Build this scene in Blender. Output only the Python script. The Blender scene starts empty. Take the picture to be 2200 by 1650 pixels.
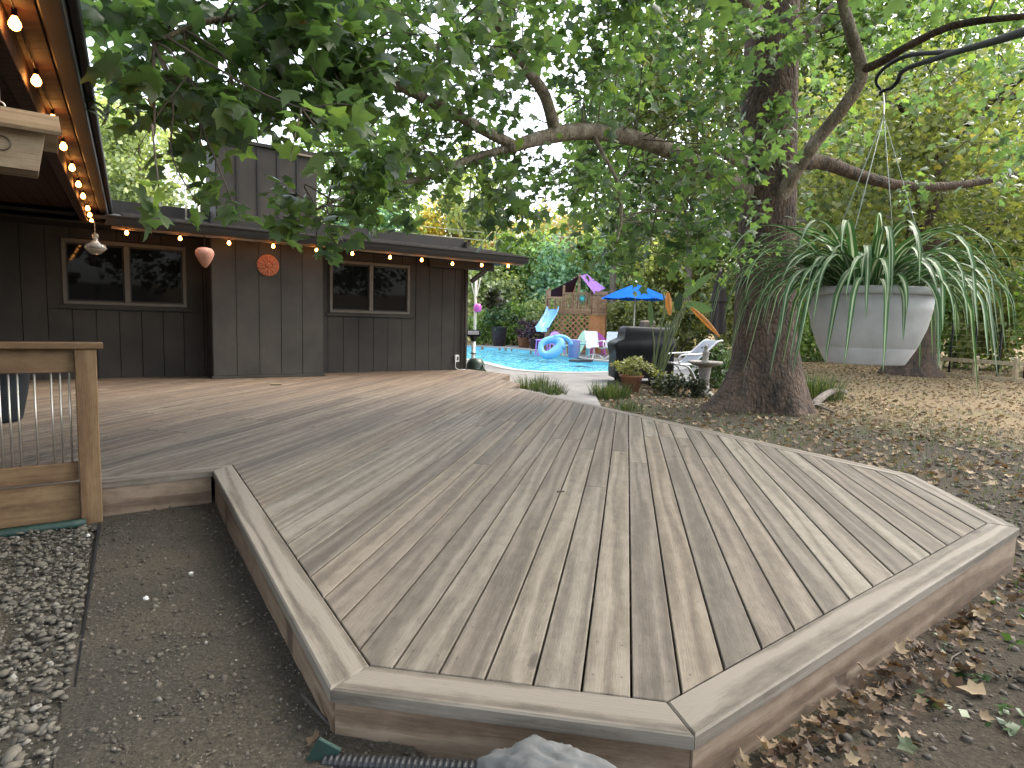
import bpy, bmesh, math, random
import numpy as np
from mathutils import Vector, Matrix, geometry

random.seed(7)
RNG = np.random.default_rng(11)
SC = bpy.context.scene
COL = SC.collection

# ------------------------------------------------------------------ camera
PIT, ROL, CAMH = 0.1008, 0.02811, 1.075
cam = bpy.data.cameras.new('camera')
cam.sensor_width = 36.0
cam.lens = 1330.0 / 2200.0 * 36.0
cam.clip_start, cam.clip_end = 0.05, 2000.0
co = bpy.data.objects.new('camera', cam)
COL.objects.link(co)
fw = Vector((0, math.cos(PIT), -math.sin(PIT)))
u0 = Vector((0, math.sin(PIT), math.cos(PIT)))
r0 = Vector((1, 0, 0))
rt = r0 * math.cos(ROL) + u0 * math.sin(ROL)
up = u0 * math.cos(ROL) - r0 * math.sin(ROL)
mw = Matrix((rt, up, -fw)).transposed().to_4x4()
mw.translation = (0, 0, CAMH)
co.matrix_world = mw
SC.camera = co

# ------------------------------------------------------------------ sky, sun, exposure
SUN_EL, SUN_AZ = math.radians(50), math.radians(62)      # azimuth from +Y towards +X
world = bpy.data.worlds.new('World')
SC.world = world
world.use_nodes = True
wn = world.node_tree
bg = wn.nodes['Background']
sky = wn.nodes.new('ShaderNodeTexSky')
sky.sky_type = 'NISHITA'
sky.sun_disc = False
sky.sun_elevation = SUN_EL
sky.sun_rotation = SUN_AZ
sky.air_density, sky.dust_density, sky.ozone_density = 1.0, 3.0, 1.0
bg.inputs['Strength'].default_value = 0.15
hs = wn.nodes.new('ShaderNodeHueSaturation')      # thin even cloud: the sky is paler than clear air
hs.inputs['Saturation'].default_value = 0.42
wn.links.new(sky.outputs[0], hs.inputs['Color'])
wn.links.new(hs.outputs[0], bg.inputs['Color'])

sl = bpy.data.lights.new('sun', 'SUN')
sl.energy = 0.7
sl.angle = math.radians(45)
sl.color = (1.0, 0.90, 0.74)
so = bpy.data.objects.new('sun', sl)
COL.objects.link(so)
sd = Vector((math.sin(SUN_AZ) * math.cos(SUN_EL), math.cos(SUN_AZ) * math.cos(SUN_EL), math.sin(SUN_EL)))
so.rotation_euler = sd.to_track_quat('Z', 'Y').to_euler()

SC.view_settings.view_transform = 'Standard'
SC.view_settings.look = 'None'
SC.view_settings.exposure = 2.5
SC.view_settings.gamma = 1.0
SC.cycles.use_denoising = True
SC.cycles.max_bounces = 7
SC.cycles.diffuse_bounces = 4
SC.cycles.glossy_bounces = 3
SC.cycles.transmission_bounces = 4
SC.cycles.transparent_max_bounces = 4
SC.cycles.sample_clamp_indirect = 6.0

# ------------------------------------------------------------------ helpers: materials
def new_mat(name):
    m = bpy.data.materials.new(name)
    m.use_nodes = True
    nt = m.node_tree
    return m, nt, nt.nodes['Principled BSDF']

def N(nt, kind, **kw):
    n = nt.nodes.new('ShaderNode' + kind)
    for k, v in kw.items():
        if k in n.inputs:
            n.inputs[k].default_value = v
        else:
            setattr(n, k, v)
    return n

def L(nt, a, b):
    nt.links.new(a, b)

def ramp(nt, stops):
    r = nt.nodes.new('ShaderNodeValToRGB')
    cr = r.color_ramp
    while len(cr.elements) < len(stops):
        cr.elements.new(0.5)
    for e, (p, c) in zip(cr.elements, stops):
        e.position = p
        e.color = (*c, 1) if len(c) == 3 else c
    return r

def mapping(nt, coord='Object', scale=(1, 1, 1), rand=False, rot=(0, 0, 0)):
    tc = nt.nodes.new('ShaderNodeTexCoord')
    mp = nt.nodes.new('ShaderNodeMapping')
    mp.inputs['Scale'].default_value = scale
    mp.inputs['Rotation'].default_value = rot
    L(nt, tc.outputs[coord], mp.inputs['Vector'])
    if rand:
        oi = nt.nodes.new('ShaderNodeObjectInfo')
        ml = nt.nodes.new('ShaderNodeMath'); ml.operation = 'MULTIPLY'; ml.inputs[1].default_value = 57.0
        L(nt, oi.outputs['Random'], ml.inputs[0])
        cb = nt.nodes.new('ShaderNodeCombineXYZ')
        for i in range(3):
            L(nt, ml.outputs[0], cb.inputs[i])
        L(nt, cb.outputs[0], mp.inputs['Location'])
    return mp.outputs[0]

def bump(nt, height, strength, dist, bsdf):
    b = nt.nodes.new('ShaderNodeBump')
    b.inputs['Strength'].default_value = strength
    b.inputs['Distance'].default_value = dist
    L(nt, height, b.inputs['Height'])
    L(nt, b.outputs[0], bsdf.inputs['Normal'])

def plain(name, col, rough=0.6, var=0.12, scale=6.0, metal=0.0, spec=0.5, bstr=0.15):
    """painted / moulded surface: colour with soft uneven wear and fine relief"""
    m, nt, b = new_mat(name)
    v = mapping(nt)
    n1 = N(nt, 'TexNoise', Scale=scale, Detail=6.0, Roughness=0.6)
    L(nt, v, n1.inputs['Vector'])
    lo = tuple(max(0, c * (1 - var * 1.6)) for c in col)
    hi = tuple(min(1, c * (1 + var)) for c in col)
    r = ramp(nt, [(0.3, lo), (0.7, hi)])
    L(nt, n1.outputs['Fac'], r.inputs[0])
    L(nt, r.outputs[0], b.inputs['Base Color'])
    b.inputs['Roughness'].default_value = rough
    b.inputs['Metallic'].default_value = metal
    b.inputs['Specular IOR Level'].default_value = spec
    if bstr:
        n2 = N(nt, 'TexNoise', Scale=scale * 12, Detail=3.0)
        L(nt, v, n2.inputs['Vector'])
        bump(nt, n2.outputs['Fac'], bstr, 0.004, b)
    return m

def wood(name, base, dark, light, huevar=0.5, grain=1.0, rough=0.75, rand=True, house_tint=None):
    """board with its length along local x"""
    m, nt, b = new_mat(name)
    v = mapping(nt, scale=(1, 1, 1), rand=rand)
    mp1 = N(nt, 'Mapping'); mp1.inputs['Scale'].default_value = (0.55, 9.0, 9.0); L(nt, v, mp1.inputs['Vector'])
    warp = N(nt, 'TexNoise', Scale=1.0, Detail=2.0, Roughness=0.5); L(nt, mp1.outputs[0], warp.inputs['Vector'])
    sx = N(nt, 'SeparateXYZ'); L(nt, v, sx.inputs[0])
    # annual rings: bands across the board, bent by slow noise -> cathedral figure
    m1 = N(nt, 'Math', operation='MULTIPLY'); m1.inputs[1].default_value = 60.0; L(nt, sx.outputs[1], m1.inputs[0])
    m2 = N(nt, 'Math', operation='MULTIPLY'); m2.inputs[1].default_value = 16.0; L(nt, warp.outputs['Fac'], m2.inputs[0])
    m3 = N(nt, 'Math', operation='ADD'); L(nt, m1.outputs[0], m3.inputs[0]); L(nt, m2.outputs[0], m3.inputs[1])
    m4 = N(nt, 'Math', operation='SINE'); L(nt, m3.outputs[0], m4.inputs[0])
    mr = N(nt, 'MapRange'); mr.inputs['From Min'].default_value = -1; L(nt, m4.outputs[0], mr.inputs['Value'])
    mp2 = N(nt, 'Mapping'); mp2.inputs['Scale'].default_value = (9.0, 150.0, 150.0); L(nt, v, mp2.inputs['Vector'])
    fib = N(nt, 'TexNoise', Scale=1.0, Detail=4.0, Roughness=0.7); L(nt, mp2.outputs[0], fib.inputs['Vector'])
    mp3 = N(nt, 'Mapping'); mp3.inputs['Scale'].default_value = (6.5, 13.0, 13.0); L(nt, v, mp3.inputs['Vector'])
    blo = N(nt, 'TexNoise', Scale=1.3, Detail=7.0, Roughness=0.72); L(nt, mp3.outputs[0], blo.inputs['Vector'])
    # knots
    mp4 = N(nt, 'Mapping'); mp4.inputs['Scale'].default_value = (1.3, 3.2, 0.4); L(nt, v, mp4.inputs['Vector'])
    vor = N(nt, 'TexVoronoi', Scale=1.0); L(nt, mp4.outputs[0], vor.inputs['Vector'])
    kn = N(nt, 'MapRange'); kn.inputs['From Min'].default_value = 0.045; kn.inputs['From Max'].default_value = 0.085
    kn.inputs['To Min'].default_value = 1.0; kn.inputs['To Max'].default_value = 0.0
    L(nt, vor.outputs['Distance'], kn.inputs['Value'])
    # mix factor
    a1 = N(nt, 'Math', operation='MULTIPLY'); a1.inputs[1].default_value = 0.26 * grain; L(nt, mr.outputs[0], a1.inputs[0])
    a2 = N(nt, 'Math', operation='MULTIPLY_ADD'); a2.inputs[1].default_value = 0.42; L(nt, fib.outputs['Fac'], a2.inputs[0]); L(nt, a1.outputs[0], a2.inputs[2])
    a3 = N(nt, 'Math', operation='MULTIPLY_ADD'); a3.inputs[1].default_value = 0.72; L(nt, blo.outputs['Fac'], a3.inputs[0]); L(nt, a2.outputs[0], a3.inputs[2])
    r = ramp(nt, [(0.42, dark), (0.68, base), (0.93, light)])
    L(nt, a3.outputs[0], r.inputs[0])
    oi = N(nt, 'ObjectInfo')
    hv = ramp(nt, [(0.0, (0.88, 0.80, 0.72)), (0.22, (0.66, 0.62, 0.58)), (0.42, (1.0, 0.95, 0.88)), (0.60, (0.92, 0.82, 0.70)), (0.78, (1.10, 1.08, 1.0)), (1.0, (0.76, 0.69, 0.63))])
    L(nt, oi.outputs['Random'], hv.inputs[0])
    mx = N(nt, 'Mix', data_type='RGBA', blend_type='MULTIPLY'); mx.inputs[0].default_value = huevar
    L(nt, r.outputs[0], mx.inputs[6]); L(nt, hv.outputs[0], mx.inputs[7])
    mk_ = N(nt, 'Mix', data_type='RGBA', blend_type='MIX')
    mk_.inputs[7].default_value = (dark[0] * 0.55, dark[1] * 0.5, dark[2] * 0.48, 1)
    kf = N(nt, 'Math', operation='MULTIPLY'); kf.inputs[1].default_value = 0.7; L(nt, kn.outputs[0], kf.inputs[0])
    L(nt, kf.outputs[0], mk_.inputs[0]); L(nt, mx.outputs[2], mk_.inputs[6])
    colout = mk_.outputs[2]
    if house_tint is not None:
        # boards turn redder and darker towards the house
        ge = N(nt, 'NewGeometry'); dt = N(nt, 'VectorMath', operation='DOT_PRODUCT'); dt.inputs[1].default_value = (house_tint[0], house_tint[1], 0)
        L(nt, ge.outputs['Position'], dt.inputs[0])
        fr_ = N(nt, 'MapRange'); fr_.inputs['From Min'].default_value = house_tint[2]; fr_.inputs['From Max'].default_value = house_tint[3]; fr_.inputs['To Min'].default_value = 0.85; fr_.inputs['To Max'].default_value = 0.0
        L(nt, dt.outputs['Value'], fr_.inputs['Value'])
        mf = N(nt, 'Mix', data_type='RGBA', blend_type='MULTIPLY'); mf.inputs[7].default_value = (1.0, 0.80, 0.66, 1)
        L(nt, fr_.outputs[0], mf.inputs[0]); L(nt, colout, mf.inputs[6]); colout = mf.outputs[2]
    L(nt, colout, b.inputs['Base Color'])
    rr = N(nt, 'MapRange'); rr.inputs['To Min'].default_value = rough - 0.15; rr.inputs['To Max'].default_value = min(1, rough + 0.12)
    L(nt, blo.outputs['Fac'], rr.inputs['Value']); L(nt, rr.outputs[0], b.inputs['Roughness'])
    b.inputs['Specular IOR Level'].default_value = 0.35
    bh = N(nt, 'Math', operation='MULTIPLY_ADD'); bh.inputs[1].default_value = 0.6; L(nt, mr.outputs[0], bh.inputs[0]); L(nt, fib.outputs['Fac'], bh.inputs[2])
    bump(nt, bh.outputs[0], 0.6, 0.003, b)
    return m

def leafmat(name, stops, trans=0.35, rough=0.45, tint=(1.0, 1.05, 0.45), spec=0.5):
    """per-leaf colour from the attribute 'rnd' (or object random when the leaf is its own object)"""
    m, nt, b = new_mat(name)
    at = N(nt, 'Attribute', attribute_name='rnd')
    r = ramp(nt, stops)
    L(nt, at.outputs['Fac'], r.inputs[0])
    v = mapping(nt)
    n1 = N(nt, 'TexNoise', Scale=22.0, Detail=3.0); L(nt, v, n1.inputs['Vector'])
    mx = N(nt, 'Mix', data_type='RGBA', blend_type='MULTIPLY'); mx.inputs[0].default_value = 0.5
    rr = ramp(nt, [(0.3, (0.6, 0.62, 0.6)), (0.75, (1.2, 1.2, 1.1))]); L(nt, n1.outputs['Fac'], rr.inputs[0])
    L(nt, r.outputs[0], mx.inputs[6]); L(nt, rr.outputs[0], mx.inputs[7])
    L(nt, mx.outputs[2], b.inputs['Base Color'])
    b.inputs['Roughness'].default_value = rough
    b.inputs['Specular IOR Level'].default_value = spec
    t = N(nt, 'BsdfTranslucent')
    tm = N(nt, 'Mix', data_type='RGBA', blend_type='MULTIPLY'); tm.inputs[0].default_value = 1.0
    tm.inputs[7].default_value = (tint[0] * 1.5, tint[1] * 1.5, tint[2] * 1.5, 1)
    L(nt, mx.outputs[2], tm.inputs[6]); L(nt, tm.outputs[2], t.inputs['Color'])
    ms = N(nt, 'MixShader'); ms.inputs[0].default_value = trans
    L(nt, b.outputs[0], ms.inputs[1]); L(nt, t.outputs[0], ms.inputs[2])
    L(nt, ms.outputs[0], nt.nodes['Material Output'].inputs['Surface'])
    return m

# ------------------------------------------------------------------ helpers: objects
def tag(o, label=None, cat=None, group=None, kind=None):
    if label: o['label'] = label
    if cat: o['category'] = cat
    if group: o['group'] = group
    if kind: o['kind'] = kind
    return o

def thing(name, label, cat, loc=(0, 0, 0), rz=0.0, group=None):
    o = bpy.data.objects.new(name, None)
    o.empty_display_size = 0.1
    COL.objects.link(o)
    o.location = loc
    o.rotation_euler = (0, 0, rz)
    return tag(o, label, cat, group)

def link(name, me, mat=None, parent=None, world_coords=False, smooth=False):
    o = bpy.data.objects.new(name, me)
    COL.objects.link(o)
    if mat is not None and len(me.materials) == 0:
        for mm in (mat if isinstance(mat, (list, tuple)) else [mat]):
            me.materials.append(mm)
    if smooth:
        me.polygons.foreach_set('use_smooth', [True] * len(me.polygons))
    if parent is not None:
        o.parent = parent
        if world_coords:
            pm = Matrix.LocRotScale(parent.location, parent.rotation_euler, parent.scale)
            p2 = parent.parent
            if p2 is not None:
                pm = Matrix.LocRotScale(p2.location, p2.rotation_euler, p2.scale) @ parent.matrix_parent_inverse @ pm
            o.matrix_parent_inverse = pm.inverted()
    return o

class MB:
    """collects pieces of one part"""
    def __init__(self):
        self.v, self.f, self.mi = [], [], []
    def add(self, verts, faces, mi=0):
        k = len(self.v)
        self.v += [tuple(p) for p in verts]
        self.f += [tuple(i + k for i in f) for f in faces]
        self.mi += [mi] * len(faces)
        return self
    def box(self, c, size, rz=0.0, rot=None, mi=0, bev=0.0):
        hx, hy, hz = (s / 2 for s in size)
        b = min(bev, hx * .45, hy * .45, hz * .45)
        M = rot.to_4x4() if rot is not None else Matrix.Rotation(rz, 4, 'Z')
        M = Matrix.Translation(c) @ M
        if b <= 0:
            vs = [(x * hx, y * hy, z * hz) for z in (-1, 1) for x, y in ((-1, -1), (1, -1), (1, 1), (-1, 1))]
            fs = [(0, 3, 2, 1), (4, 5, 6, 7), (0, 1, 5, 4), (1, 2, 6, 5), (2, 3, 7, 6), (3, 0, 4, 7)]
        else:
            vs = []
            for z, i in ((-hz, b), (-hz + b, 0), (hz - b, 0), (hz, b)):
                vs += [(x * (hx - i), y * (hy - i), z) for x, y in ((-1, -1), (1, -1), (1, 1), (-1, 1))]
            fs = [(0, 3, 2, 1), (12, 13, 14, 15)]
            for r in range(3):
                for k in range(4):
                    a, c2 = r * 4 + k, r * 4 + (k + 1) % 4
                    fs.append((a, c2, c2 + 4, a + 4))
        return self.add([M @ Vector(p) for p in vs], fs, mi)
    def bar(self, p, q, w, h=None, mi=0, upv=(0, 0, 1), bev=0.0):
        p, q = Vector(p), Vector(q)
        d = q - p
        ln = d.length
        d.normalize()
        u = Vector(upv)
        s = d.cross(u)
        if s.length < 1e-4:
            s = d.cross(Vector((0, 1, 0)))
        s.normalize()
        t = s.cross(d)
        return self.box((p + q) / 2, (ln, w, h or w), rot=Matrix((d, s, t)).transposed() if Matrix((d, s, t)).determinant() > 0 else Matrix((d, -s, t)).transposed(), mi=mi, bev=bev)
    def tube(self, pts, rad, seg=8, mi=0, caps=True, sub=1, wob=0.0):
        P = [Vector(p) for p in pts]
        R = list(rad) if isinstance(rad, (list, tuple)) else [rad] * len(P)
        if sub > 1 and len(P) > 2:
            P, R = smooth_path(P, R, sub)
        n = len(P)
        fr = Vector((0.3, 0.2, 1)).normalized()
        vs, fs = [], []
        for i in range(n):
            d = (P[min(i + 1, n - 1)] - P[max(i - 1, 0)])
            if d.length < 1e-9: d = Vector((0, 0, 1))
            d.normalize()
            s = fr - d * fr.dot(d)
            if s.length < 1e-3:
                s = Vector((1, 0, 0)) - d * d.x
            s.normalize()
            fr = s
            t = d.cross(s)
            for k in range(seg):
                a = 2 * math.pi * k / seg
                r = R[i] * (1 + (random.uniform(-wob, wob) if wob else 0))
                vs.append(P[i] + (s * math.cos(a) + t * math.sin(a)) * r)
        for i in range(n - 1):
            for k in range(seg):
                a, b2 = i * seg + k, i * seg + (k + 1) % seg
                fs.append((a, b2, b2 + seg, a + seg))
        if caps:
            fs.append(tuple(range(seg - 1, -1, -1)))
            fs.append(tuple((n - 1) * seg + k for k in range(seg)))
        return self.add(vs, fs, mi)
    def lathe(self, prof, c=(0, 0, 0), seg=24, mi=0, sx=1.0, sy=1.0, rot=None):
        vs, fs = [], []
        for r, z in prof:
            for k in range(seg):
                a = 2 * math.pi * k / seg
                p = Vector((r * math.cos(a) * sx, r * math.sin(a) * sy, z))
                if rot is not None: p = rot @ p
                vs.append(p + Vector(c))
        for i in range(len(prof) - 1):
            for k in range(seg):
                a, b2 = i * seg + k, i * seg + (k + 1) % seg
                fs.append((a, b2, b2 + seg, a + seg))
        return self.add(vs, fs, mi)
    def prism(self, poly, z0, z1, mi=0, ch=0.0):
        """vertical prism over a CCW polygon, optional chamfered top rim"""
        n = len(poly)
        rings = [[(x, y, z0) for x, y in poly]]
        if ch > 0:
            rings.append([(x, y, z1 - ch) for x, y in poly])
            ins = inset(poly, ch)
            rings.append([(x, y, z1) for x, y in ins])
        else:
            rings.append([(x, y, z1) for x, y in poly])
        vs = [p for r in rings for p in r]
        fs = [tuple(range(n - 1, -1, -1)), tuple((len(rings) - 1) * n + k for k in range(n))]
        for r in range(len(rings) - 1):
            for k in range(n):
                a, b2 = r * n + k, r * n + (k + 1) % n
                fs.append((a, b2, b2 + n, a + n))
        return self.add(vs, fs, mi)
    def build(self, name, mat, parent=None, world_coords=False, smooth=False):
        me = bpy.data.meshes.new(name)
        me.from_pydata(self.v, [], self.f)
        mats = mat if isinstance(mat, (list, tuple)) else [mat]
        for mm in mats:
            me.materials.append(mm)
        if len(mats) > 1:
            me.polygons.foreach_set('material_index', self.mi)
        me.validate()
        return link(name, me, None, parent, world_coords, smooth)

def smooth_path(P, R, sub):
    Q, S = [], []
    n = len(P)
    for i in range(n - 1):
        p0, p1, p2, p3 = P[max(i - 1, 0)], P[i], P[i + 1], P[min(i + 2, n - 1)]
        for k in range(sub):
            t = k / sub
            Q.append(0.5 * ((2 * p1) + (p2 - p0) * t + (2 * p0 - 5 * p1 + 4 * p2 - p3) * t * t + (3 * p1 - p0 - 3 * p2 + p3) * t ** 3))
            S.append(R[i] * (1 - t) + R[i + 1] * t)
    Q.append(P[-1]); S.append(R[-1])
    return Q, S

def inset(poly, d):
    n = len(poly)
    out = []
    for i in range(n):
        p0, p1, p2 = Vector(poly[i - 1]), Vector(poly[i]), Vector(poly[(i + 1) % n])
        a = (p1 - p0); b = (p2 - p1)
        if a.length < 1e-6 or b.length < 1e-6:
            out.append(tuple(p1)); continue
        a.normalize(); b.normalize()
        na, nb = Vector((-a.y, a.x)), Vector((-b.y, b.x))
        m = na + nb
        den = 1 + na.dot(nb)
        if den < 0.1: den = 0.1
        q = p1 + m * (d / den)
        out.append((q.x, q.y))
    return out

def np_mesh(name, V, F, mat, parent=None, rnd=None, smooth=False, world_coords=False):
    """triangle mesh straight from numpy arrays; rnd is a value per vertex"""
    me = bpy.data.meshes.new(name)
    V = np.ascontiguousarray(V, dtype=np.float32); F = np.ascontiguousarray(F, dtype=np.int32)
    me.vertices.add(len(V)); me.vertices.foreach_set('co', V.ravel())
    k = F.shape[1]
    me.loops.add(F.size); me.loops.foreach_set('vertex_index', F.ravel())
    me.polygons.add(len(F))
    me.polygons.foreach_set('loop_start', np.arange(0, F.size, k, dtype=np.int32))
    if smooth:
        me.polygons.foreach_set('use_smooth', np.ones(len(F), dtype=bool))
    if rnd is not None:
        at = me.attributes.new('rnd', 'FLOAT', 'POINT')
        at.data.foreach_set('value', np.ascontiguousarray(rnd, dtype=np.float32))
    me.update(calc_edges=True)
    return link(name, me, mat, parent, world_coords)

def copy_tree(o, parent=None):
    c = o.copy()
    COL.objects.link(c)
    c.parent = parent
    for ch in list(o.children):
        copy_tree(ch, c)
    return c

def clip_half(poly, nx, ny, c):
    """keep nx*x+ny*y <= c"""
    out = []
    n = len(poly)
    for i in range(n):
        p, q = poly[i], poly[(i + 1) % n]
        dp, dq = nx * p[0] + ny * p[1] - c, nx * q[0] + ny * q[1] - c
        if dp <= 0: out.append(p)
        if (dp < 0 < dq) or (dq < 0 < dp):
            t = dp / (dp - dq)
            out.append((p[0] + (q[0] - p[0]) * t, p[1] + (q[1] - p[1]) * t))
    res = []
    for p in out:
        if not res or math.hypot(p[0] - res[-1][0], p[1] - res[-1][1]) > 1e-4:
            res.append(p)
    if len(res) > 1 and math.hypot(res[0][0] - res[-1][0], res[0][1] - res[-1][1]) < 1e-4:
        res.pop()
    return res

def area(p):
    return 0.5 * sum(p[i - 1][0] * p[i][1] - p[i][0] * p[i - 1][1] for i in range(len(p)))

# leaf templates: (verts, triangles); tip along +y, face up +z
def leaf_template(half, fold=0.25, curl=0.25):
    pts = [(0.0, 0.34)] + half + [(-x, y) for x, y in reversed(half[1:-1])]
    V = np.array([(x, y, -abs(x) * fold - curl * (y - 0.3) ** 2) for x, y in pts])
    n = len(pts) - 1
    F = np.array([(0, 1 + i, 1 + (i + 1) % n) for i in range(n)])
    return V, F
PLANE_HALF = [(0, 0), (0.22, -0.07), (0.47, 0.06), (0.37, 0.22), (0.60, 0.50), (0.34, 0.52), (0.23, 0.60), (0.10, 0.84), (0, 1.0)]
LEAF_HI = leaf_template(PLANE_HALF)
LEAF_MID = leaf_template([(0, 0), (0.42, 0.04), (0.30, 0.24), (0.54, 0.52), (0.2, 0.6), (0, 1.0)])
LEAF_LO = (np.array([(0, 0, 0), (0.42, 0.42, -0.12), (0, 1.0, -0.1), (-0.42, 0.42, -0.12)]), np.array([(0, 1, 2), (0, 2, 3)]))

def scatter(tmpl, pos, normal, tipdir, size, rnd=None):
    """instance a leaf template: arrays of positions, face normals and tip directions"""
    V, F = tmpl
    pos, normal, tipdir = map(np.asarray, (pos, normal, tipdir))
    nrm = normal / np.maximum(np.linalg.norm(normal, axis=1, keepdims=True), 1e-6)
    t = tipdir - nrm * (tipdir * nrm).sum(1, keepdims=True)
    t /= np.maximum(np.linalg.norm(t, axis=1, keepdims=True), 1e-6)
    s = np.cross(t, nrm)
    size = np.asarray(size).reshape(-1, 1, 1)
    P = (s[:, None, :] * V[None, :, 0:1] + t[:, None, :] * V[None, :, 1:2] + nrm[:, None, :] * V[None, :, 2:3]) * size + pos[:, None, :]
    n, k = len(pos), len(V)
    FF = (F[None] + (np.arange(n) * k)[:, None, None]).reshape(-1, 3)
    r = None if rnd is None else np.repeat(np.asarray(rnd), k)
    return P.reshape(-1, 3), FF, r
def rvec(n):
    v = RNG.normal(size=(n, 3))
    return v / np.linalg.norm(v, axis=1, keepdims=True)

# ================================================================== materials of the place
M = {}
M['deck'] = wood('weathered_deck_wood', (0.130, 0.115, 0.096), (0.070, 0.061, 0.051), (0.196, 0.179, 0.155), huevar=0.95, house_tint=(0.5671, -0.8236, -11.0, -4.5))
M['trim'] = wood('deck_trim_wood', (0.132, 0.113, 0.090), (0.066, 0.055, 0.043), (0.195, 0.172, 0.143), huevar=0.35, grain=1.9)
M['fascia'] = wood('deck_fascia_wood', (0.15, 0.105, 0.072), (0.08, 0.053, 0.035), (0.23, 0.175, 0.125), huevar=0.35, grain=1.2)
M['rail'] = wood('stained_rail_wood', (0.14, 0.083, 0.040), (0.072, 0.038, 0.017), (0.20, 0.13, 0.067), huevar=0.25)
M['siding'] = plain('dark_brown_siding', (0.036, 0.030, 0.025), 0.8, 0.28, 1.6, bstr=0.3)
M['siding2'] = plain('grey_brown_siding', (0.045, 0.0385, 0.032), 0.8, 0.25, 1.6, bstr=0.3)
M['darktrim'] = plain('dark_brown_trim', (0.017, 0.014, 0.012), 0.6, 0.2, 4.0)
M['tan'] = plain('tan_trim', (0.26, 0.20, 0.15), 0.6, 0.15, 4.0)
M['winframe'] = plain('almond_window_frame', (0.10, 0.088, 0.07), 0.5, 0.1, 5.0)
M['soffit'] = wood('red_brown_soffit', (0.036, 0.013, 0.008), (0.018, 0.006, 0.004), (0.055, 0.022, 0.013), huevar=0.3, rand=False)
M['steel'] = plain('galvanised_rod', (0.62, 0.58, 0.50), 0.35, 0.1, 9.0, metal=0.8)
M['black'] = plain('black_painted_iron', (0.008, 0.008, 0.009), 0.6, 0.3, 20.0, spec=0.25)
M['white'] = plain('white_paint', (0.72, 0.71, 0.68), 0.5, 0.06, 5.0)
M['concrete'] = plain('patio_concrete', (0.185, 0.175, 0.163), 0.9, 0.22, 1.4, bstr=0.5)
M['green_edge'] = plain('green_metal_edging', (0.012, 0.042, 0.032), 0.6, 0.3, 8.0)

def glassmat():
    m, nt, b = new_mat('dark_window_glass')
    v = mapping(nt)
    n1 = N(nt, 'TexNoise', Scale=1.2, Detail=2.0); L(nt, v, n1.inputs['Vector'])
    bump(nt, n1.outputs['Fac'], 0.02, 0.02, b)
    b.inputs['Base Color'].default_value = (0.006, 0.007, 0.008, 1)
    b.inputs['Roughness'].default_value = 0.03
    b.inputs['Specular IOR Level'].default_value = 0.09
    return m
M['glass'] = glassmat()

def shinglemat():
    m, nt, b = new_mat('asphalt_shingle')
    v = mapping(nt, rot=(0, 0, -(math.pi / 2 - 0.9678)))
    br = N(nt, 'TexNoise', Scale=9.0, Detail=4.0); L(nt, v, br.inputs['Vector'])
    r = ramp(nt, [(0.3, (0.035, 0.031, 0.029)), (0.75, (0.10, 0.09, 0.082))]); L(nt, br.outputs['Fac'], r.inputs[0])
    L(nt, r.outputs[0], b.inputs['Base Color'])
    b.inputs['Roughness'].default_value = 0.95
    n2 = N(nt, 'TexNoise', Scale=160.0, Detail=2.0); L(nt, v, n2.inputs['Vector'])
    bump(nt, n2.outputs['Fac'], 0.6, 0.004, b)
    return m
M['shingle'] = shinglemat()

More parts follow.
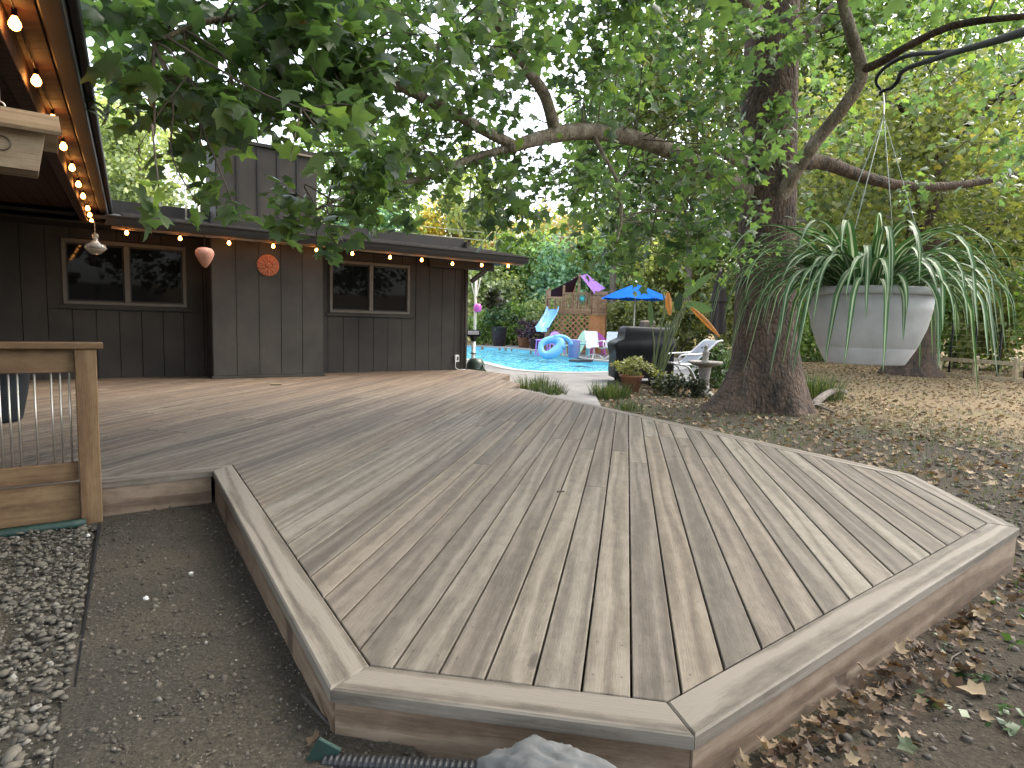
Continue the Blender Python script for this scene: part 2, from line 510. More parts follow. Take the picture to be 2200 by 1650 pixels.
def groundmat():
    m, nt, b = new_mat('yard_ground')
    v = mapping(nt)
    big = N(nt, 'TexNoise', Scale=0.55, Detail=5.0, Roughness=0.6); L(nt, v, big.inputs['Vector'])
    mid = N(nt, 'TexNoise', Scale=6.0, Detail=6.0, Roughness=0.7); L(nt, v, mid.inputs['Vector'])
    fine = N(nt, 'TexNoise', Scale=60.0, Detail=5.0, Roughness=0.7); L(nt, v, fine.inputs['Vector'])
    soil = ramp(nt, [(0.25, (0.026, 0.021, 0.015)), (0.55, (0.068, 0.055, 0.040)), (0.8, (0.13, 0.11, 0.08))]); L(nt, fine.outputs['Fac'], soil.inputs[0])
    lawn = ramp(nt, [(0.25, (0.10, 0.075, 0.035)), (0.5, (0.22, 0.16, 0.09)), (0.72, (0.27, 0.215, 0.125)), (0.9, (0.15, 0.15, 0.055))])
    ad = N(nt, 'Math', operation='MULTIPLY_ADD'); ad.inputs[1].default_value = 0.5; L(nt, fine.outputs['Fac'], ad.inputs[0])
    h2 = N(nt, 'Math', operation='MULTIPLY'); h2.inputs[1].default_value = 0.5; L(nt, mid.outputs['Fac'], h2.inputs[0]); L(nt, h2.outputs[0], ad.inputs[2])
    L(nt, ad.outputs[0], lawn.inputs[0])
    # bare soil close to the deck, leaf-strewn lawn farther out (distance along x + 0.35 y from the deck edge)
    sp = N(nt, 'SeparateXYZ'); L(nt, v, sp.inputs[0])
    k1 = N(nt, 'Math', operation='MULTIPLY_ADD'); k1.inputs[1].default_value = 0.62; L(nt, sp.outputs[1], k1.inputs[0]); L(nt, sp.outputs[0], k1.inputs[2])
    k2 = N(nt, 'Math', operation='MULTIPLY_ADD'); k2.inputs[1].default_value = 2.2; L(nt, big.outputs['Fac'], k2.inputs[0]); L(nt, k1.outputs[0], k2.inputs[2])
    k3 = N(nt, 'MapRange'); k3.inputs['From Min'].default_value = 11.0; k3.inputs['From Max'].default_value = 13.6; L(nt, k2.outputs[0], k3.inputs['Value'])
    mx = N(nt, 'Mix', data_type='RGBA'); L(nt, k3.outputs[0], mx.inputs[0]); L(nt, soil.outputs[0], mx.inputs[6]); L(nt, lawn.outputs[0], mx.inputs[7])
    gr = ramp(nt, [(0.52, (0, 0, 0)), (0.66, (1, 1, 1))]); L(nt, big.outputs['Fac'], gr.inputs[0])
    gm = N(nt, 'Math', operation='MULTIPLY'); gm.inputs[1].default_value = 0.4; L(nt, gr.outputs[0], gm.inputs[0])
    mg = N(nt, 'Mix', data_type='RGBA'); mg.inputs[7].default_value = (0.10, 0.12, 0.04, 1)
    L(nt, gm.outputs[0], mg.inputs[0]); L(nt, mx.outputs[2], mg.inputs[6])
    L(nt, mg.outputs[2], b.inputs['Base Color'])
    b.inputs['Roughness'].default_value = 0.95
    b.inputs['Specular IOR Level'].default_value = 0.2
    bump(nt, ad.outputs[0], 1.0, 0.06, b)
    return m
M['ground'] = groundmat()

def dirtmat():
    m, nt, b = new_mat('packed_dirt')
    v = mapping(nt)
    fine = N(nt, 'TexNoise', Scale=85.0, Detail=6.0, Roughness=0.75); L(nt, v, fine.inputs['Vector'])
    big = N(nt, 'TexNoise', Scale=2.2, Detail=4.0); L(nt, v, big.inputs['Vector'])
    soil = ramp(nt, [(0.28, (0.035, 0.032, 0.027)), (0.55, (0.088, 0.08, 0.066)), (0.78, (0.21, 0.195, 0.165))]); L(nt, fine.outputs['Fac'], soil.inputs[0])
    mx = N(nt, 'Mix', data_type='RGBA', blend_type='MULTIPLY'); mx.inputs[0].default_value = 0.7
    br = ramp(nt, [(0.35, (0.75, 0.72, 0.68)), (0.7, (1.25, 1.12, 0.95))]); L(nt, big.outputs['Fac'], br.inputs[0])
    L(nt, soil.outputs[0], mx.inputs[6]); L(nt, br.outputs[0], mx.inputs[7])
    L(nt, mx.outputs[2], b.inputs['Base Color'])
    b.inputs['Roughness'].default_value = 0.95
    b.inputs['Specular IOR Level'].default_value = 0.2
    bump(nt, fine.outputs['Fac'], 1.0, 0.02, b)
    return m
M['dirt'] = dirtmat()

def stonemat(name, stops, sc=14.0):
    m, nt, b = new_mat(name)
    at = N(nt, 'Attribute', attribute_name='rnd')
    r = ramp(nt, stops); L(nt, at.outputs['Fac'], r.inputs[0])
    v = mapping(nt)
    n1 = N(nt, 'TexNoise', Scale=sc, Detail=6.0, Roughness=0.65); L(nt, v, n1.inputs['Vector'])
    rr = ramp(nt, [(0.3, (0.6, 0.6, 0.6)), (0.7, (1.25, 1.25, 1.25))]); L(nt, n1.outputs['Fac'], rr.inputs[0])
    mx = N(nt, 'Mix', data_type='RGBA', blend_type='MULTIPLY'); mx.inputs[0].default_value = 0.8
    L(nt, r.outputs[0], mx.inputs[6]); L(nt, rr.outputs[0], mx.inputs[7]); L(nt, mx.outputs[2], b.inputs['Base Color'])
    b.inputs['Roughness'].default_value = 0.8
    bump(nt, n1.outputs['Fac'], 0.4, 0.01, b)
    return m
M['gravel'] = stonemat('river_gravel', [(0, (0.045, 0.039, 0.033)), (0.3, (0.08, 0.07, 0.054)), (0.6, (0.115, 0.10, 0.076)), (0.85, (0.15, 0.135, 0.112)), (1, (0.34, 0.32, 0.29))], 40.0)
M['rock'] = stonemat('grey_limestone', [(0, (0.12, 0.12, 0.117)), (1, (0.14, 0.14, 0.136))], 9.0)

def watermat():
    m, nt, b = new_mat('pool_water')
    v = mapping(nt, scale=(1.0, 0.55, 1.0))
    n1 = N(nt, 'TexNoise', Scale=3.2, Detail=4.0, Roughness=0.6); L(nt, v, n1.inputs['Vector'])
    r = ramp(nt, [(0.35, (0.05, 0.34, 0.50)), (0.62, (0.15, 0.54, 0.66))]); L(nt, n1.outputs['Fac'], r.inputs[0])
    L(nt, r.outputs[0], b.inputs['Base Color'])
    b.inputs['Roughness'].default_value = 0.07
    b.inputs['IOR'].default_value = 1.33
    n2 = N(nt, 'TexNoise', Scale=7.0, Detail=3.0, Roughness=0.6); L(nt, v, n2.inputs['Vector'])
    bump(nt, n2.outputs['Fac'], 1.0, 0.22, b)
    return m
M['water'] = watermat()
M['liner'] = plain('pool_liner', (0.16, 0.55, 0.70), 0.4, 0.08, 1.5, bstr=0)
M['coping'] = plain('pool_coping', (0.33, 0.32, 0.30), 0.8, 0.1, 3.0)

# ================================================================== ground sheet
GZ0 = -0.25
POOL = [(-7.5, 23.0), (-4.0, 22.2), (-2.2, 21.2), (-1.1, 19.7), (-0.5, 18.2), (-0.1, 17.0), (0.35, 16.25), (1.0, 16.0), (1.9, 16.2), (2.8, 16.8), (3.9, 17.5), (4.9, 18.6), (5.0, 20.0), (4.3, 20.9),
        (3.36, 21.4), (2.75, 22.2), (2.40, 23.2), (2.09, 24.5), (1.38, 27.0), (0.4, 29.3), (-1.0, 30.8), (-2.6, 31.4), (-5.0, 31.2), (-7.5, 30.0)]
def ground_z(x, y):
    r = np.hypot(x, y - 10)
    z = GZ0 + 0.015 * np.sin(x * 1.7 + 1) * np.cos(y * 1.3) + 0.01 * np.sin(x * 4.1) * np.sin(y * 3.7)
    z = z + 0.075 * np.clip((3.0 - y) / 1.3, 0, 1)
    t = np.clip((r - 38) / 50, 0, 1)
    return z + 5.0 * t * t * (3 - 2 * t)
def in_poly(x, y, poly):
    ins = np.zeros(x.shape, bool)
    n = len(poly)
    for i in range(n):
        x0, y0 = poly[i - 1]; x1, y1 = poly[i]
        c = ((y0 > y) != (y1 > y)) & (x < (x1 - x0) * (y - y0) / (y1 - y0 + 1e-12) + x0)
        ins ^= c
    return ins
xs = np.concatenate([np.linspace(-500, -22, 24)[:-1], np.arange(-22, 30, 0.3), np.linspace(30, 500, 24)])
ys = np.concatenate([np.linspace(-400, -4, 20)[:-1], np.arange(-4, 42, 0.3), np.linspace(42, 700, 30)])
X, Y = np.meshgrid(xs, ys)
Z = ground_z(X, Y)
Z = np.where(in_poly(X, Y, POOL), -1.6, Z)
nx, ny = len(xs), len(ys)
idx = np.arange(nx * ny).reshape(ny, nx)
F = np.stack([idx[:-1, :-1], idx[:-1, 1:], idx[1:, 1:], idx[1:, :-1]], -1).reshape(-1, 4)
g = np_mesh('ground', np.stack([X, Y, Z], -1).reshape(-1, 3), F, M['ground'], smooth=True)
tag(g, kind='structure')

# patio slab with the pool cut out of it
def smooth_poly(poly, sub=5):
    n = len(poly); out = []
    for i in range(n):
        p0, p1, p2, p3 = (Vector(poly[(i + k) % n]) for k in (-1, 0, 1, 2))
        for k in range(sub):
            t = k / sub
            q = 0.5 * ((2 * p1) + (p2 - p0) * t + (2 * p0 - 5 * p1 + 4 * p2 - p3) * t * t + (3 * p1 - p0 - 3 * p2 + p3) * t ** 3)
            out.append((q.x, q.y))
    return out
poolc = smooth_poly(POOL)
PZ = -0.20
cop_out = inset(poolc, -0.30)
pat = [(0.82, 9.5), (1.38, 9.3), (1.52, 11.3), (2.0, 13.0), (2.15, 13.9), (5.0, 14.4), (7.5, 15.2), (8.5, 20.0), (6.5, 25.5), (3.4, 26.5), (2.4, 30.5), (-0.5, 33.2), (-9.0, 34.0), (-9.5, 21.0), (-4.0, 15.6), (-1.05, 13.5), (-0.35, 11.2), (0.45, 10.6)]
def holed(outer, hole, z):
    ov = [Vector((x, y, 0)) for x, y in outer]; hv = [Vector((x, y, 0)) for x, y in hole]
    tr = geometry.tessellate_polygon([ov, hv])
    vs = [(p.x, p.y, z) for p in ov + hv]
    return vs, [tuple(t) for t in tr]
mb = MB()
mb.add(*holed(pat, cop_out, PZ))
k = len(mb.v); n = len(pat)
mb.add([(x, y, PZ) for x, y in pat] + [(x, y, -0.5) for x, y in pat], [(i, (i + 1) % n, (i + 1) % n + n, i + n) for i in range(n)])
o = mb.build('patio', M['concrete']); tag(o, kind='structure')
bm = bmesh.new(); bm.from_mesh(o.data); bmesh.ops.recalc_face_normals(bm, faces=bm.faces); bm.to_mesh(o.data); bm.free()
pool = thing('swimming_pool', 'freeform pool of bright turquoise water beyond the deck', 'swimming pool', (0, 20, PZ))
def ring(a, b, za, zb):
    n = len(a)
    return [(x, y, za) for x, y in a] + [(x, y, zb) for x, y in b], [(i, (i + 1) % n, (i + 1) % n + n, i + n) for i in range(n)]
mb = MB(); mb.add(*ring(inset(poolc, 0.02), cop_out, PZ + 0.015, PZ + 0.015)); mb.add(*ring(inset(poolc, 0.02), inset(poolc, 0.02), PZ + 0.015, PZ - 0.05)); mb.add(*ring(cop_out, cop_out, PZ + 0.015, PZ - 0.05))
mb.build('coping', M['coping'], pool, True)
mb = MB(); mb.add(*ring(poolc, poolc, PZ, -1.5))
mb.build('pool_wall', M['liner'], pool, True)
# rippled water: a fine grid inside the outline
gx, gy_ = np.meshgrid(np.arange(-7.6, 5.2, 0.11), np.arange(15.9, 31.6, 0.11))
wz = -0.36 + 0.012 * np.sin(gx * 5.1 + 2.2 * np.sin(gy_ * 1.3)) * np.sin(gy_ * 4.3 + 1.7 * np.sin(gx * 1.9)) + 0.008 * np.sin(gx * 11.3 + gy_ * 7.9) + 0.006 * RNG.normal(size=gx.shape)
ii = in_poly(gx, gy_, inset(poolc, -0.13))
idx = np.arange(gx.size).reshape(gx.shape)
ok = ii[:-1, :-1] & ii[:-1, 1:] & ii[1:, 1:] & ii[1:, :-1]
F = np.stack([idx[:-1, :-1], idx[:-1, 1:], idx[1:, 1:], idx[1:, :-1]], -1)[ok]
np_mesh('water', np.stack([gx, gy_, wz], -1).reshape(-1, 3), F, M['water'], pool, smooth=True, world_coords=True)

# front path of packed dirt between gravel and deck
mb = MB()
pth = [(-1.251, 1.672), (-0.75, 0.9), (-0.3, 1.0), (-0.40, 1.75), (-2.05, 4.3), (-2.75, 3.95), (-2.544, 3.769), (-1.85, 2.672)]
nsub = 14
def grid_quad(a, b, c, d, nu, nv, z, amp):
    vs, fs = [], []
    for j in range(nv + 1):
        for i in range(nu + 1):
            u, v = i / nu, j / nv
            x = (a[0] * (1 - u) + b[0] * u) * (1 - v) + (d[0] * (1 - u) + c[0] * u) * v
            y = (a[1] * (1 - u) + b[1] * u) * (1 - v) + (d[1] * (1 - u) + c[1] * u) * v
            vs.append((x, y, z + random.uniform(-amp, amp)))
    for j in range(nv):
        for i in range(nu):
            p = j * (nu + 1) + i
            fs.append((p, p + 1, p + nu + 2, p + nu + 1))
    return vs, fs
mb.add(*grid_quad((-0.56, 0.55), (0.28, 0.8), (-1.92, 4.35), (-2.75, 3.95), 16, 60, 0.0, 0.004))
mb.v = [(x, y, z - 0.222 + 0.075 * min(1, max(0, (3.6 - y) / 1.9))) for x, y, z in mb.v]
o = mb.build('dirt_path', M['dirt'], smooth=True); tag(o, kind='structure')

# ================================================================== the deck
AZB, OFFB, PITCH = 0.1807, 0.061, 0.145
DV = Vector((math.sin(AZB), math.cos(AZB))); DU = Vector((math.cos(AZB), -math.sin(AZB)))
HZ = 0.9678
HD = Vector((math.sin(HZ), math.cos(HZ))); HN = Vector((math.cos(HZ), -math.sin(HZ)))
HR = Vector((-1.024, 13.474))
def HW(s, o, z):
    p = HR + HD * s + HN * o
    return Vector((p.x, p.y, z))
A_, B_, C_, D_ = (-0.502, 1.694), (0.509, 1.531), (2.874, 3.383), (3.062, 4.623)
E_, N1, N2, N3, N4 = (0.181, 9.864), (-0.006, 9.982), (0.146, 10.783), (-0.215, 11.473), (-0.043, 12.546)
F_ = (-2.029, 4.146)
Lf = (F_[0] - HD.x * 6.0, F_[1] - HD.y * 6.0)
hr = HW(0.12, -0.06, 0); hl = HW(-9.3, -0.06, 0)
DECK = [A_, B_, C_, D_, E_, N1, N2, N3, N4, (hr.x, hr.y), (hl.x, hl.y), Lf, F_]
TW = 0.14
offs = [TW, TW, TW, TW, 0, 0, 0, 0, 0, 0, 0, TW, TW]      # per edge i -> i+1
def offset_poly(poly, offs):
    n = len(poly); out = []
    for i in range(n):
        p0, p1, p2 = Vector(poly[i - 1]), Vector(poly[i]), Vector(poly[(i + 1) % n])
        a = (p1 - p0).normalized(); b = (p2 - p1).normalized()
        na, nb = Vector((-a.y, a.x)), Vector((-b.y, b.x))
        q1, q2 = p1 + na * offs[i - 1], p1 + nb * offs[i]
        den = a.x * b.y - a.y * b.x
        if abs(den) < 1e-6: out.append((q1.x, q1.y)); continue
        t = ((q2.x - q1.x) * b.y - (q2.y - q1.y) * b.x) / den
        q = q1 + a * t
        out.append((q.x, q.y))
    return out
INNER = offset_poly(DECK, offs)
INN2 = offset_poly(DECK, [o + 0.004 if o else 0 for o in offs])
deck = thing('wooden_deck', 'large weathered wooden deck with boards laid diagonally and a picture frame trim', 'deck', (0, 6, GZ0))
def board_obj(name, poly, axis, mat, parent, z0, z1, ch=0.003):
    """plank over a polygon; local x runs along axis"""
    if area(poly) < 0: poly = poly[::-1]
    c = Vector((sum(p[0] for p in poly) / len(poly), sum(p[1] for p in poly) / len(poly)))
    a = Vector(axis).normalized(); s = Vector((-a.y, a.x))
    loc = [((Vector(p) - c).dot(a), (Vector(p) - c).dot(s)) for p in poly]
    mb = MB(); mb.prism(loc, z0, z1, ch=ch)
    o = mb.build(name, mat)
    o.matrix_world = Matrix.Translation((c.x, c.y, 0)) @ Matrix.Rotation(math.atan2(a.y, a.x), 4, 'Z')
    if parent:
        o.parent = parent
        o.matrix_parent_inverse = Matrix.LocRotScale(parent.location, parent.rotation_euler, parent.scale).inverted()
    return o
rb = random.Random(5)
screws = MB()
ts = [Vector(p).dot(DU) for p in INN2]
i0, i1 = int(math.floor((min(ts) - OFFB) / PITCH)), int(math.ceil((max(ts) - OFFB) / PITCH))
forced = {-4: [(0.669, 6.156)[1] / DV.y * 1.0]}
for i in range(i0, i1 + 1):
    ta, tb = OFFB + PITCH * i + 0.0038, OFFB + PITCH * (i + 1) - 0.0038
    st = clip_half(clip_half(INN2, -DU.x, -DU.y, -ta), DU.x, DU.y, tb)
    if len(st) < 3 or abs(area(st)) < 0.002: continue
    ls = [Vector(p).dot(DV) for p in st]
    l0, l1 = min(ls), max(ls)
    cuts = [l0 - 1]
    pos = l0 + rb.uniform(2.2, 4.8)
    while pos < l1 - 0.5:
        if pos > l0 + 0.5: cuts.append(round(pos / 0.406) * 0.406)
        pos += rb.choice((3.66, 4.27, 4.88, 4.88))
    cuts.append(l1 + 1)
    dz = rb.uniform(-0.0012, 0.0012)
    for c0, c1 in zip(cuts[:-1], cuts[1:]):
        pc = clip_half(clip_half(st, -DV.x, -DV.y, -(c0 + 0.001)), DV.x, DV.y, c1 - 0.001)
        if len(pc) < 3 or abs(area(pc)) < 0.0015: continue
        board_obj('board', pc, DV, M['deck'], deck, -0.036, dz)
        lv = [Vector(p).dot(DV) for p in pc]
        a0, a1 = min(lv), max(lv)
        kk = [a0 + 0.10, a1 - 0.10] + [q * 0.406 for q in range(int(a0 / 0.406) + 1, int(a1 / 0.406) + 1) if a0 + 0.25 < q * 0.406 < a1 - 0.25]
        for q in kk:
            if q > 8.5: continue
            for e in (0.028, PITCH - 0.033):
                p = DU * (ta + e + rb.uniform(-.004, .004)) + DV * (q + rb.uniform(-.008, .008))
                if abs(area(clip_half(clip_half(pc, 1, 0, p.x), -1, 0, -p.x + 0.0001))) < 0: continue
                if not in_poly(np.array([p.x]), np.array([p.y]), pc)[0]: continue
                screws.add([(p.x + 0.0042 * math.cos(t * 1.0472), p.y + 0.0042 * math.sin(t * 1.0472), dz + 0.0006) for t in range(6)], [tuple(range(6))])
M['screw'] = plain('dark_screw_head', (0.035, 0.028, 0.022), 0.5, 0.2, 30.0, bstr=0)
o = screws.build('deck_screws', M['screw'], deck, True); tag(o, kind='stuff')
for e in (0, 1, 2, 3, 11, 12):
    p, q = DECK[e], DECK[(e + 1) % len(DECK)]
    pi_, qi = INNER[e], INNER[(e + 1) % len(DECK)]
    ax = Vector(q) - Vector(p)
    ln = ax.length
    npc = max(1, int(math.ceil(ln / 4.9)))
    for j in range(npc):
        t0, t1 = j / npc, (j + 1) / npc
        lerp = lambda a, b, t: (a[0] + (b[0] - a[0]) * t, a[1] + (b[1] - a[1]) * t)
        pl = [lerp(p, q, t0), lerp(p, q, t1), lerp(pi_, qi, t1), lerp(pi_, qi, t0)]
        pl = inset(pl if area(pl) > 0 else pl[::-1], 0.001)
        board_obj('trim_board', pl, ax, M['trim'], deck, -0.040, 0.0025, ch=0.006)
    # fascia: upright plank under the nosing
    d = ax.normalized(); nn = Vector((-d.y, d.x))
    P0, P1 = Vector(p) + nn * 0.028 + d * 0.02, Vector(q) + nn * 0.028 - d * 0.02
    fb = MB(); fb.box((0, 0, 0), ((P1 - P0).length + 0.02, 0.036, 0.30), bev=0.003)
    fo = fb.build('fascia_board', M['fascia'])
    mid = (P0 + P1) / 2
    fo.matrix_world = Matrix.Translation((mid.x, mid.y, -0.191)) @ Matrix.Rotation(math.atan2(d.y, d.x), 4, 'Z')
    fo.parent = deck
    fo.matrix_parent_inverse = Matrix.Translation(deck.location).inverted()
for e in (4, 5, 6, 7, 8):
    p, q = Vector(DECK[e]), Vector(DECK[e + 1])
    d = (q - p).normalized(); nn = Vector((-d.y, d.x))
    fb = MB(); fb.box((0, 0, 0), ((q - p).length - 0.01, 0.03, 0.19))
    fo = fb.build('end_board', M['fascia'])
    mid = (p + q) / 2 + nn * 0.02
    fo.matrix_world = Matrix.Translation((mid.x, mid.y, -0.135)) @ Matrix.Rotation(math.atan2(d.y, d.x), 4, 'Z')
    fo.parent = deck
    fo.matrix_parent_inverse = Matrix.Translation(deck.location).inverted()
# joists below, seen only as dark timber between the gaps
jb = MB()
for q in range(5, 30):
    us = np.arange(-9.0, 3.2, 0.1)
    px_ = DU.x * us + DV.x * q * 0.406; py_ = DU.y * us + DV.y * q * 0.406
    ins = in_poly(px_, py_, inset(INNER, 0.05))
    k0 = None
    for j in range(len(us) + 1):
        v_ = j < len(us) and ins[j]
        if v_ and k0 is None: k0 = j
        if not v_ and k0 is not None:
            if j - k0 > 3:
                jb.bar((px_[k0], py_[k0], -0.11), (px_[j - 1], py_[j - 1], -0.11), 0.038, 0.14)
            k0 = None
jb.build('joists', M['fascia'], deck, True)

# ================================================================== the house
house = thing('brown_house', 'low dark brown board sided house with string lights under its eave', 'house', (HR.x, HR.y, 0.0))
WINS = [(-7.07, -5.40), (-2.99, -1.35)]
WZ0, WZ1 = 1.15, 2.13
def wallbox(mb, s0, s1, o0, o1, z0, z1, mi=0, bev=0.0):
    c = HW((s0 + s1) / 2, (o0 + o1) / 2, (z0 + z1) / 2)
    return mb.box(c, (s1 - s0, abs(o1 - o0), z1 - z0), rz=math.pi / 2 - HZ, mi=mi, bev=bev)
mb = MB(); wallbox(mb, -9.2, -0.01, -0.25, -0.13, -0.3, 2.8); wallbox(mb, -0.14, -0.012, -5.0, -0.02, -0.3, 2.4)
wall = mb.build('wall', M['darktrim'], house, True)
BW = 0.303
s = 0.0
while s > -9.15:
    s0, s1 = s - BW + 0.009, s
    hit = [w for w in WINS if s1 > w[0] + 0.005 and s0 < w[1] - 0.005]
    spans = [(-0.02, 2.32)] if not hit else [(-0.02, WZ0 - 0.075), (WZ1 + 0.02, 2.32)]
    segs = [(s0, s1)]
    for z0, z1 in spans:
        b1 = MB(); wallbox(b1, s0, s1, -0.12, random.uniform(-0.002, 0.002), z0, z1, bev=0.004)
        b1.build('siding_board', M['siding'], wall, True)
    if hit:
        w = hit[0]
        for a, c in ((s0, w[0]), (w[1], s1)):
            if c - a > 0.012:
                b1 = MB(); wallbox(b1, a, c - 0.004, -0.12, 0.0, WZ0 - 0.075, WZ1 + 0.02, bev=0.004)
                b1.build('siding_board', M['siding'], wall, True)
    s -= BW
# gable end siding (faces the pool)
for k in range(14):
    b1 = MB(); c = HW(0.0, -0.17 - k * 0.3, 1.3); b1.box(c, (0.022, 0.29, 2.9), rz=math.pi / 2 - HZ, bev=0.004)
    b1.build('siding_board', M['siding'], wall, True)
mb = MB(); wallbox(mb, -0.13, 0.016, -0.05, 0.014, -0.02, 2.3)
mb.build('corner_board', M['siding2'], wall, True)
for w in WINS:
    wo = MB()
    f = 0.05
    wallbox(wo, w[0], w[1], -0.07, 0.018, WZ1 - f, WZ1 + 0.012, bev=0.004); wallbox(wo, w[0], w[1], -0.07, 0.018, WZ0, WZ0 + f, bev=0.004)
    wallbox(wo, w[0], w[0] + f, -0.07, 0.0175, WZ0 + f, WZ1 - f); wallbox(wo, w[1] - f, w[1], -0.07, 0.0175, WZ0 + f, WZ1 - f)
    m_ = (w[0] + w[1]) / 2
    win = wo.build('window', M['winframe'], house, True)
    b1 = MB(); wallbox(b1, m_ - 0.035, m_ + 0.035, -0.06, 0.012, WZ0 + f, WZ1 - f, bev=0.004)
    b1.build('meeting_stile', M['winframe'], win, True)
    b1 = MB(); wallbox(b1, w[0] - 0.06, w[1] + 0.06, -0.1, 0.03, WZ0 - 0.07, WZ0 - 0.004, bev=0.004)
    b1.build('sill', M['siding'], win, True)
    for a, c, oo in ((w[0] + f, m_ - 0.035, -0.045), (m_ + 0.035, w[1] - f, -0.03)):
        b1 = MB(); wallbox(b1, a, c, oo - 0.012, oo, WZ0 + f, WZ1 - f)
        b1.build('pane', M['glass'], win, True)
        b1 = MB()
        wallbox(b1, a, c, oo, oo + 0.012, WZ0 + f, WZ0 + f + 0.025); wallbox(b1, a, c, oo, oo + 0.012, WZ1 - f - 0.025, WZ1 - f)
        wallbox(b1, a, a + 0.022, oo, oo + 0.0115, WZ0 + f + 0.025, WZ1 - f - 0.025); wallbox(b1, c - 0.022, c, oo, oo + 0.0115, WZ0 + f + 0.025, WZ1 - f - 0.025)
        b1.build('sash', M['darktrim'], win, True)
# chimney bump-out and the chase above the roof
BO0, BO1, BOO = -5.10, -3.31, 0.60
mb = MB(); wallbox(mb, BO0 + 0.02, BO1 - 0.02, -0.1, BOO - 0.02, -0.02, 2.28)
chase = mb.build('chimney_bump_out', M['darktrim'], house, True)
nb = 5; wv = (BO1 - BO0) / nb
for k in range(nb):
    b1 = MB(); wallbox(b1, BO0 + k * wv + (0.005 if k else 0), BO0 + (k + 1) * wv - (0.005 if k < nb - 1 else 0), BOO - 0.019, BOO + random.uniform(-0.001, 0.002), 0.045, 2.28, bev=0.004)
    b1.build('siding_board', M['siding2'], chase, True)
for sd_ in (BO0, BO1):
    for k in range(2):
        b1 = MB(); wallbox(b1, sd_ - 0.012 if sd_ == BO0 else sd_ - 0.019, sd_ + 0.019 if sd_ == BO0 else sd_ + 0.012, 0.005 + k * 0.29, 0.005 + k * 0.29 + 0.283, 0.045, 2.28, bev=0.003)
        b1.build('siding_board', M['siding2'], chase, True)
b1 = MB(); wallbox(b1, BO0 - 0.03, BO1 + 0.03, 0.0, BOO + 0.022, 0.003, 0.04, bev=0.004)
b1.build('base_board', M['siding2'], chase, True)
CHO0, CHO1, CHZ = -0.55, 0.42, (-4.317, 10.697, 3.889)[2]
BO0, BO1 = -4.98, -3.36; wv = (BO1 - BO0) / nb
mb = MB(); wallbox(mb, BO0 + 0.02, BO1 - 0.02, CHO0, CHO1 - 0.02, 2.4, CHZ - 0.03)
tower = mb.build('chimney_chase', M['darktrim'], house, True)
for k in range(nb):
    b1 = MB(); wallbox(b1, BO0 + k * wv + 0.006, BO0 + (k + 1) * wv - 0.006, CHO1 - 0.019, CHO1, 2.58, CHZ - 0.035, bev=0.004)
    b1.build('siding_board', M['siding2'], tower, True)
    if k:
        b1 = MB(); wallbox(b1, BO0 + k * wv - 0.02, BO0 + k * wv + 0.02, CHO1 - 0.01, CHO1 + 0.014, 2.57, CHZ - 0.045, bev=0.003)
        b1.build('batten', M['darktrim'], tower, True)
for sd_ in (BO0, BO1):
    b1 = MB(); wallbox(b1, sd_ - 0.012 if sd_ == BO0 else sd_ - 0.019, sd_ + 0.019 if sd_ == BO0 else sd_ + 0.012, CHO0, CHO1 - 0.021, 2.5, CHZ - 0.035, bev=0.003)
    b1.build('siding_board', M['siding2'], tower, True)
b1 = MB(); wallbox(b1, BO0 - 0.03, BO1 + 0.03, CHO0 - 0.03, CHO1 + 0.035, CHZ - 0.03, CHZ + 0.03, bev=0.005)
b1.build('cap', M['darktrim'], tower, True)
b1 = MB(); wallbox(b1, -4.0, BO1 + 0.02, CHO1 + 0.0005, CHO1 + 0.04, CHZ - 0.062, CHZ - 0.032)
b1.build('cap_flashing', M['tan'], tower, True)
# roof: overlapping courses of shingles on a low slope
S_L, S_R, OV, SLOPE = -6.3, 0.88, 0.93, 0.17
mb = MB()
Zr = lambda o: 2.435 + (OV - o) * SLOPE
for s0, s1, oa, ob, za in ((S_L - 3.0, S_R, OV - 0.02, -2.6, 0.0),):
    vs = [HW(s0, oa, Zr(oa) - 0.07), HW(s1, oa, Zr(oa) - 0.07), HW(s1, ob, Zr(ob) - 0.07), HW(s0, ob, Zr(ob) - 0.07),
          HW(s0, oa, Zr(oa) - 0.02), HW(s1, oa, Zr(oa) - 0.02), HW(s1, ob, Zr(ob) - 0.02), HW(s0, ob, Zr(ob) - 0.02)]
    mb.add(vs, [(0, 3, 2, 1), (4, 5, 6, 7), (0, 1, 5, 4), (1, 2, 6, 5), (2, 3, 7, 6), (3, 0, 4, 7)])
    ob2 = -6.1
    vs = [HW(s0, ob, Zr(ob) - 0.07), HW(s1, ob, Zr(ob) - 0.07), HW(s1, ob2, Zr(OV) - 0.07), HW(s0, ob2, Zr(OV) - 0.07),
          HW(s0, ob, Zr(ob) - 0.01), HW(s1, ob, Zr(ob) - 0.01), HW(s1, ob2, Zr(OV) - 0.01), HW(s0, ob2, Zr(OV) - 0.01)]
    mb.add(vs, [(0, 3, 2, 1), (4, 5, 6, 7), (0, 1, 5, 4), (1, 2, 6, 5), (2, 3, 7, 6), (3, 0, 4, 7)])
roof = mb.build('roof', M['darktrim'], house, True)
nc = 24; dx = (OV + 2.6) / nc
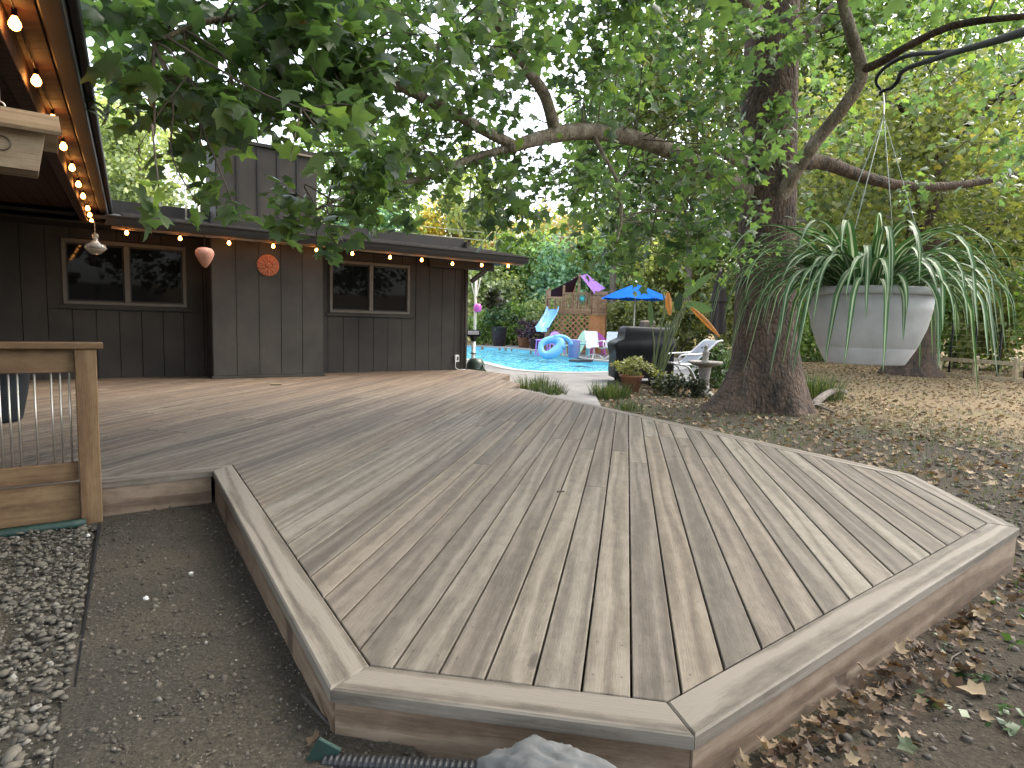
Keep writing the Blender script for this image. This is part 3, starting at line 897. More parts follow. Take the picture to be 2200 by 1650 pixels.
for k in range(nc):
    oa, ob = OV - k * dx + 0.015, OV - (k + 1) * dx - 0.03
    b1 = MB()
    s_ = S_L
    while s_ < S_R - 0.01:
        e_ = min(s_ + random.choice((0.28, 0.33, 0.36)), S_R)
        j = random.uniform(0, 0.012); h = random.uniform(0, 0.004)
        vs = [HW(s_, oa + j, Zr(oa) + 0.004 + h), HW(e_ - 0.006, oa + j, Zr(oa) + 0.004 + h), HW(e_ - 0.006, ob, Zr(ob) - 0.004), HW(s_, ob, Zr(ob) - 0.004),
              HW(s_, oa + j, Zr(oa) - 0.016), HW(e_ - 0.006, oa + j, Zr(oa) - 0.016)]
        b1.add(vs, [(0, 1, 2, 3), (4, 5, 1, 0)])
        s_ = e_
    b1.build('shingle_course', M['shingle'], roof, True)
b1 = MB(); wallbox(b1, BO0 - 0.1, BO1 + 0.1, CHO1 + 0.0, CHO1 + 0.2, 2.45, 2.575)
b1.build('chase_flashing', M['darktrim'], roof, True)
# gutter trough with rolled lip, tan drip board, soffit
gut = MB()
prof = [(0.0, 0.0), (0.085, 0.0), (0.10, 0.05), (0.11, 0.10), (0.125, 0.125), (0.125, 0.14), (0.108, 0.14), (0.098, 0.10), (0.085, 0.02), (0.0, 0.02)]
GS0, GS1 = -6.52, 0.92
for sx_ in (0,):
    vs = [HW(GS0, 0.86 + a, 2.285 + b) for a, b in prof] + [HW(GS1, 0.86 + a, 2.285 + b) for a, b in prof]
    n = len(prof)
    gut.add(vs, [(i, (i + 1) % n, (i + 1) % n + n, i + n) for i in range(n)] + [tuple(range(n - 1, -1, -1)), tuple(range(n, 2 * n))])
gut.build('gutter', M['darktrim'], house, True)
mb = MB(); wallbox(mb, -6.45, 0.84, 0.835, 0.875, 2.245, 2.283); mb.build('drip_board', M['tan'], house, True)
mb = MB(); wallbox(mb, -6.45, 0.86, 0.80, 0.833, 2.26, 2.42); mb.build('fascia_board', M['darktrim'], house, True)
mb = MB(); wallbox(mb, -8.6, 0.86, -0.13, 0.80, 2.30, 2.325); mb.build('soffit', M['darktrim'], house, True)
mb = MB(); wallbox(mb, -1.0, 0.55, 0.10, 0.20, 2.14, 2.295, bev=0.004); purl = mb.build('purlin', M['darktrim'], house, True)
mb = MB(); mb.bar(HW(0.02, 0.15, 1.90), HW(0.36, 0.15, 2.15), 0.085, 0.085, bev=0.004); mb.build('brace', M['darktrim'], house, True)
mb = MB(); mb.tube([HW(-0.06, 0.06, 2.2), HW(-0.06, 0.06, 0.05)], 0.03, 8); mb.build('downspout', M['siding2'], house, True, True)

# ------------------------------------------------------------------ porch wing on the left
WDIR = Vector((0.526, -0.850)); WDIR.normalize()
WL = Vector((WDIR.y, -WDIR.x))                       # points away from the yard (left)
if WL.x > 0: WL = -WL
J_ = Vector((-6.0, 9.28))
def PW(t, l, z):
    p = J_ + WDIR * t + WL * l
    return Vector((p.x, p.y, z))
def pbox(mb, t0, t1, l0, l1, z0, z1, bev=0.0):
    return mb.box(PW((t0 + t1) / 2, (l0 + l1) / 2, (z0 + z1) / 2), (t1 - t0, abs(l1 - l0), z1 - z0), rz=math.atan2(WDIR.y, WDIR.x), bev=bev)
TN = 8.6
wing = MB(); pbox(wing, -1.0, TN, 0.10, 3.2, 2.50, 2.62)
wing = wing.build('porch_roof', M['darktrim'], house, True)
for k in range(18):
    l0 = 0.11 + k * 0.135
    b1 = MB(); pbox(b1, -0.55, TN - 0.02, l0, l0 + 0.130, 2.475, 2.499, bev=0.003)
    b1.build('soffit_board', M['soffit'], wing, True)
b1 = MB(); pbox(b1, -0.6, TN, 0.0, 0.10, 2.46, 2.66, bev=0.01); b1.build('eave_fascia', M['darktrim'], wing, True)
b1 = MB(); pbox(b1, -0.6, TN, -0.05, -0.002, 2.55, 2.67, bev=0.01); b1.build('eave_gutter', M['black'], wing, True)
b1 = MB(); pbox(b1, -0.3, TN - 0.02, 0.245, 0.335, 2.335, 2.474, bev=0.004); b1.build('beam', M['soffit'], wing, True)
# porch wall with a glass door
pw = MB(); pbox(pw, -0.35, TN, 1.72, 1.85, -0.1, 2.5); pw = pw.build('porch_wall', M['darktrim'], house, True)
for k in range(28):
    t0 = -0.3 + k * 0.303
    if 0.55 < t0 < 2.4: continue
    b1 = MB(); pbox(b1, t0, t0 + 0.294, 1.695, 1.719, -0.02, 2.47, bev=0.004); b1.build('siding_board', M['siding'], pw, True)
dr = MB(); pbox(dr, 0.62, 0.72, 1.66, 1.715, 0.0, 2.15, bev=0.004); pbox(dr, 2.38, 2.48, 1.66, 1.715, 0.0, 2.15, bev=0.004); pbox(dr, 0.72, 2.38, 1.66, 1.715, 2.05, 2.15, bev=0.004); pbox(dr, 1.5, 1.58, 1.665, 1.715, 0.0, 2.05, bev=0.004)
dr = dr.build('glass_door', M['winframe'], house, True)
for t0, t1 in ((0.72, 1.5), (1.58, 2.38)):
    b1 = MB(); pbox(b1, t0, t1, 1.69, 1.70, 0.03, 2.05); b1.build('pane', M['glass'], dr, True)
b1 = MB(); pbox(b1, 0.74, 0.78, 1.60, 1.66, 0.95, 1.15, bev=0.008); b1.build('handle', M['white'], dr, True)

# ================================================================== railing
FV = Vector(F_)
def RP(t, o, z):
    p = FV - HD * t + HN * o
    return Vector((p.x, p.y, z))
def rbox(mb, t0, t1, o0, o1, z0, z1, bev=0.0):
    return mb.box(RP((t0 + t1) / 2, (o0 + o1) / 2, (z0 + z1) / 2), (abs(t1 - t0), abs(o1 - o0), z1 - z0), rz=math.pi / 2 - HZ, bev=bev)
rail = thing('deck_railing', 'brown wooden deck railing with thin steel balusters at the left edge', 'railing', RP(0.7, 0.06, GZ0))
def rpart(name, mat, *a, bev=0.0):
    mb = MB(); p = RP((a[0] + a[1]) / 2, (a[2] + a[3]) / 2, (a[4] + a[5]) / 2)
    up_ = (a[5] - a[4]) > abs(a[1] - a[0])
    sz = (abs(a[1] - a[0]), abs(a[3] - a[2]), a[5] - a[4])
    if up_:
        mb.box((0, 0, 0), (sz[2], sz[1], sz[0]), bev=bev)
        R = Matrix.Rotation(math.pi / 2 - HZ, 4, 'Z') @ Matrix.Rotation(-math.pi / 2, 4, 'Y')
    else:
        mb.box((0, 0, 0), sz, bev=bev)
        R = Matrix.Rotation(math.pi / 2 - HZ, 4, 'Z')
    o = mb.build(name, mat)
    o.matrix_world = Matrix.Translation(p) @ R
    o.parent = rail; o.matrix_parent_inverse = Matrix.Translation(rail.location).inverted()
    return o
rpart('post', M['rail'], 0.635, 0.745, 0.012, 0.112, -0.25, 0.838, bev=0.005)
rpart('post', M['rail'], 2.435, 2.545, 0.012, 0.112, -0.25, 0.838, bev=0.005)
rpart('cap_rail', M['rail'], 0.60, 2.60, -0.03, 0.135, 0.841, 0.878, bev=0.006)
rpart('top_rail', M['rail'], 0.748, 2.43, 0.03, 0.07, 0.70, 0.838, bev=0.004)
rpart('bottom_rail', M['rail'], 0.748, 2.43, 0.03, 0.07, 0.045, 0.155, bev=0.004)
rpart('kick_board', M['rail'], 0.748, 2.43, 0.0285, 0.056, -0.20, 0.028, bev=0.004)
for t in (0.776, 0.820, 0.862, 0.940, 1.018, 1.058, 1.10, 1.18, 1.26, 1.34, 1.42, 1.5, 1.58, 1.66, 1.74, 1.82, 1.9, 1.98, 2.06, 2.14, 2.22, 2.3, 2.38):
    mb = MB(); mb.tube([RP(t, 0.05, 0.15), RP(t, 0.05, 0.705)], 0.0055, 8)
    mb.build('baluster', M['steel'], rail, True, True)

# planter seen behind the railing
M['navy'] = plain('glazed_navy_ceramic', (0.010, 0.016, 0.022), 0.6, 0.3, 6.0)
mb = MB(); mb.lathe([(0.0, 0.0), (0.15, 0.0), (0.17, 0.03), (0.22, 0.3), (0.245, 0.52), (0.265, 0.53), (0.265, 0.57), (0.24, 0.57), (0.225, 0.5), (0, 0.48)], seg=28)
o = mb.build('glazed_planter', M['navy'], smooth=True); o.location = (-4.824, 5.778, 0)
tag(o, 'tall dark navy glazed planter standing behind the steel balusters', 'planter')

# ================================================================== string of lights
def bulbmat():
    m, nt, b = new_mat('warm_filament_bulb')
    lw = N(nt, 'LayerWeight', Blend=0.35)
    r = ramp(nt, [(0.0, (1.0, 0.50, 0.13)), (0.6, (1.0, 0.24, 0.03))]); L(nt, lw.outputs['Facing'], r.inputs[0])
    L(nt, r.outputs[0], b.inputs['Emission Color'])
    b.inputs['Emission Strength'].default_value = 10.0
    b.inputs['Base Color'].default_value = (0.3, 0.12, 0.03, 1)
    return m
M['bulb'] = bulbmat()
string = thing('string_lights', 'string of glowing amber bulbs hung along both eaves of the brown house', 'string lights', PW(4.0, 0.22, 2.3))
b_wing = [PW(t, 0.20, z) for t, z in ((8.1, 2.42), (7.18, 2.42), (6.39, 2.40), (5.45, 2.42), (4.62, 2.415), (3.7, 2.42), (2.85, 2.41), (2.05, 2.41), (1.1, 2.40), (0.6, 2.38), (0.15, 2.35))]
b_main = [(-5.674, 9.179, 2.216), (-5.105, 9.571, 2.203), (-4.54, 9.96, 2.198), (-3.987, 10.341, 2.209), (-3.403, 10.743, 2.211), (-2.883, 11.101, 2.201), (-2.297, 11.504, 2.194), (-1.771, 11.867, 2.194), (-1.227, 12.241, 2.174), (-0.676, 12.621, 2.197), (-0.146, 12.986, 2.226)]
b_main = [Vector(p) for p in b_main]
pts = []
allb = b_wing + b_main
for a, c in zip(allb[:-1], allb[1:]):
    pts.append(a + Vector((0, 0, 0.05)))
    pts.append((a + c) / 2 + Vector((0, 0, 0.03)))
pts.append(allb[-1] + Vector((0, 0, 0.05)))
mb = MB(); mb.tube(pts, 0.004, 6, sub=3); mb.build('wire', M['black'], string, True, True)
sock = MB(); sock.lathe([(0.0, 0.055), (0.011, 0.055), (0.012, 0.02), (0.014, 0.018), (0.0, 0.018)], seg=10)
sock_me = sock.build('socket', M['black'], smooth=True)
blb = MB(); blb.lathe([(0.0, 0.022), (0.010, 0.02), (0.016, 0.008), (0.024, -0.008), (0.026, -0.022), (0.020, -0.036), (0.009, -0.044), (0.0, -0.046)], seg=12)
blb_me = blb.build('bulb', M['bulb'], smooth=True)
first = True
for p in allb:
    sk = sock_me if first else sock_me.copy()
    bl = blb_me if first else blb_me.copy()
    if not first:
        COL.objects.link(sk); COL.objects.link(bl)
    bl.parent = string; bl.location = Vector(p) - string.location
    sk.parent = bl
    first = False

# ================================================================== things hung on the house
M['terracotta'] = plain('terracotta', (0.42, 0.135, 0.065), 0.8, 0.15, 9.0)
M['pinkclay'] = plain('pink_clay', (0.46, 0.23, 0.17), 0.85, 0.18, 30.0, bstr=0.5)
c = Vector((-4.83, 9.761, 1.931))
t_ = thing('clay_lantern', 'pink clay strawberry shaped lantern hanging from the gutter', 'lantern', c - Vector((0, 0, 0.16)))
mb = MB(); mb.lathe([(0.0, 0.0), (0.02, 0.004), (0.06, 0.05), (0.11, 0.14), (0.135, 0.21), (0.13, 0.26), (0.10, 0.295), (0.05, 0.31), (0.0, 0.312)], seg=24)
mb.build('body', M['pinkclay'], t_, smooth=True)
mb = MB(); mb.tube([(0, 0, 0.31), (0, 0, 0.50)], 0.006, 6); mb.build('hanger', M['black'], t_)
c = Vector((-4.165, 10.568, 1.899))
t_ = thing('sun_plaque', 'round orange terracotta sun face plaque mounted on the grey boards', 'plaque', c)
t_.rotation_euler = (math.pi / 2, 0, math.pi / 2 - HZ)
mb = MB(); mb.lathe([(0.0, 0.022), (0.055, 0.022), (0.06, 0.016), (0.165, 0.013), (0.178, 0.008), (0.18, 0.0), (0, 0)], seg=40)
disc = mb.build('disc', M['terracotta'], t_, smooth=False)
for k in range(20):
    a = k / 20 * 2 * math.pi
    w = 0.012 + 0.008 * (k % 2)
    b1 = MB(); ca, sa = math.cos(a), math.sin(a)
    r0_, r1_ = 0.066, 0.172
    wob = 0.06 * (1 if k % 2 else 0)
    mid_ = ((r0_ + r1_) / 2 * math.cos(a + wob), (r0_ + r1_) / 2 * math.sin(a + wob))
    b1.tube([(r0_ * ca, r0_ * sa, 0.016), (mid_[0], mid_[1], 0.018), (r1_ * ca, r1_ * sa, 0.013)], [w, w * 0.8, w * 0.3], 6, sub=3)
    b1.build('ray', M['terracotta'], t_, smooth=True)
b1 = MB(); b1.lathe([(0, 0.045), (0.03, 0.042), (0.05, 0.032), (0.058, 0.018)], seg=24)
fc = b1.build('face', M['terracotta'], t_, smooth=True)
for nm, cx, cy, cz, sx_, sy_, sz_ in (('eye', -0.02, 0.012, 0.042, 0.010, 0.006, 0.006), ('eye', 0.02, 0.012, 0.042, 0.010, 0.006, 0.006), ('nose', 0, -0.004, 0.048, 0.006, 0.014, 0.010), ('mouth', 0, -0.026, 0.042, 0.016, 0.005, 0.006), ('cheek', -0.026, -0.012, 0.038, 0.012, 0.012, 0.008), ('cheek', 0.026, -0.012, 0.038, 0.012, 0.012, 0.008)):
    b1 = MB(); b1.lathe([(0.02, -1), (0.7, -0.7), (1, 0), (0.7, 0.7), (0.02, 1)], seg=10)
    b1.v = [(x * sx_ + cx, y * sy_ + cy, z * sz_ + cz) for x, y, z in b1.v]
    b1.build(nm, M['terracotta'], fc, smooth=True)
# clear glass ornament
def clearglass():
    m, nt, b = new_mat('clear_glass')
    v = mapping(nt); n1 = N(nt, 'TexNoise', Scale=30.0); L(nt, v, n1.inputs['Vector']); bump(nt, n1.outputs['Fac'], 0.1, 0.003, b)
    b.inputs['Base Color'].default_value = (0.9, 0.86, 0.78, 1); b.inputs['Roughness'].default_value = 0.06
    b.inputs['Transmission Weight'].default_value = 0.85; b.inputs['IOR'].default_value = 1.3
    return m
M['clear'] = clearglass()
c = Vector((-5.749, 8.6, 1.963))
t_ = thing('glass_ornament', 'clear glass onion shaped ornament hanging at the porch eave corner', 'ornament', c - Vector((0, 0, 0.14)))
mb = MB(); mb.lathe([(0.0, 0.0), (0.05, 0.004), (0.10, 0.05), (0.135, 0.09), (0.12, 0.125), (0.06, 0.16), (0.03, 0.19), (0.028, 0.24), (0.04, 0.26), (0.035, 0.28), (0.0, 0.285)], seg=24)
mb.build('globe', M['clear'], t_, smooth=True)
mb = MB(); mb.tube([(0, 0, 0.285), (0, 0, 0.44)], 0.003, 6); mb.build('hanger', M['steel'], t_)
# birdhouse hanging under the porch roof
M['birdwood'] = wood('pale_birdhouse_wood', (0.20, 0.145, 0.09), (0.13, 0.09, 0.05), (0.27, 0.21, 0.14), huevar=0.2, rand=False)
cb_ = Vector((-2.426, 3, 1.856))
bird = thing('birdhouse', 'pale wooden birdhouse with a sloping roof hanging under the porch', 'birdhouse', cb_ - Vector((0, 0, 0.14)))
bird.rotation_euler = (0, 0, math.radians(38))
mb = MB()
mb.add([(-0.13, -0.11, 0.0), (0.13, -0.11, 0.0), (0.13, 0.11, 0.0), (-0.13, 0.11, 0.0), (-0.16, -0.13, 0.17), (0.16, -0.13, 0.17), (0.16, 0.13, 0.17), (-0.16, 0.13, 0.17)],
       [(0, 3, 2, 1), (0, 1, 5, 4), (1, 2, 6, 5), (2, 3, 7, 6), (3, 0, 4, 7), (4, 5, 6, 7)])
mb.build('box', M['birdwood'], bird)
for sgn in (-1, 1):
    mb = MB(); mb.box((0, sgn * 0.10, 0.225), (0.44, 0.25, 0.022), rot=Matrix.Rotation(-sgn * 0.5, 3, 'X'), bev=0.003)
    mb.build('roof_board', M['birdwood'], bird)
mb = MB(); mb.lathe([(0.03, 0), (0.034, 0.004), (0.03, 0.008)], (0, -0.125, 0.1), 14, rot=Matrix.Rotation(math.pi / 2, 3, 'X'))
mb.build('entrance_ring', M['darktrim'], bird)
mb = MB(); zt = 2.47 - bird.location.z
ringp = [(0.018 * math.cos(a), 0, 0.295 + 0.018 * math.sin(a)) for a in np.linspace(0, 2 * math.pi, 13)]
mb.tube(ringp, 0.004, 6, caps=False); mb.tube([(0, 0, 0.31), (0, 0, zt)], 0.003, 6)
mb.build('hanging_chain', M['steel'], bird, smooth=True)
# outlet with its cord on the corner board, hose bib plate
c = HW(-0.24, 0.03, 0.25)
t_ = thing('wall_outlet', 'white weatherproof outlet box with cord low on the house corner', 'outlet', c)
t_.rotation_euler = (0, 0, math.pi / 2 - HZ)
mb = MB(); mb.box((0, 0, 0), (0.09, 0.05, 0.15), bev=0.008); bx_ = mb.build('box', M['white'], t_)
mb = MB(); mb.box((0.01, -0.028, 0), (0.04, 0.012, 0.08), bev=0.003); mb.build('cover', M['siding2'], t_)
mb = MB(); mb.tube([(-0.03, -0.02, -0.06), (-0.06, -0.05, -0.12), (-0.05, -0.06, -0.2), (0.02, -0.07, -0.238), (0.16, -0.1, -0.24)], 0.006, 6, sub=4); mb.build('cord', M['white'], t_, smooth=True)
# small wooden door stop wedge lying on the deck by the wall
o = MB().box((0, 0, 0.012), (0.16, 0.05, 0.022), rz=0.4, bev=0.004).build('wood_offcut', M['birdwood']); o.location = (-3.618, 9.436, 0.004)
tag(o, 'short pale wood offcut lying on the deck below the sun plaque', 'wood offcut')
# TV aerial and vent pipe on the roof, left of the chase
t_ = thing('vent_pipe', 'white roof vent pipe standing left of the chimney chase', 'vent pipe', HW(-5.25, 0.35, 2.5))
mb = MB(); mb.tube([(0, 0, 0), (0, 0, 0.34)], 0.045, 12); mb.build('pipe', M['white'], t_, smooth=True)
mb = MB(); mb.lathe([(0.12, 0.0), (0.06, 0.06), (0.046, 0.09)], seg=14); mb.build('boot', M['darktrim'], t_, smooth=True)
t_ = thing('roof_aerial', 'thin bent metal aerial mast on the roof beside the vent pipe', 'aerial', HW(-5.42, 0.35, 2.5))
mb = MB(); mb.tube([(0, 0, 0), (0, 0, 0.62)], 0.012, 8); mb.build('mast', M['steel'], t_, smooth=True)
mb = MB(); mb.tube([(0, 0, 0.6), (-0.16, -0.05, 0.62), (-0.17, -0.05, 0.72), (-0.05, -0.02, 0.74)], 0.008, 6, sub=3); mb.build('arm', M['steel'], t_, smooth=True)

# ================================================================== hanging spider plant on an iron hook
hook = thing('plant_hook', 'black wrought iron plant hook reaching in from the right', 'plant hook', (0.36, 0.36, GZ0))
arm = [(0.921, 1.652, 1.675), (0.921, 1.65, 1.683), (0.928, 1.64, 1.686), (0.931, 1.62, 1.684), (0.933, 1.6, 1.695), (0.921, 1.57, 1.7), (0.908, 1.52, 1.692), (0.891, 1.45, 1.673), (0.859, 1.34, 1.64), (0.804, 1.2, 1.593), (0.689, 0.95, 1.501), (0.584, 0.76, 1.427), (0.42, 0.46, 1.31), (0.36, 0.36, 1.27)]
mb = MB(); mb.tube(arm, [0.0032, 0.0036, 0.004, 0.0046, 0.005, 0.0052] + [0.0058] * 8, 10, sub=4); mb.build('arm', M['black'], hook, True, True)
mb = MB(); mb.tube([(0.918, 1.645, 1.687), (0.902, 1.64, 1.7), (0.891, 1.62, 1.708), (0.883, 1.58, 1.712), (0.88, 1.53, 1.71), (0.879, 1.47, 1.699), (0.863, 1.34, 1.651), (0.806, 1.2, 1.594)], [0.003, 0.0036, 0.0042, 0.0046, 0.005, 0.005, 0.005, 0.004], 8, sub=5); mb.build('scroll', M['black'], hook, True, True)
mb = MB(); mb.tube([(0.36, 0.36, GZ0 - 0.1), (0.36, 0.36, 1.45)], 0.010, 10); mb.build('pole', M['black'], hook, True, True)
M['potwhite'] = plain('white_plastic_pot', (0.46, 0.452, 0.435), 0.5, 0.13, 9.0, bstr=0.1)
M['soil'] = plain('potting_soil', (0.03, 0.022, 0.016), 0.95, 0.4, 40.0, bstr=0.8)
PC = Vector((0.936, 1.65, 1.102))
PB = Vector((PC.x, PC.y, 0.990))
pot = thing('hanging_pot', 'white plastic hanging pot with four wires below the iron hook', 'flower pot', PB)
mb = MB(); mb.lathe([(0.0, 0.0), (0.098, 0.0), (0.102, 0.004), (0.1235, 0.043), (0.1238, 0.045), (0.1255, 0.046), (0.145, 0.10), (0.153, 0.14), (0.157, 0.182), (0.150, 0.182), (0.146, 0.14), (0.0, 0.13)], seg=48)
mb.build('bowl', M['potwhite'], pot, smooth=True)
mb = MB(); mb.lathe([(0.155, 0.181), (0.1665, 0.183), (0.168, 0.186), (0.168, 0.199), (0.1655, 0.202), (0.156, 0.203), (0.153, 0.199), (0.150, 0.182), (0.155, 0.181)], seg=48)
mb.build('rim', M['potwhite'], pot, smooth=True)
mb = MB(); mb.lathe([(0.0, 0.178), (0.08, 0.18), (0.151, 0.172)], seg=32); mb.build('soil', M['soil'], pot, smooth=True)
for ch in pot.children: ch.scale = (0.93, 0.93, 0.97)
KN = Vector((0.933, 1.65, 1.624)) - PB; HK = Vector((0.921, 1.652, 1.678)) - PB
M['wire'] = plain('green_wire', (0.20, 0.23, 0.19), 0.4, 0.1, 20.0, metal=0.3)
for k in range(4):
    a = 0.6 + k * math.pi / 2
    mb = MB(); mb.tube([(0.151 * math.cos(a), 0.151 * math.sin(a), 0.19), tuple(KN)], 0.0011, 6); mb.build('wire', M['wire'], pot, smooth=True)
mb = MB(); mb.tube([tuple(KN), tuple(KN * 0.4 + HK * 0.6 + Vector((0.006, 0, 0))), tuple(HK + Vector((0.006, 0, 0.004))), tuple(HK + Vector((-0.002, 0, 0.010))), tuple(HK + Vector((-0.010, 0, -0.002)))], 0.0016, 6, sub=3)
mb.build('wire_hook', M['steel'], pot, smooth=True)
def ribbonmat(name, col, trans=0.25, tint=(1, 1.05, 0.5), rough=0.5):
    m, nt, b = new_mat(name)
    v = mapping(nt); n1 = N(nt, 'TexNoise', Scale=18.0, Detail=2.0); L(nt, v, n1.inputs['Vector'])
    oi = N(nt, 'ObjectInfo')
    mr = N(nt, 'MapRange'); mr.inputs['To Min'].default_value = 0.75; mr.inputs['To Max'].default_value = 1.3; L(nt, oi.outputs['Random'], mr.inputs['Value'])
    r = ramp(nt, [(0.3, tuple(c * 0.8 for c in col)), (0.7, tuple(min(1, c * 1.15) for c in col))]); L(nt, n1.outputs['Fac'], r.inputs[0])
    mx = N(nt, 'Mix', data_type='RGBA', blend_type='MULTIPLY'); mx.inputs[0].default_value = 1.0
    L(nt, r.outputs[0], mx.inputs[6]); L(nt, mr.outputs[0], mx.inputs[7])
    L(nt, mx.outputs[2], b.inputs['Base Color']); b.inputs['Roughness'].default_value = rough
    t = N(nt, 'BsdfTranslucent'); L(nt, mx.outputs[2], t.inputs['Color'])
    ms = N(nt, 'MixShader'); ms.inputs[0].default_value = trans
    L(nt, b.outputs[0], ms.inputs[1]); L(nt, t.outputs[0], ms.inputs[2]); L(nt, ms.outputs[0], nt.nodes['Material Output'].inputs['Surface'])
    return m
M['sp_green'] = ribbonmat('spider_leaf_green', (0.046, 0.118, 0.030))
M['sp_white'] = ribbonmat('spider_leaf_cream', (0.38, 0.43, 0.26))
spider = thing('spider_plant', 'striped green and cream spider plant spilling out of the hanging pot', 'plant', PB + Vector((0, 0, 0.18)))
rs = random.Random(21)
def ribbon(base, az, el, length, droop, width, curl=0.0, seg=14):
    """arching strap leaf: starts at elevation el, bends over under its weight"""
    mb = MB(); p = Vector(base); e = el; a = az
    rows = []
    st = length / seg
    for i in range(seg + 1):
        t = i / seg
        w = width * min(1.0, 0.55 + 1.8 * t) * (1 - t ** 2.2) ** 0.8 + 0.0004
        d = Vector((math.cos(a) * math.cos(e), math.sin(a) * math.cos(e), math.sin(e)))
        s_ = Vector((-math.sin(a), math.cos(a), 0))
        u = s_.cross(d)
        if u.z < 0 and e > -1.4: u = -u
        k_ = 0.30 * w
        rows.append([p - s_ * w + u * k_, p - s_ * w * 0.26, p + s_ * w * 0.26, p + s_ * w + u * k_])
        p = p + d * st
        e = max(e - droop * st * (0.5 + 1.3 * t), -1.38)
        a += curl * st + rs.gauss(0, 0.03)
    vs = [q for r in rows for q in r]
    for i in range(seg):
        for c in range(3):
            f = (i * 4 + c, i * 4 + c + 1, i * 4 + c + 5, i * 4 + c + 4)
            mb.f.append(f); mb.mi.append(1 if c == 1 else 0)
    mb.v = [tuple(q) for q in vs]
    return mb.build('leaf', [M['sp_green'], M['sp_white']], spider, smooth=True)
for k in range(165):
    az = rs.uniform(0, 2 * math.pi)
    # more growth to both sides of the pot as seen, and towards the viewer
    if rs.random() < 0.45: az = rs.choice((math.pi, 0)) + rs.gauss(0, 0.45)
    r = rs.uniform(0.0, 0.10)
    ln = rs.uniform(0.26, 0.46)
    if rs.random() < 0.2: ln = rs.uniform(0.44, 0.56)
    ribbon((r * math.cos(az), r * math.sin(az), 0.0), az + rs.gauss(0, 0.12), rs.uniform(0.5, 1.35), ln, rs.uniform(5.0, 9.5), rs.uniform(0.0048, 0.0108), rs.uniform(-1.2, 1.2))
for az, el, ln, dr, w in ((-1.5, 0.6, 0.33, 14, 0.008), (-1.78, 0.5, 0.24, 15, 0.007), (-1.28, 0.8, 0.30, 12, 0.009), (-1.95, 0.55, 0.36, 12, 0.007), (-1.05, 0.65, 0.40, 12, 0.009), (-0.75, 0.7, 0.44, 11, 0.009), (-2.2, 0.6, 0.36, 12, 0.008), (-1.15, 0.9, 0.27, 13, 0.006), (-2.5, 0.8, 0.42, 10, 0.007), (-2.8, 0.5, 0.40, 11, 0.008), (2.9, 0.6, 0.45, 9, 0.007), (-2.65, 0.4, 0.36, 12, 0.008)):
    ribbon((0.09 * math.cos(az), 0.09 * math.sin(az), 0.0), az, el, ln, dr, w)

# ================================================================== foreground ground cover
# gravel bed on the left
ico = bmesh.new(); bmesh.ops.create_icosphere(ico, subdivisions=1, radius=1.0)
ICV = np.array([v.co[:] for v in ico.verts]); ICF = np.array([[v.index for v in f.verts] for f in ico.faces]); ico.free()
def stones(name, pos, size, flat, seed, mat='gravel'):
    r = np.random.default_rng(seed)
    n = len(pos)
    a = r.uniform(0, 2 * math.pi, n); ca, sa = np.cos(a), np.sin(a)
    V = ICV[None] * (1 + r.normal(0, 0.2, (n, len(ICV), 1)))
    sc = np.stack([size * r.uniform(0.8, 1.4, n), size * r.uniform(0.6, 1.0, n), size * flat], -1)
    V = V * sc[:, None, :]
    tilt = r.normal(0, 0.25, n)
    z2 = V[..., 2] * np.cos(tilt)[:, None] + V[..., 0] * np.sin(tilt)[:, None]
    x2 = V[..., 0] * np.cos(tilt)[:, None] - V[..., 2] * np.sin(tilt)[:, None]
    P = np.stack([x2 * ca[:, None] - V[..., 1] * sa[:, None], x2 * sa[:, None] + V[..., 1] * ca[:, None], z2], -1) + pos[:, None, :]
    F = (ICF[None] + (np.arange(n) * len(ICV))[:, None, None]).reshape(-1, 3)
    return np_mesh(name, P.reshape(-1, 3), F, M[mat], rnd=np.repeat(r.beta(2, 2.6, n), len(ICV)), smooth=False)
bedv = [(-0.57, 0.55), (-2.448, 3.601), (-4.6, 2.4), (-3.0, 0.0)]
mb = MB(); mb.add(*grid_quad(bedv[3], bedv[0], bedv[1], bedv[2], 30, 30, 0.0, 0.003)); mb.v = [(x, y, z - 0.222 + 0.07 * min(1, max(0, (3.6 - y) / 1.9))) for x, y, z in mb.v]
o = mb.build('gravel_bed', M['dirt'], smooth=True); tag(o, kind='structure')
edge0, edge1 = Vector((-0.56, 0.55)), Vector((-2.448, 3.601))
ed = (edge1 - edge0).normalized(); en = Vector((-ed.y, ed.x))
npb = 26000
tt = RNG.uniform(-0.2, (edge1 - edge0).length + 0.02, npb); ll = RNG.uniform(0.02, 2.3, npb)
gp = np.stack([edge0.x + ed.x * tt + en.x * ll, edge0.y + ed.y * tt + en.y * ll, RNG.uniform(-0.228, -0.205, npb)], -1)
gp[:, 2] += 0.07 * np.clip((3.6 - gp[:, 1]) / 1.9, 0, 1)
o = stones('gravel', gp, RNG.gamma(1.9, 0.0034, npb) + 0.0035, RNG.uniform(0.28, 0.65, npb), 3)
tag(o, 'bed of mixed tan and grey river gravel left of the dirt path', 'gravel', kind='stuff')
mb = MB(); mb.bar((edge0.x, edge0.y, -0.165), (edge1.x, edge1.y, -0.225), 0.008, 0.07)
o = mb.build('path_edging', M['black']); tag(o, 'thin black strip edging between the gravel and the dirt path', 'edging')
mb = MB(); e2 = RP(2.6, 0.20, -0.20); e1_ = RP(0.72, 0.155, -0.20)
mb.tube([e1_, (e1_ + e2) / 2 + Vector((0.02, -0.02, 0.01)), e2], 0.028, 8, sub=8, wob=0.06)
o = mb.build('green_edging', M['green_edge'], smooth=True); tag(o, 'dark green edging strip on the gravel under the railing', 'edging')
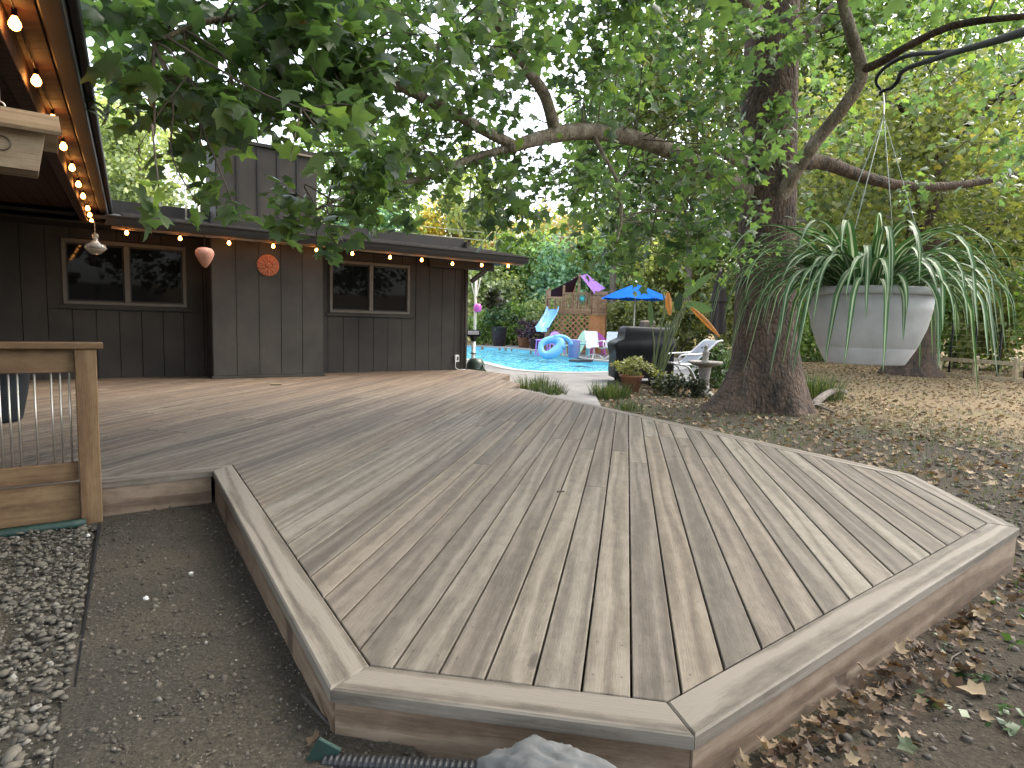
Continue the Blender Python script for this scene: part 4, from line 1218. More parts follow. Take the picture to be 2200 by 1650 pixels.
# small stones strewn over the dirt path
npb = 1500
u_, v_ = RNG.uniform(0.05, 0.95, npb), RNG.uniform(0, 1, npb)
ax_, ay_ = -0.56 + u_ * 0.84, 0.55 + u_ * 0.25
sp_ = np.stack([ax_ * (1 - v_) + (-2.75 + u_ * 0.8) * v_, ay_ * (1 - v_) + (3.95 + u_ * 0.4) * v_, np.full(npb, -0.216)], -1)
sp_[:, 2] += 0.075 * np.clip((3.6 - sp_[:, 1]) / 1.9, 0, 1)
o = stones('scattered_pebbles', sp_, RNG.gamma(1.3, 0.0016, npb) + 0.0016, RNG.uniform(0.5, 0.9, npb), 5)
tag(o, 'small pale pebbles strewn over the dirt path beside the deck', 'pebbles', kind='stuff')
M['whitestone'] = plain('white_stone', (0.55, 0.54, 0.50), 0.8, 0.1, 30.0)
for k, (q, lb) in enumerate((((-1.536, 2.903, -0.19), 'rounded white pebble alone on the dirt path nearest the deck trim'), ((-1.579, 2.604, -0.18), 'pointed white pebble in the middle of the dirt path'), ((-2.37, 3.39, -0.195), 'white stone at the far edge of the gravel near the railing post'))):
    b1 = MB(); b1.add([tuple(Vector(v) * (0.011 if k != 1 else 0.012) * random.uniform(0.8, 1.2)) for v in ICV], [tuple(int(i) for i in f) for f in ICF])
    o = b1.build('pebble', M['whitestone'], smooth=False); o.location = q; tag(o, lb, 'pebble', 'white pebbles on the path')
# limestone rock at the foot of the deck front
bmr = bmesh.new(); bmesh.ops.create_icosphere(bmr, subdivisions=5, radius=1.0)
from mathutils import noise as mnoise
for v in bmr.verts:
    d = v.co.copy()
    n1 = mnoise.fractal(d * 1.5 + Vector((3, 1, 7)), 1.0, 2.0, 5)
    n2 = mnoise.fractal(d * 5.0 + Vector((9, 2, 4)), 0.9, 2.1, 4)
    v.co = d * (1 + 0.24 * n1 + 0.09 * n2)
    v.co.x *= 0.185; v.co.y *= 0.10; v.co.z *= 0.10
me = bpy.data.meshes.new('limestone_rock'); bmr.to_mesh(me); bmr.free()
at = me.attributes.new('rnd', 'FLOAT', 'POINT')
o = link('limestone_rock', me, M['rock'], smooth=True); o.location = (0.13, 1.4, -0.06)
o.rotation_euler = (0.1, 0.12, -0.1)
tag(o, 'rough grey limestone rock against the front of the deck', 'rock')
# corrugated drain pipe lying along the front fascia
M['drain'] = plain('black_corrugated_plastic', (0.012, 0.013, 0.014), 0.45, 0.3, 20.0)
mb = MB()
p0, p1 = Vector((-0.486, 1.6, -0.155)), Vector((0.065, 1.5, -0.094))
n_ = 130
mb.tube([p0.lerp(p1, i / n_) for i in range(n_ + 1)], [0.026 if (i % 4) in (0, 1) else 0.021 for i in range(n_ + 1)], 14)
o = mb.build('drain_pipe', M['drain']); tag(o, 'black corrugated drain pipe lying along the front fascia', 'pipe')
npb = 700
tq_, lq_ = RNG.uniform(0.0, 1.0, npb), RNG.uniform(0.0, 0.34, npb)
fg = np.stack([A_[0] + (B_[0] - A_[0]) * tq_ - 0.16 * lq_, A_[1] + (B_[1] - A_[1]) * tq_ - lq_, -0.166 + RNG.uniform(-0.006, 0.012, npb)], -1)
o = stones('fascia_gravel', fg, RNG.gamma(2.2, 0.0032, npb) + 0.003, RNG.uniform(0.4, 0.8, npb), 8)
tag(o, 'loose gravel and grit lying along the front deck fascia', 'gravel', kind='stuff')
mb = MB(); mb.tube([(-0.628, 1.821, -0.1), (-0.493, 1.722, -0.15)], 0.006, 8)
o = mb.build('metal_stake', M['siding2'], smooth=True); tag(o, 'thin grey metal stake leaning by the front left deck corner', 'stake')
mb = MB(); mb.box((-0.496, 1.603, -0.14), (0.07, 0.012, 0.09), rz=0.5, rot=Matrix.Rotation(0.5, 3, 'Y'), bev=0.002)
o = mb.build('green_metal_scrap', M['green_edge']); tag(o, 'bent green metal edging scrap at the end of the drain pipe', 'metal scrap')

# ================================================================== things round the pool
M['playwood'] = wood('aged_cedar', (0.26, 0.155, 0.085), (0.13, 0.07, 0.035), (0.36, 0.25, 0.16), huevar=0.35, rand=True)
M['lattice'] = plain('orange_cedar_lattice', (0.40, 0.19, 0.09), 0.8, 0.15, 6.0)
M['plywood'] = plain('orange_plywood', (0.46, 0.20, 0.075), 0.8, 0.2, 3.0)
M['purple'] = plain('purple_canvas', (0.30, 0.14, 0.50), 0.8, 0.1, 2.0)
M['magenta'] = plain('magenta_plastic', (0.52, 0.10, 0.40), 0.4, 0.08, 3.0)
M['violet'] = plain('violet_plastic', (0.42, 0.20, 0.60), 0.4, 0.08, 3.0)
M['lilac'] = plain('lilac_plastic', (0.36, 0.34, 0.62), 0.45, 0.1, 3.0)
M['skyblue'] = plain('sky_blue_plastic', (0.16, 0.42, 0.72), 0.35, 0.08, 3.0)
M['aqua'] = plain('aqua_plastic', (0.12, 0.50, 0.62), 0.4, 0.08, 3.0)
M['mint'] = plain('mint_foam', (0.42, 0.66, 0.50), 0.6, 0.08, 3.0)
M['turq'] = plain('turquoise_plastic', (0.05, 0.42, 0.42), 0.5, 0.1, 3.0)
M['umb'] = plain('blue_umbrella_canvas', (0.004, 0.125, 0.60), 0.85, 0.08, 2.0, spec=0.15)
M['cream'] = plain('cream_pole', (0.60, 0.55, 0.44), 0.5, 0.08, 4.0)
M['slingwhite'] = plain('white_sling_mesh', (0.62, 0.64, 0.68), 0.7, 0.06, 8.0)
M['cover'] = plain('black_vinyl_cover', (0.008, 0.009, 0.010), 0.55, 0.3, 5.0, spec=0.3, bstr=0.3)
M['stone'] = plain('cast_concrete', (0.27, 0.25, 0.22), 0.9, 0.25, 12.0, bstr=0.6)
M['alum'] = plain('silver_aluminium', (0.62, 0.63, 0.65), 0.35, 0.08, 6.0, metal=0.7)
M['grey_sling'] = plain('grey_sling_mesh', (0.17, 0.19, 0.225), 0.7, 0.08, 8.0)
M['darkplanter'] = plain('dark_planter', (0.06, 0.045, 0.05), 0.7, 0.2, 6.0)
M['clay'] = plain('clay_pot', (0.27, 0.12, 0.065), 0.85, 0.2, 7.0)
M['darkumb'] = plain('dark_brown_canvas', (0.025, 0.017, 0.014), 0.85, 0.2, 5.0)
M['hose'] = plain('dark_green_hose', (0.02, 0.04, 0.026), 0.4, 0.2, 9.0)

M['lf_grass'] = leafmat('grass_blades', [(0.0, (0.022, 0.042, 0.016)), (0.5, (0.05, 0.08, 0.03)), (1.0, (0.13, 0.14, 0.06))], 0.3, 0.5)
M['lf_purple'] = leafmat('purple_foliage', [(0.0, (0.025, 0.012, 0.02)), (1.0, (0.08, 0.04, 0.06))], 0.2, 0.4, (1, .7, .8))
M['lf_shrub'] = leafmat('shrub_foliage', [(0.0, (0.02, 0.045, 0.015)), (0.6, (0.06, 0.11, 0.035)), (1.0, (0.13, 0.18, 0.06))], 0.3, 0.4)
M['lf_pale'] = leafmat('pale_wispy_foliage', [(0.0, (0.10, 0.12, 0.04)), (1.0, (0.28, 0.27, 0.11))], 0.35, 0.5)
M['lf_dark'] = leafmat('dark_basket_foliage', [(0.0, (0.018, 0.03, 0.012)), (1.0, (0.06, 0.07, 0.03))], 0.2, 0.5)
M['bark2'] = plain('grey_bark', (0.15, 0.125, 0.10), 0.95, 0.35, 14.0, bstr=0.9)

def puff(name, c, rad, n, size, mat, parent=None, tmpl=LEAF_LO, up_=0.5, seed=0, kindstuff=False, world_coords=True):
    """bushy mass: clumps of leaves spread through an ellipsoid"""
    r = np.random.default_rng(seed)
    nc = max(5, n // 45)
    d = r.normal(size=(nc, 3)); d /= np.linalg.norm(d, axis=1, keepdims=True)
    cc = d * (r.uniform(0.25, 1.0, (nc, 1)) ** 0.6)
    k = r.integers(0, nc, n)
    p = cc[k] + r.normal(0, 0.17, (n, 3))
    pos = p * np.array(rad) + np.array(c)
    nr = r.normal(size=(n, 3)) + np.array([0, 0, up_]) + p * 0.6
    tip = r.normal(size=(n, 3)) + p + np.array([0, 0, -0.4])
    V, F, R = scatter(tmpl, pos, nr, tip, size * r.uniform(0.6, 1.4, n), np.clip(r.normal(0.5, 0.2, n) + (r.normal(0, 0.12, nc))[k], 0, 1))
    return np_mesh(name, V, F, mat, parent, rnd=R, world_coords=world_coords)

def tuft(name, c, rad, n, h, w, mat, parent=None, seed=0, lean=0.5, world_coords=True):
    """tuft of arching blades"""
    r = np.random.default_rng(seed)
    a = r.uniform(0, 2 * math.pi, n); rr = rad * np.sqrt(r.uniform(0, 1, n))
    b = np.stack([rr * np.cos(a), rr * np.sin(a), np.zeros(n)], -1)
    az = a + r.normal(0, 0.6, n); ln = lean * r.uniform(0.2, 1.3, n); hh = h * r.uniform(0.5, 1.2, n)
    out = np.stack([np.cos(az), np.sin(az), np.zeros(n)], -1); sd_ = np.stack([-np.sin(az), np.cos(az), np.zeros(n)], -1)
    P = []
    for t, wf in ((0, 1.0), (0.5, 0.8), (1.0, 0.05)):
        q = b + out * (ln * hh * t ** 1.7)[:, None] + np.array([0, 0, 1.0]) * (hh * (t - 0.28 * ln * t * t))[:, None]
        P += [q - sd_ * w * wf / 2, q + sd_ * w * wf / 2]
    V = np.stack(P, 1) + np.array(c)
    F = np.array([(0, 1, 3, 2), (2, 3, 5, 4)])
    FF = (F[None] + (np.arange(n) * 6)[:, None, None]).reshape(-1, 4)
    return np_mesh(name, V.reshape(-1, 3), FF, mat, parent, rnd=np.repeat(r.uniform(0, 1, n), 6), world_coords=world_coords)

# ---- play tower
PX0 = Vector((2.6, 26, -0.145)); PX0.z = PZ
play = thing('play_tower', 'wooden play tower with purple canopy and lattice base beyond the pool', 'play tower', PX0)
def zz(py): return float(CAMH + (694.5 - py) / 1330 * 26.4) - PZ
def xx(px): return (px - 1235) / 1330 * 26.2
def pb(name, x0, x1, y0, y1, z0, z1, mat=None, bev=0.0, par=None):
    mb = MB(); mb.box(((x0 + x1) / 2, (y0 + y1) / 2, (z0 + z1) / 2), (abs(x1 - x0), abs(y1 - y0), abs(z1 - z0)), bev=bev)
    return mb.build(name, mat or M['playwood'], par or play)
zf = zz(668)
for px_, ytop, yy in ((1177, 622, 0.0), (1177, 622, 2.0), (1207, 616, 0.0), (1239, 591, 0.02), (1266, 622, 0.0), (1266, 622, 2.0), (1297, 632, 0.0), (1297, 632, 2.0), (1239, 591, 2.0)):
    pb('post', xx(px_) - 0.05, xx(px_) + 0.05, yy, yy + 0.09, 0.0, zz(ytop))
pb('floor', xx(1178), xx(1298), 0.0, 2.05, zf - 0.05, zf)
pb('beam', xx(1186), xx(1266), -0.06, -0.005, zz(676), zz(665))
pb('beam', xx(1268), xx(1299), -0.06, -0.005, zz(676), zz(667))
pb('rail', xx(1206), xx(1268), -0.05, -0.004, zz(634), zz(631)); pb('rail', xx(1172), xx(1206), -0.05, -0.004, zz(645), zz(640))
pb('rail', xx(1264), xx(1300), -0.05, -0.004, zz(635), zz(627))
k_ = 0
px_ = 1209.5
while px_ < 1265:
    pb('baluster', xx(px_), xx(px_ + 3.0), -0.045, -0.01, zf - 0.02, zz(632 + (k_ % 3)))
    px_ += 4.7; k_ += 1
for k in range(4):
    pb('baluster', xx(1186 + k * 5), xx(1188.6 + k * 5), -0.045, -0.01, zf, zz(644))
for k in range(6):
    pb('board', xx(1268.5 + k * 4.9), xx(1273.0 + k * 4.9), -0.04, -0.01, zf - 0.03, zz(636))
for k in range(24):
    if k % 3 == 0: pb('back_board', xx(1178 + k * 5), xx(1181.0 + k * 5), 2.0, 2.03, zf, zz(634))
pb('plywood_panel', xx(1263), xx(1297), -0.02, 0.0, 0.05, zz(677), M['plywood'])
pb('plywood_side', xx(1297), xx(1297) + 0.02, 0.0, 2.0, 0.05, zz(677), M['plywood'])
# diagonal lattice, strip by strip
x0, x1, z0, z1 = xx(1187), xx(1263), 0.05, zz(677)
for sgn, yy in ((1, -0.012), (-1, -0.004)):
    c0 = -3.0
    while c0 < 4.0:
        pl = [(x0, z0), (x1, z0), (x1, z1), (x0, z1)]
        nx_, nz_ = 0.7071 * sgn, 0.7071
        pl = clip_half(clip_half(pl, nx_, nz_, c0 + 0.045), -nx_, -nz_, -c0)
        if len(pl) >= 3 and abs(area(pl)) > 0.002:
            if area(pl) < 0: pl = pl[::-1]
            n = len(pl)
            b1 = MB(); b1.add([(x, yy, z) for x, z in pl] + [(x, yy - 0.008, z) for x, z in pl], [tuple(range(n)), tuple(range(2 * n - 1, n - 1, -1))] + [(i, (i + 1) % n, (i + 1) % n + n, i + n) for i in range(n)])
            b1.build('lattice_strip', M['lattice'], play)
        c0 += 0.165
# canopy panels
def panel(name, pts, mat, th=0.01, sag=0.0, nu=6):
    a, b, c, d = (Vector(p) for p in pts)
    vs, fs = [], []
    for j in range(nu + 1):
        for i in range(nu + 1):
            u, v = i / nu, j / nu
            p = (a * (1 - u) + b * u) * (1 - v) + (d * (1 - u) + c * u) * v
            p.z -= sag * math.sin(math.pi * u) * math.sin(math.pi * (0.5 if nu < 2 else v * 0.8 + 0.1))
            vs.append(p)
    for j in range(nu):
        for i in range(nu):
            q = j * (nu + 1) + i
            fs.append((q, q + 1, q + nu + 2, q + nu + 1))
    mb = MB(); mb.add(vs, fs); o = mb.build(name, mat, play, smooth=True)
    return o
M['plum'] = plain('plum_canvas', (0.07, 0.02, 0.05), 0.85, 0.15, 2.0)
panel('canopy_panel', [(xx(1237), -0.05, zz(596)), (xx(1180), -0.05, zz(627)), (xx(1181), 2.0, zz(644)), (xx(1236), 2.0, zz(625))], M['plum'], sag=0.08)
panel('canopy_panel', [(xx(1240), -0.1, zz(596)), (xx(1262), 1.4, zz(586)), (xx(1304), 1.4, zz(616)), (xx(1270), -0.2, zz(632))], M['purple'], sag=0.02)
# turquoise sun ornament and slide
orn = MB(); orn.lathe([(0.0, 0.03), (0.07, 0.025), (0.09, 0.0)], (xx(1246), -0.06, zz(643)), 16, rot=Matrix.Rotation(math.pi / 2, 3, 'X'))
orn = orn.build('sun_ornament', M['turq'], play)
for k in range(10):
    a = k / 10 * 2 * math.pi
    b1 = MB(); b1.bar((xx(1246) + 0.08 * math.cos(a), -0.06, zz(643) + 0.08 * math.sin(a)), (xx(1246) + 0.2 * math.cos(a), -0.06, zz(643) + 0.2 * math.sin(a)), 0.045, 0.012)
    b1.build('ray', M['turq'], orn)
sl_c = [Vector((xx(1186), -0.05, zf + 0.02)), Vector((xx(1181), -0.35, zz(682))), Vector((xx(1173), -0.8, zz(694))), Vector((xx(1165), -1.2, zz(706))), Vector((xx(1159), -1.6, zz(713)))]
sl_c, _ = smooth_path(sl_c, [0] * 5, 4)
vs, fs = [], []
for i, p in enumerate(sl_c):
    d = (sl_c[min(i + 1, len(sl_c) - 1)] - sl_c[max(i - 1, 0)]).normalized()
    s_ = d.cross(Vector((0, 0, 1))).normalized(); u_ = s_.cross(d)
    for a, b in ((-0.27, 0.16), (-0.23, 0.18), (-0.21, 0.0), (0.21, 0.0), (0.23, 0.18), (0.27, 0.16)):
        vs.append(p + s_ * a + u_ * b)
for i in range(len(sl_c) - 1):
    for k in range(5):
        fs.append((i * 6 + k, i * 6 + k + 1, i * 6 + k + 7, i * 6 + k + 6))
mb = MB(); mb.add(vs, fs); mb.build('slide', M['skyblue'], play, smooth=True)
# ---- blue parasol
UC = Vector((4.837, 25, 2.516))
umb = thing('blue_parasol', 'open bright blue patio umbrella on a pale pole', 'parasol', (UC.x, UC.y, PZ))
h0 = UC.z - PZ
zt_, zr_ = h0 + 0.18, h0 - 0.40
for k in range(8):
    a0, a1 = (k / 8 + 1 / 16) * 2 * math.pi, ((k + 1) / 8 + 1 / 16) * 2 * math.pi
    vs, fs = [], []
    for j in range(7):
        t = j / 6
        r = 1.40 * t; z = zt_ + (zr_ - zt_) * (0.75 * t + 0.25 * t * t)
        for i in range(5):
            u = i / 4
            p = Vector((math.cos(a0), math.sin(a0), 0)).lerp(Vector((math.cos(a1), math.sin(a1), 0)), u) * r
            vs.append((p.x, p.y, z - 0.05 * t * math.sin(math.pi * u)))
    for j in range(6):
        for i in range(4):
            q = j * 5 + i
            fs.append((q, q + 1, q + 6, q + 5))
    b1 = MB(); b1.add(vs, fs); b1.build('canopy_panel', M['umb'], umb, smooth=True)
    b1 = MB(); b1.bar((0, 0, zt_ - 0.03), (1.38 * math.cos(a0), 1.38 * math.sin(a0), zr_ - 0.02), 0.02); b1.build('rib', M['cream'], umb)
mb = MB(); mb.tube([(0, 0, 0), (0, 0, zt_)], 0.028, 10); mb.build('pole', M['cream'], umb, smooth=True)
mb = MB(); mb.lathe([(0, 0.14), (0.03, 0.13), (0.05, 0.06), (0.04, 0.0)], (0, 0, zt_), 12); mb.build('finial', M['white'], umb, smooth=True)
mb = MB(); mb.lathe([(0.0, 0.09), (0.1, 0.09), (0.25, 0.05), (0.28, 0.0)], seg=20); mb.build('base', M['stone'], umb, smooth=True)
# ---- swivel patio chairs
def swivel_chair(name, label, loc, rz):
    t = thing(name, label, 'chair', loc, rz, 'white swivel chairs by the pool')
    for sx_ in (-1, 1):
        x = 0.28 * sx_
        b1 = MB(); b1.tube([(x, 0.26, 0.98), (x, 0.2, 0.75), (x, 0.12, 0.42), (x, -0.05, 0.38), (x, -0.26, 0.42)], 0.016, 6, sub=3); b1.build('side_frame', M['white'], t, smooth=True)
        b1 = MB(); b1.tube([(x, 0.17, 0.62), (x + 0.03 * sx_, -0.05, 0.66), (x + 0.03 * sx_, -0.24, 0.62), (x + 0.02 * sx_, -0.26, 0.45), (x, -0.1, 0.36), (x, 0.1, 0.38)], 0.018, 6, sub=4); b1.build('arm', M['white'], t, smooth=True)
    b1 = MB()
    pr = [(0.26, 1.0), (0.235, 0.88), (0.19, 0.72), (0.14, 0.52), (0.10, 0.42), (0.0, 0.395), (-0.14, 0.405), (-0.26, 0.43)]
    vs = [(sx_ * 0.27, y, z) for y, z in pr for sx_ in (-1, 1)]
    b1.add(vs, [(2 * i, 2 * i + 1, 2 * i + 3, 2 * i + 2) for i in range(len(pr) - 1)]); b1.build('sling', M['slingwhite'], t, smooth=True)
    b1 = MB(); b1.tube([(0, 0, 0.1), (0, 0, 0.37)], 0.03, 8); b1.build('column', M['white'], t, smooth=True)
    for k in range(4):
        a = math.pi / 4 + k * math.pi / 2
        b1 = MB(); b1.tube([(0, 0, 0.16), (0.2 * math.cos(a), 0.2 * math.sin(a), 0.12), (0.34 * math.cos(a), 0.34 * math.sin(a), 0.0)], 0.018, 6, sub=3); b1.build('foot', M['white'], t, smooth=True)
    return t
swivel_chair('swivel_chair', 'white mesh swivel chair in front of the pink chair', (2.996, 22.836, -0.2), 0.5)
swivel_chair('swivel_chair', 'white mesh swivel chair partly hidden behind the covered grill', (3.641, 22.57, -0.2), -0.35)
# ---- moulded plastic chairs
def tub_chair(name, label, loc, rz, mat):
    t = thing(name, label, 'chair', loc, rz)
    b1 = MB(); n = 14; vs, fs = [], []
    for i in range(n + 1):
        a = -0.25 + (math.pi + 0.5) * i / n
        h = 0.62 + 0.30 * max(0, math.sin(a)) ** 1.5
        for rr, z in ((0.27, 0.42), (0.31, 0.6 * h + 0.2), (0.33, h), (0.30, h + 0.01), (0.28, 0.6 * h + 0.2)):
            vs.append((rr * math.cos(a), rr * math.sin(a) * 0.95, z))
    for i in range(n):
        for k in range(4):
            fs.append((i * 5 + k, i * 5 + k + 1, i * 5 + k + 6, i * 5 + k + 5))
    b1.add(vs, fs); b1.build('backrest', mat, t, smooth=True)
    b1 = MB(); b1.lathe([(0, 0.41), (0.2, 0.405), (0.28, 0.42), (0.29, 0.38), (0, 0.37)], seg=18); b1.build('seat', mat, t, smooth=True)
    for sx_ in (-1, 1):
        for sy_ in (-1, 1):
            b1 = MB(); b1.bar((sx_ * 0.2, sy_ * 0.2, 0.4), (sx_ * 0.26, sy_ * 0.26, 0), 0.05); b1.build('leg', mat, t)
    return t
tub_chair('plastic_chair', 'violet plastic tub chair behind the blue pool float', (1.791, 25.308, -0.2), 0.3, M['violet'])
tub_chair('plastic_chair', 'hot pink plastic tub chair between the two white chairs', (3.491, 25.488, -0.2), 0.1, M['magenta'])
# lilac side table, aqua stool
def low_table(name, label, loc, rz, mat, w, h):
    t = thing(name, label, 'table', loc, rz)
    b1 = MB(); b1.box((0, 0, h - 0.02), (w, w, 0.04), bev=0.012); b1.build('table_top', mat, t)
    for sx_ in (-1, 1):
        for sy_ in (-1, 1):
            b1 = MB(); b1.bar((sx_ * w * 0.4, sy_ * w * 0.4, h - 0.03), (sx_ * w * 0.47, sy_ * w * 0.47, 0), 0.045); b1.build('leg', mat, t)
low_table('plastic_table', 'small lilac plastic table left of the blue pool float', (1.149, 23.767, -0.2), 0.2, M['violet'], 0.5, 0.62)
low_table('plastic_table', 'small aqua plastic table beside the white swivel chair', (2.702, 23.907, -0.2), 0.1, M['aqua'], 0.42, 0.50)
low_table('plastic_table', 'low mint green plastic table under the arch of the pool float', (2.007, 24.206, -0.2), 0.4, M['mint'], 0.36, 0.42)
# inflatable float leaning on its edge
t_ = thing('pool_float', 'light blue inflatable pool float ring propped at the pool edge', 'pool float', (1.395, 22.507, -0.2), 0.0)
b1 = MB(); b1.tube([(0.34 * math.cos(a) * (1.0 + 0.25 * math.sin(a)) - 0.05 + 0.12 * math.sin(a), 0.16 * math.sin(a), 0.38 + 0.28 * math.sin(a)) for a in np.linspace(0, 2 * math.pi, 25)], [0.15 + 0.04 * math.cos(a) for a in np.linspace(0, 2 * math.pi, 25)], 12, caps=False); b1.build('ring', M['skyblue'], t_, smooth=True)
b1 = MB(); b1.tube([(0.1, 0.12, 0.74), (0.4, 0.12, 0.76), (0.62, 0.08, 0.66), (0.74, 0.02, 0.48)], [0.10, 0.09, 0.08, 0.06], 10, sub=4); b1.build('arch', M['skyblue'], t_, smooth=True)
# laundry style basket, leaning board, towel
t_ = thing('plastic_basket', 'tall lilac plastic basket beside the blue float', 'basket', (2.247, 22.917, -0.2))
b1 = MB(); b1.lathe([(0, 0), (0.19, 0), (0.235, 0.62), (0.25, 0.64), (0.25, 0.67), (0.225, 0.66), (0.18, 0.03), (0, 0.03)], seg=20); b1.build('shell', M['lilac'], t_, smooth=True)
for k in range(2):
    b1 = MB(); a = k * math.pi; b1.tube([(0.25 * math.cos(a) , -0.07, 0.6), (0.29 * math.cos(a), 0, 0.6), (0.25 * math.cos(a), 0.07, 0.6)], 0.015, 6, sub=3); b1.build('handle', M['lilac'], t_, smooth=True)
mb = MB(); pl = [(0.17 * math.cos(a), 0.55 + 0.55 * math.sin(a)) for a in np.linspace(0, 2 * math.pi, 21)[:-1]]
mb.prism(pl, -0.03, 0.03, ch=0.01); o = mb.build('foam_board', M['mint'], smooth=False)
o.location = (2.506, 24.461, -0.2); o.rotation_euler = (math.radians(72), math.radians(18), -0.1)
tag(o, 'pale mint foam swim board leaning behind the lilac basket', 'swim board')
mb = MB(); mb.box((0, 0, 0.03), (0.75, 0.4, 0.06), bev=0.02); mb.box((0.2, -0.05, 0.075), (0.4, 0.28, 0.03), bev=0.01)
o = mb.build('folded_towel', M['darkplanter']); o.location = (2.28, 20.666, -0.2); o.rotation_euler = (0, 0, -0.25)
tag(o, 'dark folded towel lying on the far pool coping', 'towel')
# ---- planters beyond the pool
def planter(name, label, loc, r0_, r1_, h, mat, lmat, n, ls, spread, hp, seed, grp=None):
    t = thing(name, label, 'planter', loc, 0, grp)
    b1 = MB(); b1.lathe([(0, 0), (r0_, 0), (r1_, h - 0.04), (r1_ * 1.1, h - 0.03), (r1_ * 1.1, h), (r1_ * 0.95, h), (r1_ * 0.9, h - 0.06), (0, h - 0.06)], seg=22); b1.build('pot', mat, t, smooth=True)
    o = puff('foliage', (0, 0, h + hp * 0.5), (spread, spread, hp * 0.6), n, ls, lmat, t, seed=seed, world_coords=False); tag(o, kind='stuff')
    return t
planter('tall_planter', 'tall dark planter with a leafy green plant at the far pool edge', (-0.721, 31.689, -0.2), 0.30, 0.40, 0.98, M['darkplanter'], M['lf_shrub'], 900, 0.16, 0.75, 1.1, 3)
planter('flower_pot', 'clay pot of dark purple foliage beyond the pool', (0.551, 30.838, -0.2), 0.26, 0.34, 0.5, M['clay'], M['lf_purple'], 420, 0.12, 0.5, 0.7, 4)
planter('flower_pot', 'dark pot of glossy purple leaves beside the lilac table', (1.064, 29.589, -0.2), 0.22, 0.30, 0.48, M['darkplanter'], M['lf_purple'], 520, 0.13, 0.55, 0.95, 5)
# ---- hanging basket, shepherd pole with pink lantern
hb = Vector((-0.475, 15.5, 1.62))
t_ = thing('hanging_basket', 'dark trailing hanging basket beside the house gable', 'hanging basket', hb - Vector((0, 0, 0.15)))
b1 = MB(); b1.lathe([(0, 0), (0.10, 0.01), (0.18, 0.10), (0.21, 0.18), (0.19, 0.18), (0, 0.16)], seg=18); b1.build('bowl', M['darkplanter'], t_, smooth=True)
o = puff('foliage', (0, 0, 0.16), (0.34, 0.34, 0.2), 750, 0.08, M['lf_dark'], t_, seed=9, world_coords=False); tag(o, kind='stuff')
b1 = MB(); b1.tube([(0, 0, 0.18), (0, 0, 3.4)], 0.006, 6); b1.build('wire', M['black'], t_, smooth=True)
sp = Vector((-1.285, 20.5, 0.358)); sp.z = PZ
t_ = thing('garden_pole', 'slim pale garden pole with forked top near the pool', 'pole', sp)
zt_ = (-1.33, 20.5, 2.411)[2] - PZ
b1 = MB(); b1.tube([(0, 0, 0), (0.02, 0, zt_)], 0.045, 8); b1.build('shaft', M['cream'], t_, smooth=True)
for sx_ in (-1, 1):
    b1 = MB(); b1.tube([(0.02, 0, zt_ * 0.75), (0.1 * sx_, 0, zt_ * 0.9), (0.16 * sx_, 0, zt_ * 1.02)], 0.02, 6, sub=3); b1.build('prong', M['cream'], t_, smooth=True)
lp = Vector((-1.197, 20.4, 1.489))
t_ = thing('pink_lantern', 'small hot pink lantern hanging on the garden pole', 'lantern', lp - Vector((0, 0, 0.14)))
b1 = MB(); b1.lathe([(0, 0), (0.09, 0.0), (0.13, 0.06), (0.13, 0.2), (0.09, 0.26), (0, 0.27)], seg=14); b1.build('body', M['magenta'], t_, smooth=True)
b1 = MB(); b1.tube([(0, 0, 0.27), (-0.04, 0.05, 0.5), (-0.11, 0.1, 0.6)], 0.01, 6, sub=3); b1.build('hook', M['black'], t_, smooth=True)
# ---- white post with a black framed sign beside the house corner, hose coil
wp = Vector((-0.935, 14.6, -0.041)); wp.z = PZ
t_ = thing('post_light', 'white post with a black framed lamp head beside the house corner', 'post', wp)
zz2 = lambda py: (-0.954, 14.6, 0.858)[2] + (708 - py) / 1330 * 14.6 - PZ
b1 = MB(); b1.tube([(0, 0, 0), (0, 0, zz2(733))], 0.045, 10); b1.build('post', M['white'], t_, smooth=True)
b1 = MB(); b1.box((0, 0, zz2(716)), (0.33, 0.12, 0.16), bev=0.03); hd_ = b1.build('head', M['black'], t_)
b1 = MB(); b1.box((0, -0.066, zz2(715)), (0.26, 0.02, 0.08), bev=0.008); b1.build('lens', M['slingwhite'], hd_)
b1 = MB(); b1.lathe([(0.05, 0), (0.06, 0.02), (0.10, 0.12), (0, 0.12)], (0, 0, zz2(733)), 12); b1.build('neck', M['black'], t_, smooth=True)
b1 = MB(); b1.lathe([(0.045, 0), (0.08, 0.005), (0.08, 0.02), (0.045, 0.025)], (0, 0, zz2(760)), 14); b1.build('collar', M['black'], t_)
hp_ = Vector((-0.848, 14.2, 0.099)); hp_.z = PZ
t_ = thing('garden_hose', 'dark green garden hose coiled in a heap at the house corner', 'hose', hp_)
pts = []
for i in range(150):
    a = i * 0.42
    r = 0.20 + 0.05 * math.sin(i * 0.9) - 0.0006 * i
    pts.append((r * math.cos(a), r * math.sin(a), 0.03 + i * 0.0020 + 0.012 * math.sin(i * 1.7)))
pts += [(0.2, -0.2, 0.18), (0.32, -0.24, 0.05), (0.55, -0.2, 0.03)]
b1 = MB(); b1.tube(pts, 0.022, 6); b1.build('coil', M['hose'], t_, smooth=True)
b1 = MB(); b1.lathe([(0, 0.42), (0.14, 0.40), (0.2, 0.3), (0.22, 0.1), (0.2, 0.0)], seg=18); b1.build('reel_cover', M['hose'], t_, smooth=True)
b1 = MB(); b1.tube([(0.55, -0.2, 0.03), (0.64, -0.18, 0.04)], 0.035, 8); b1.build('nozzle', M['steel'], t_, smooth=True)
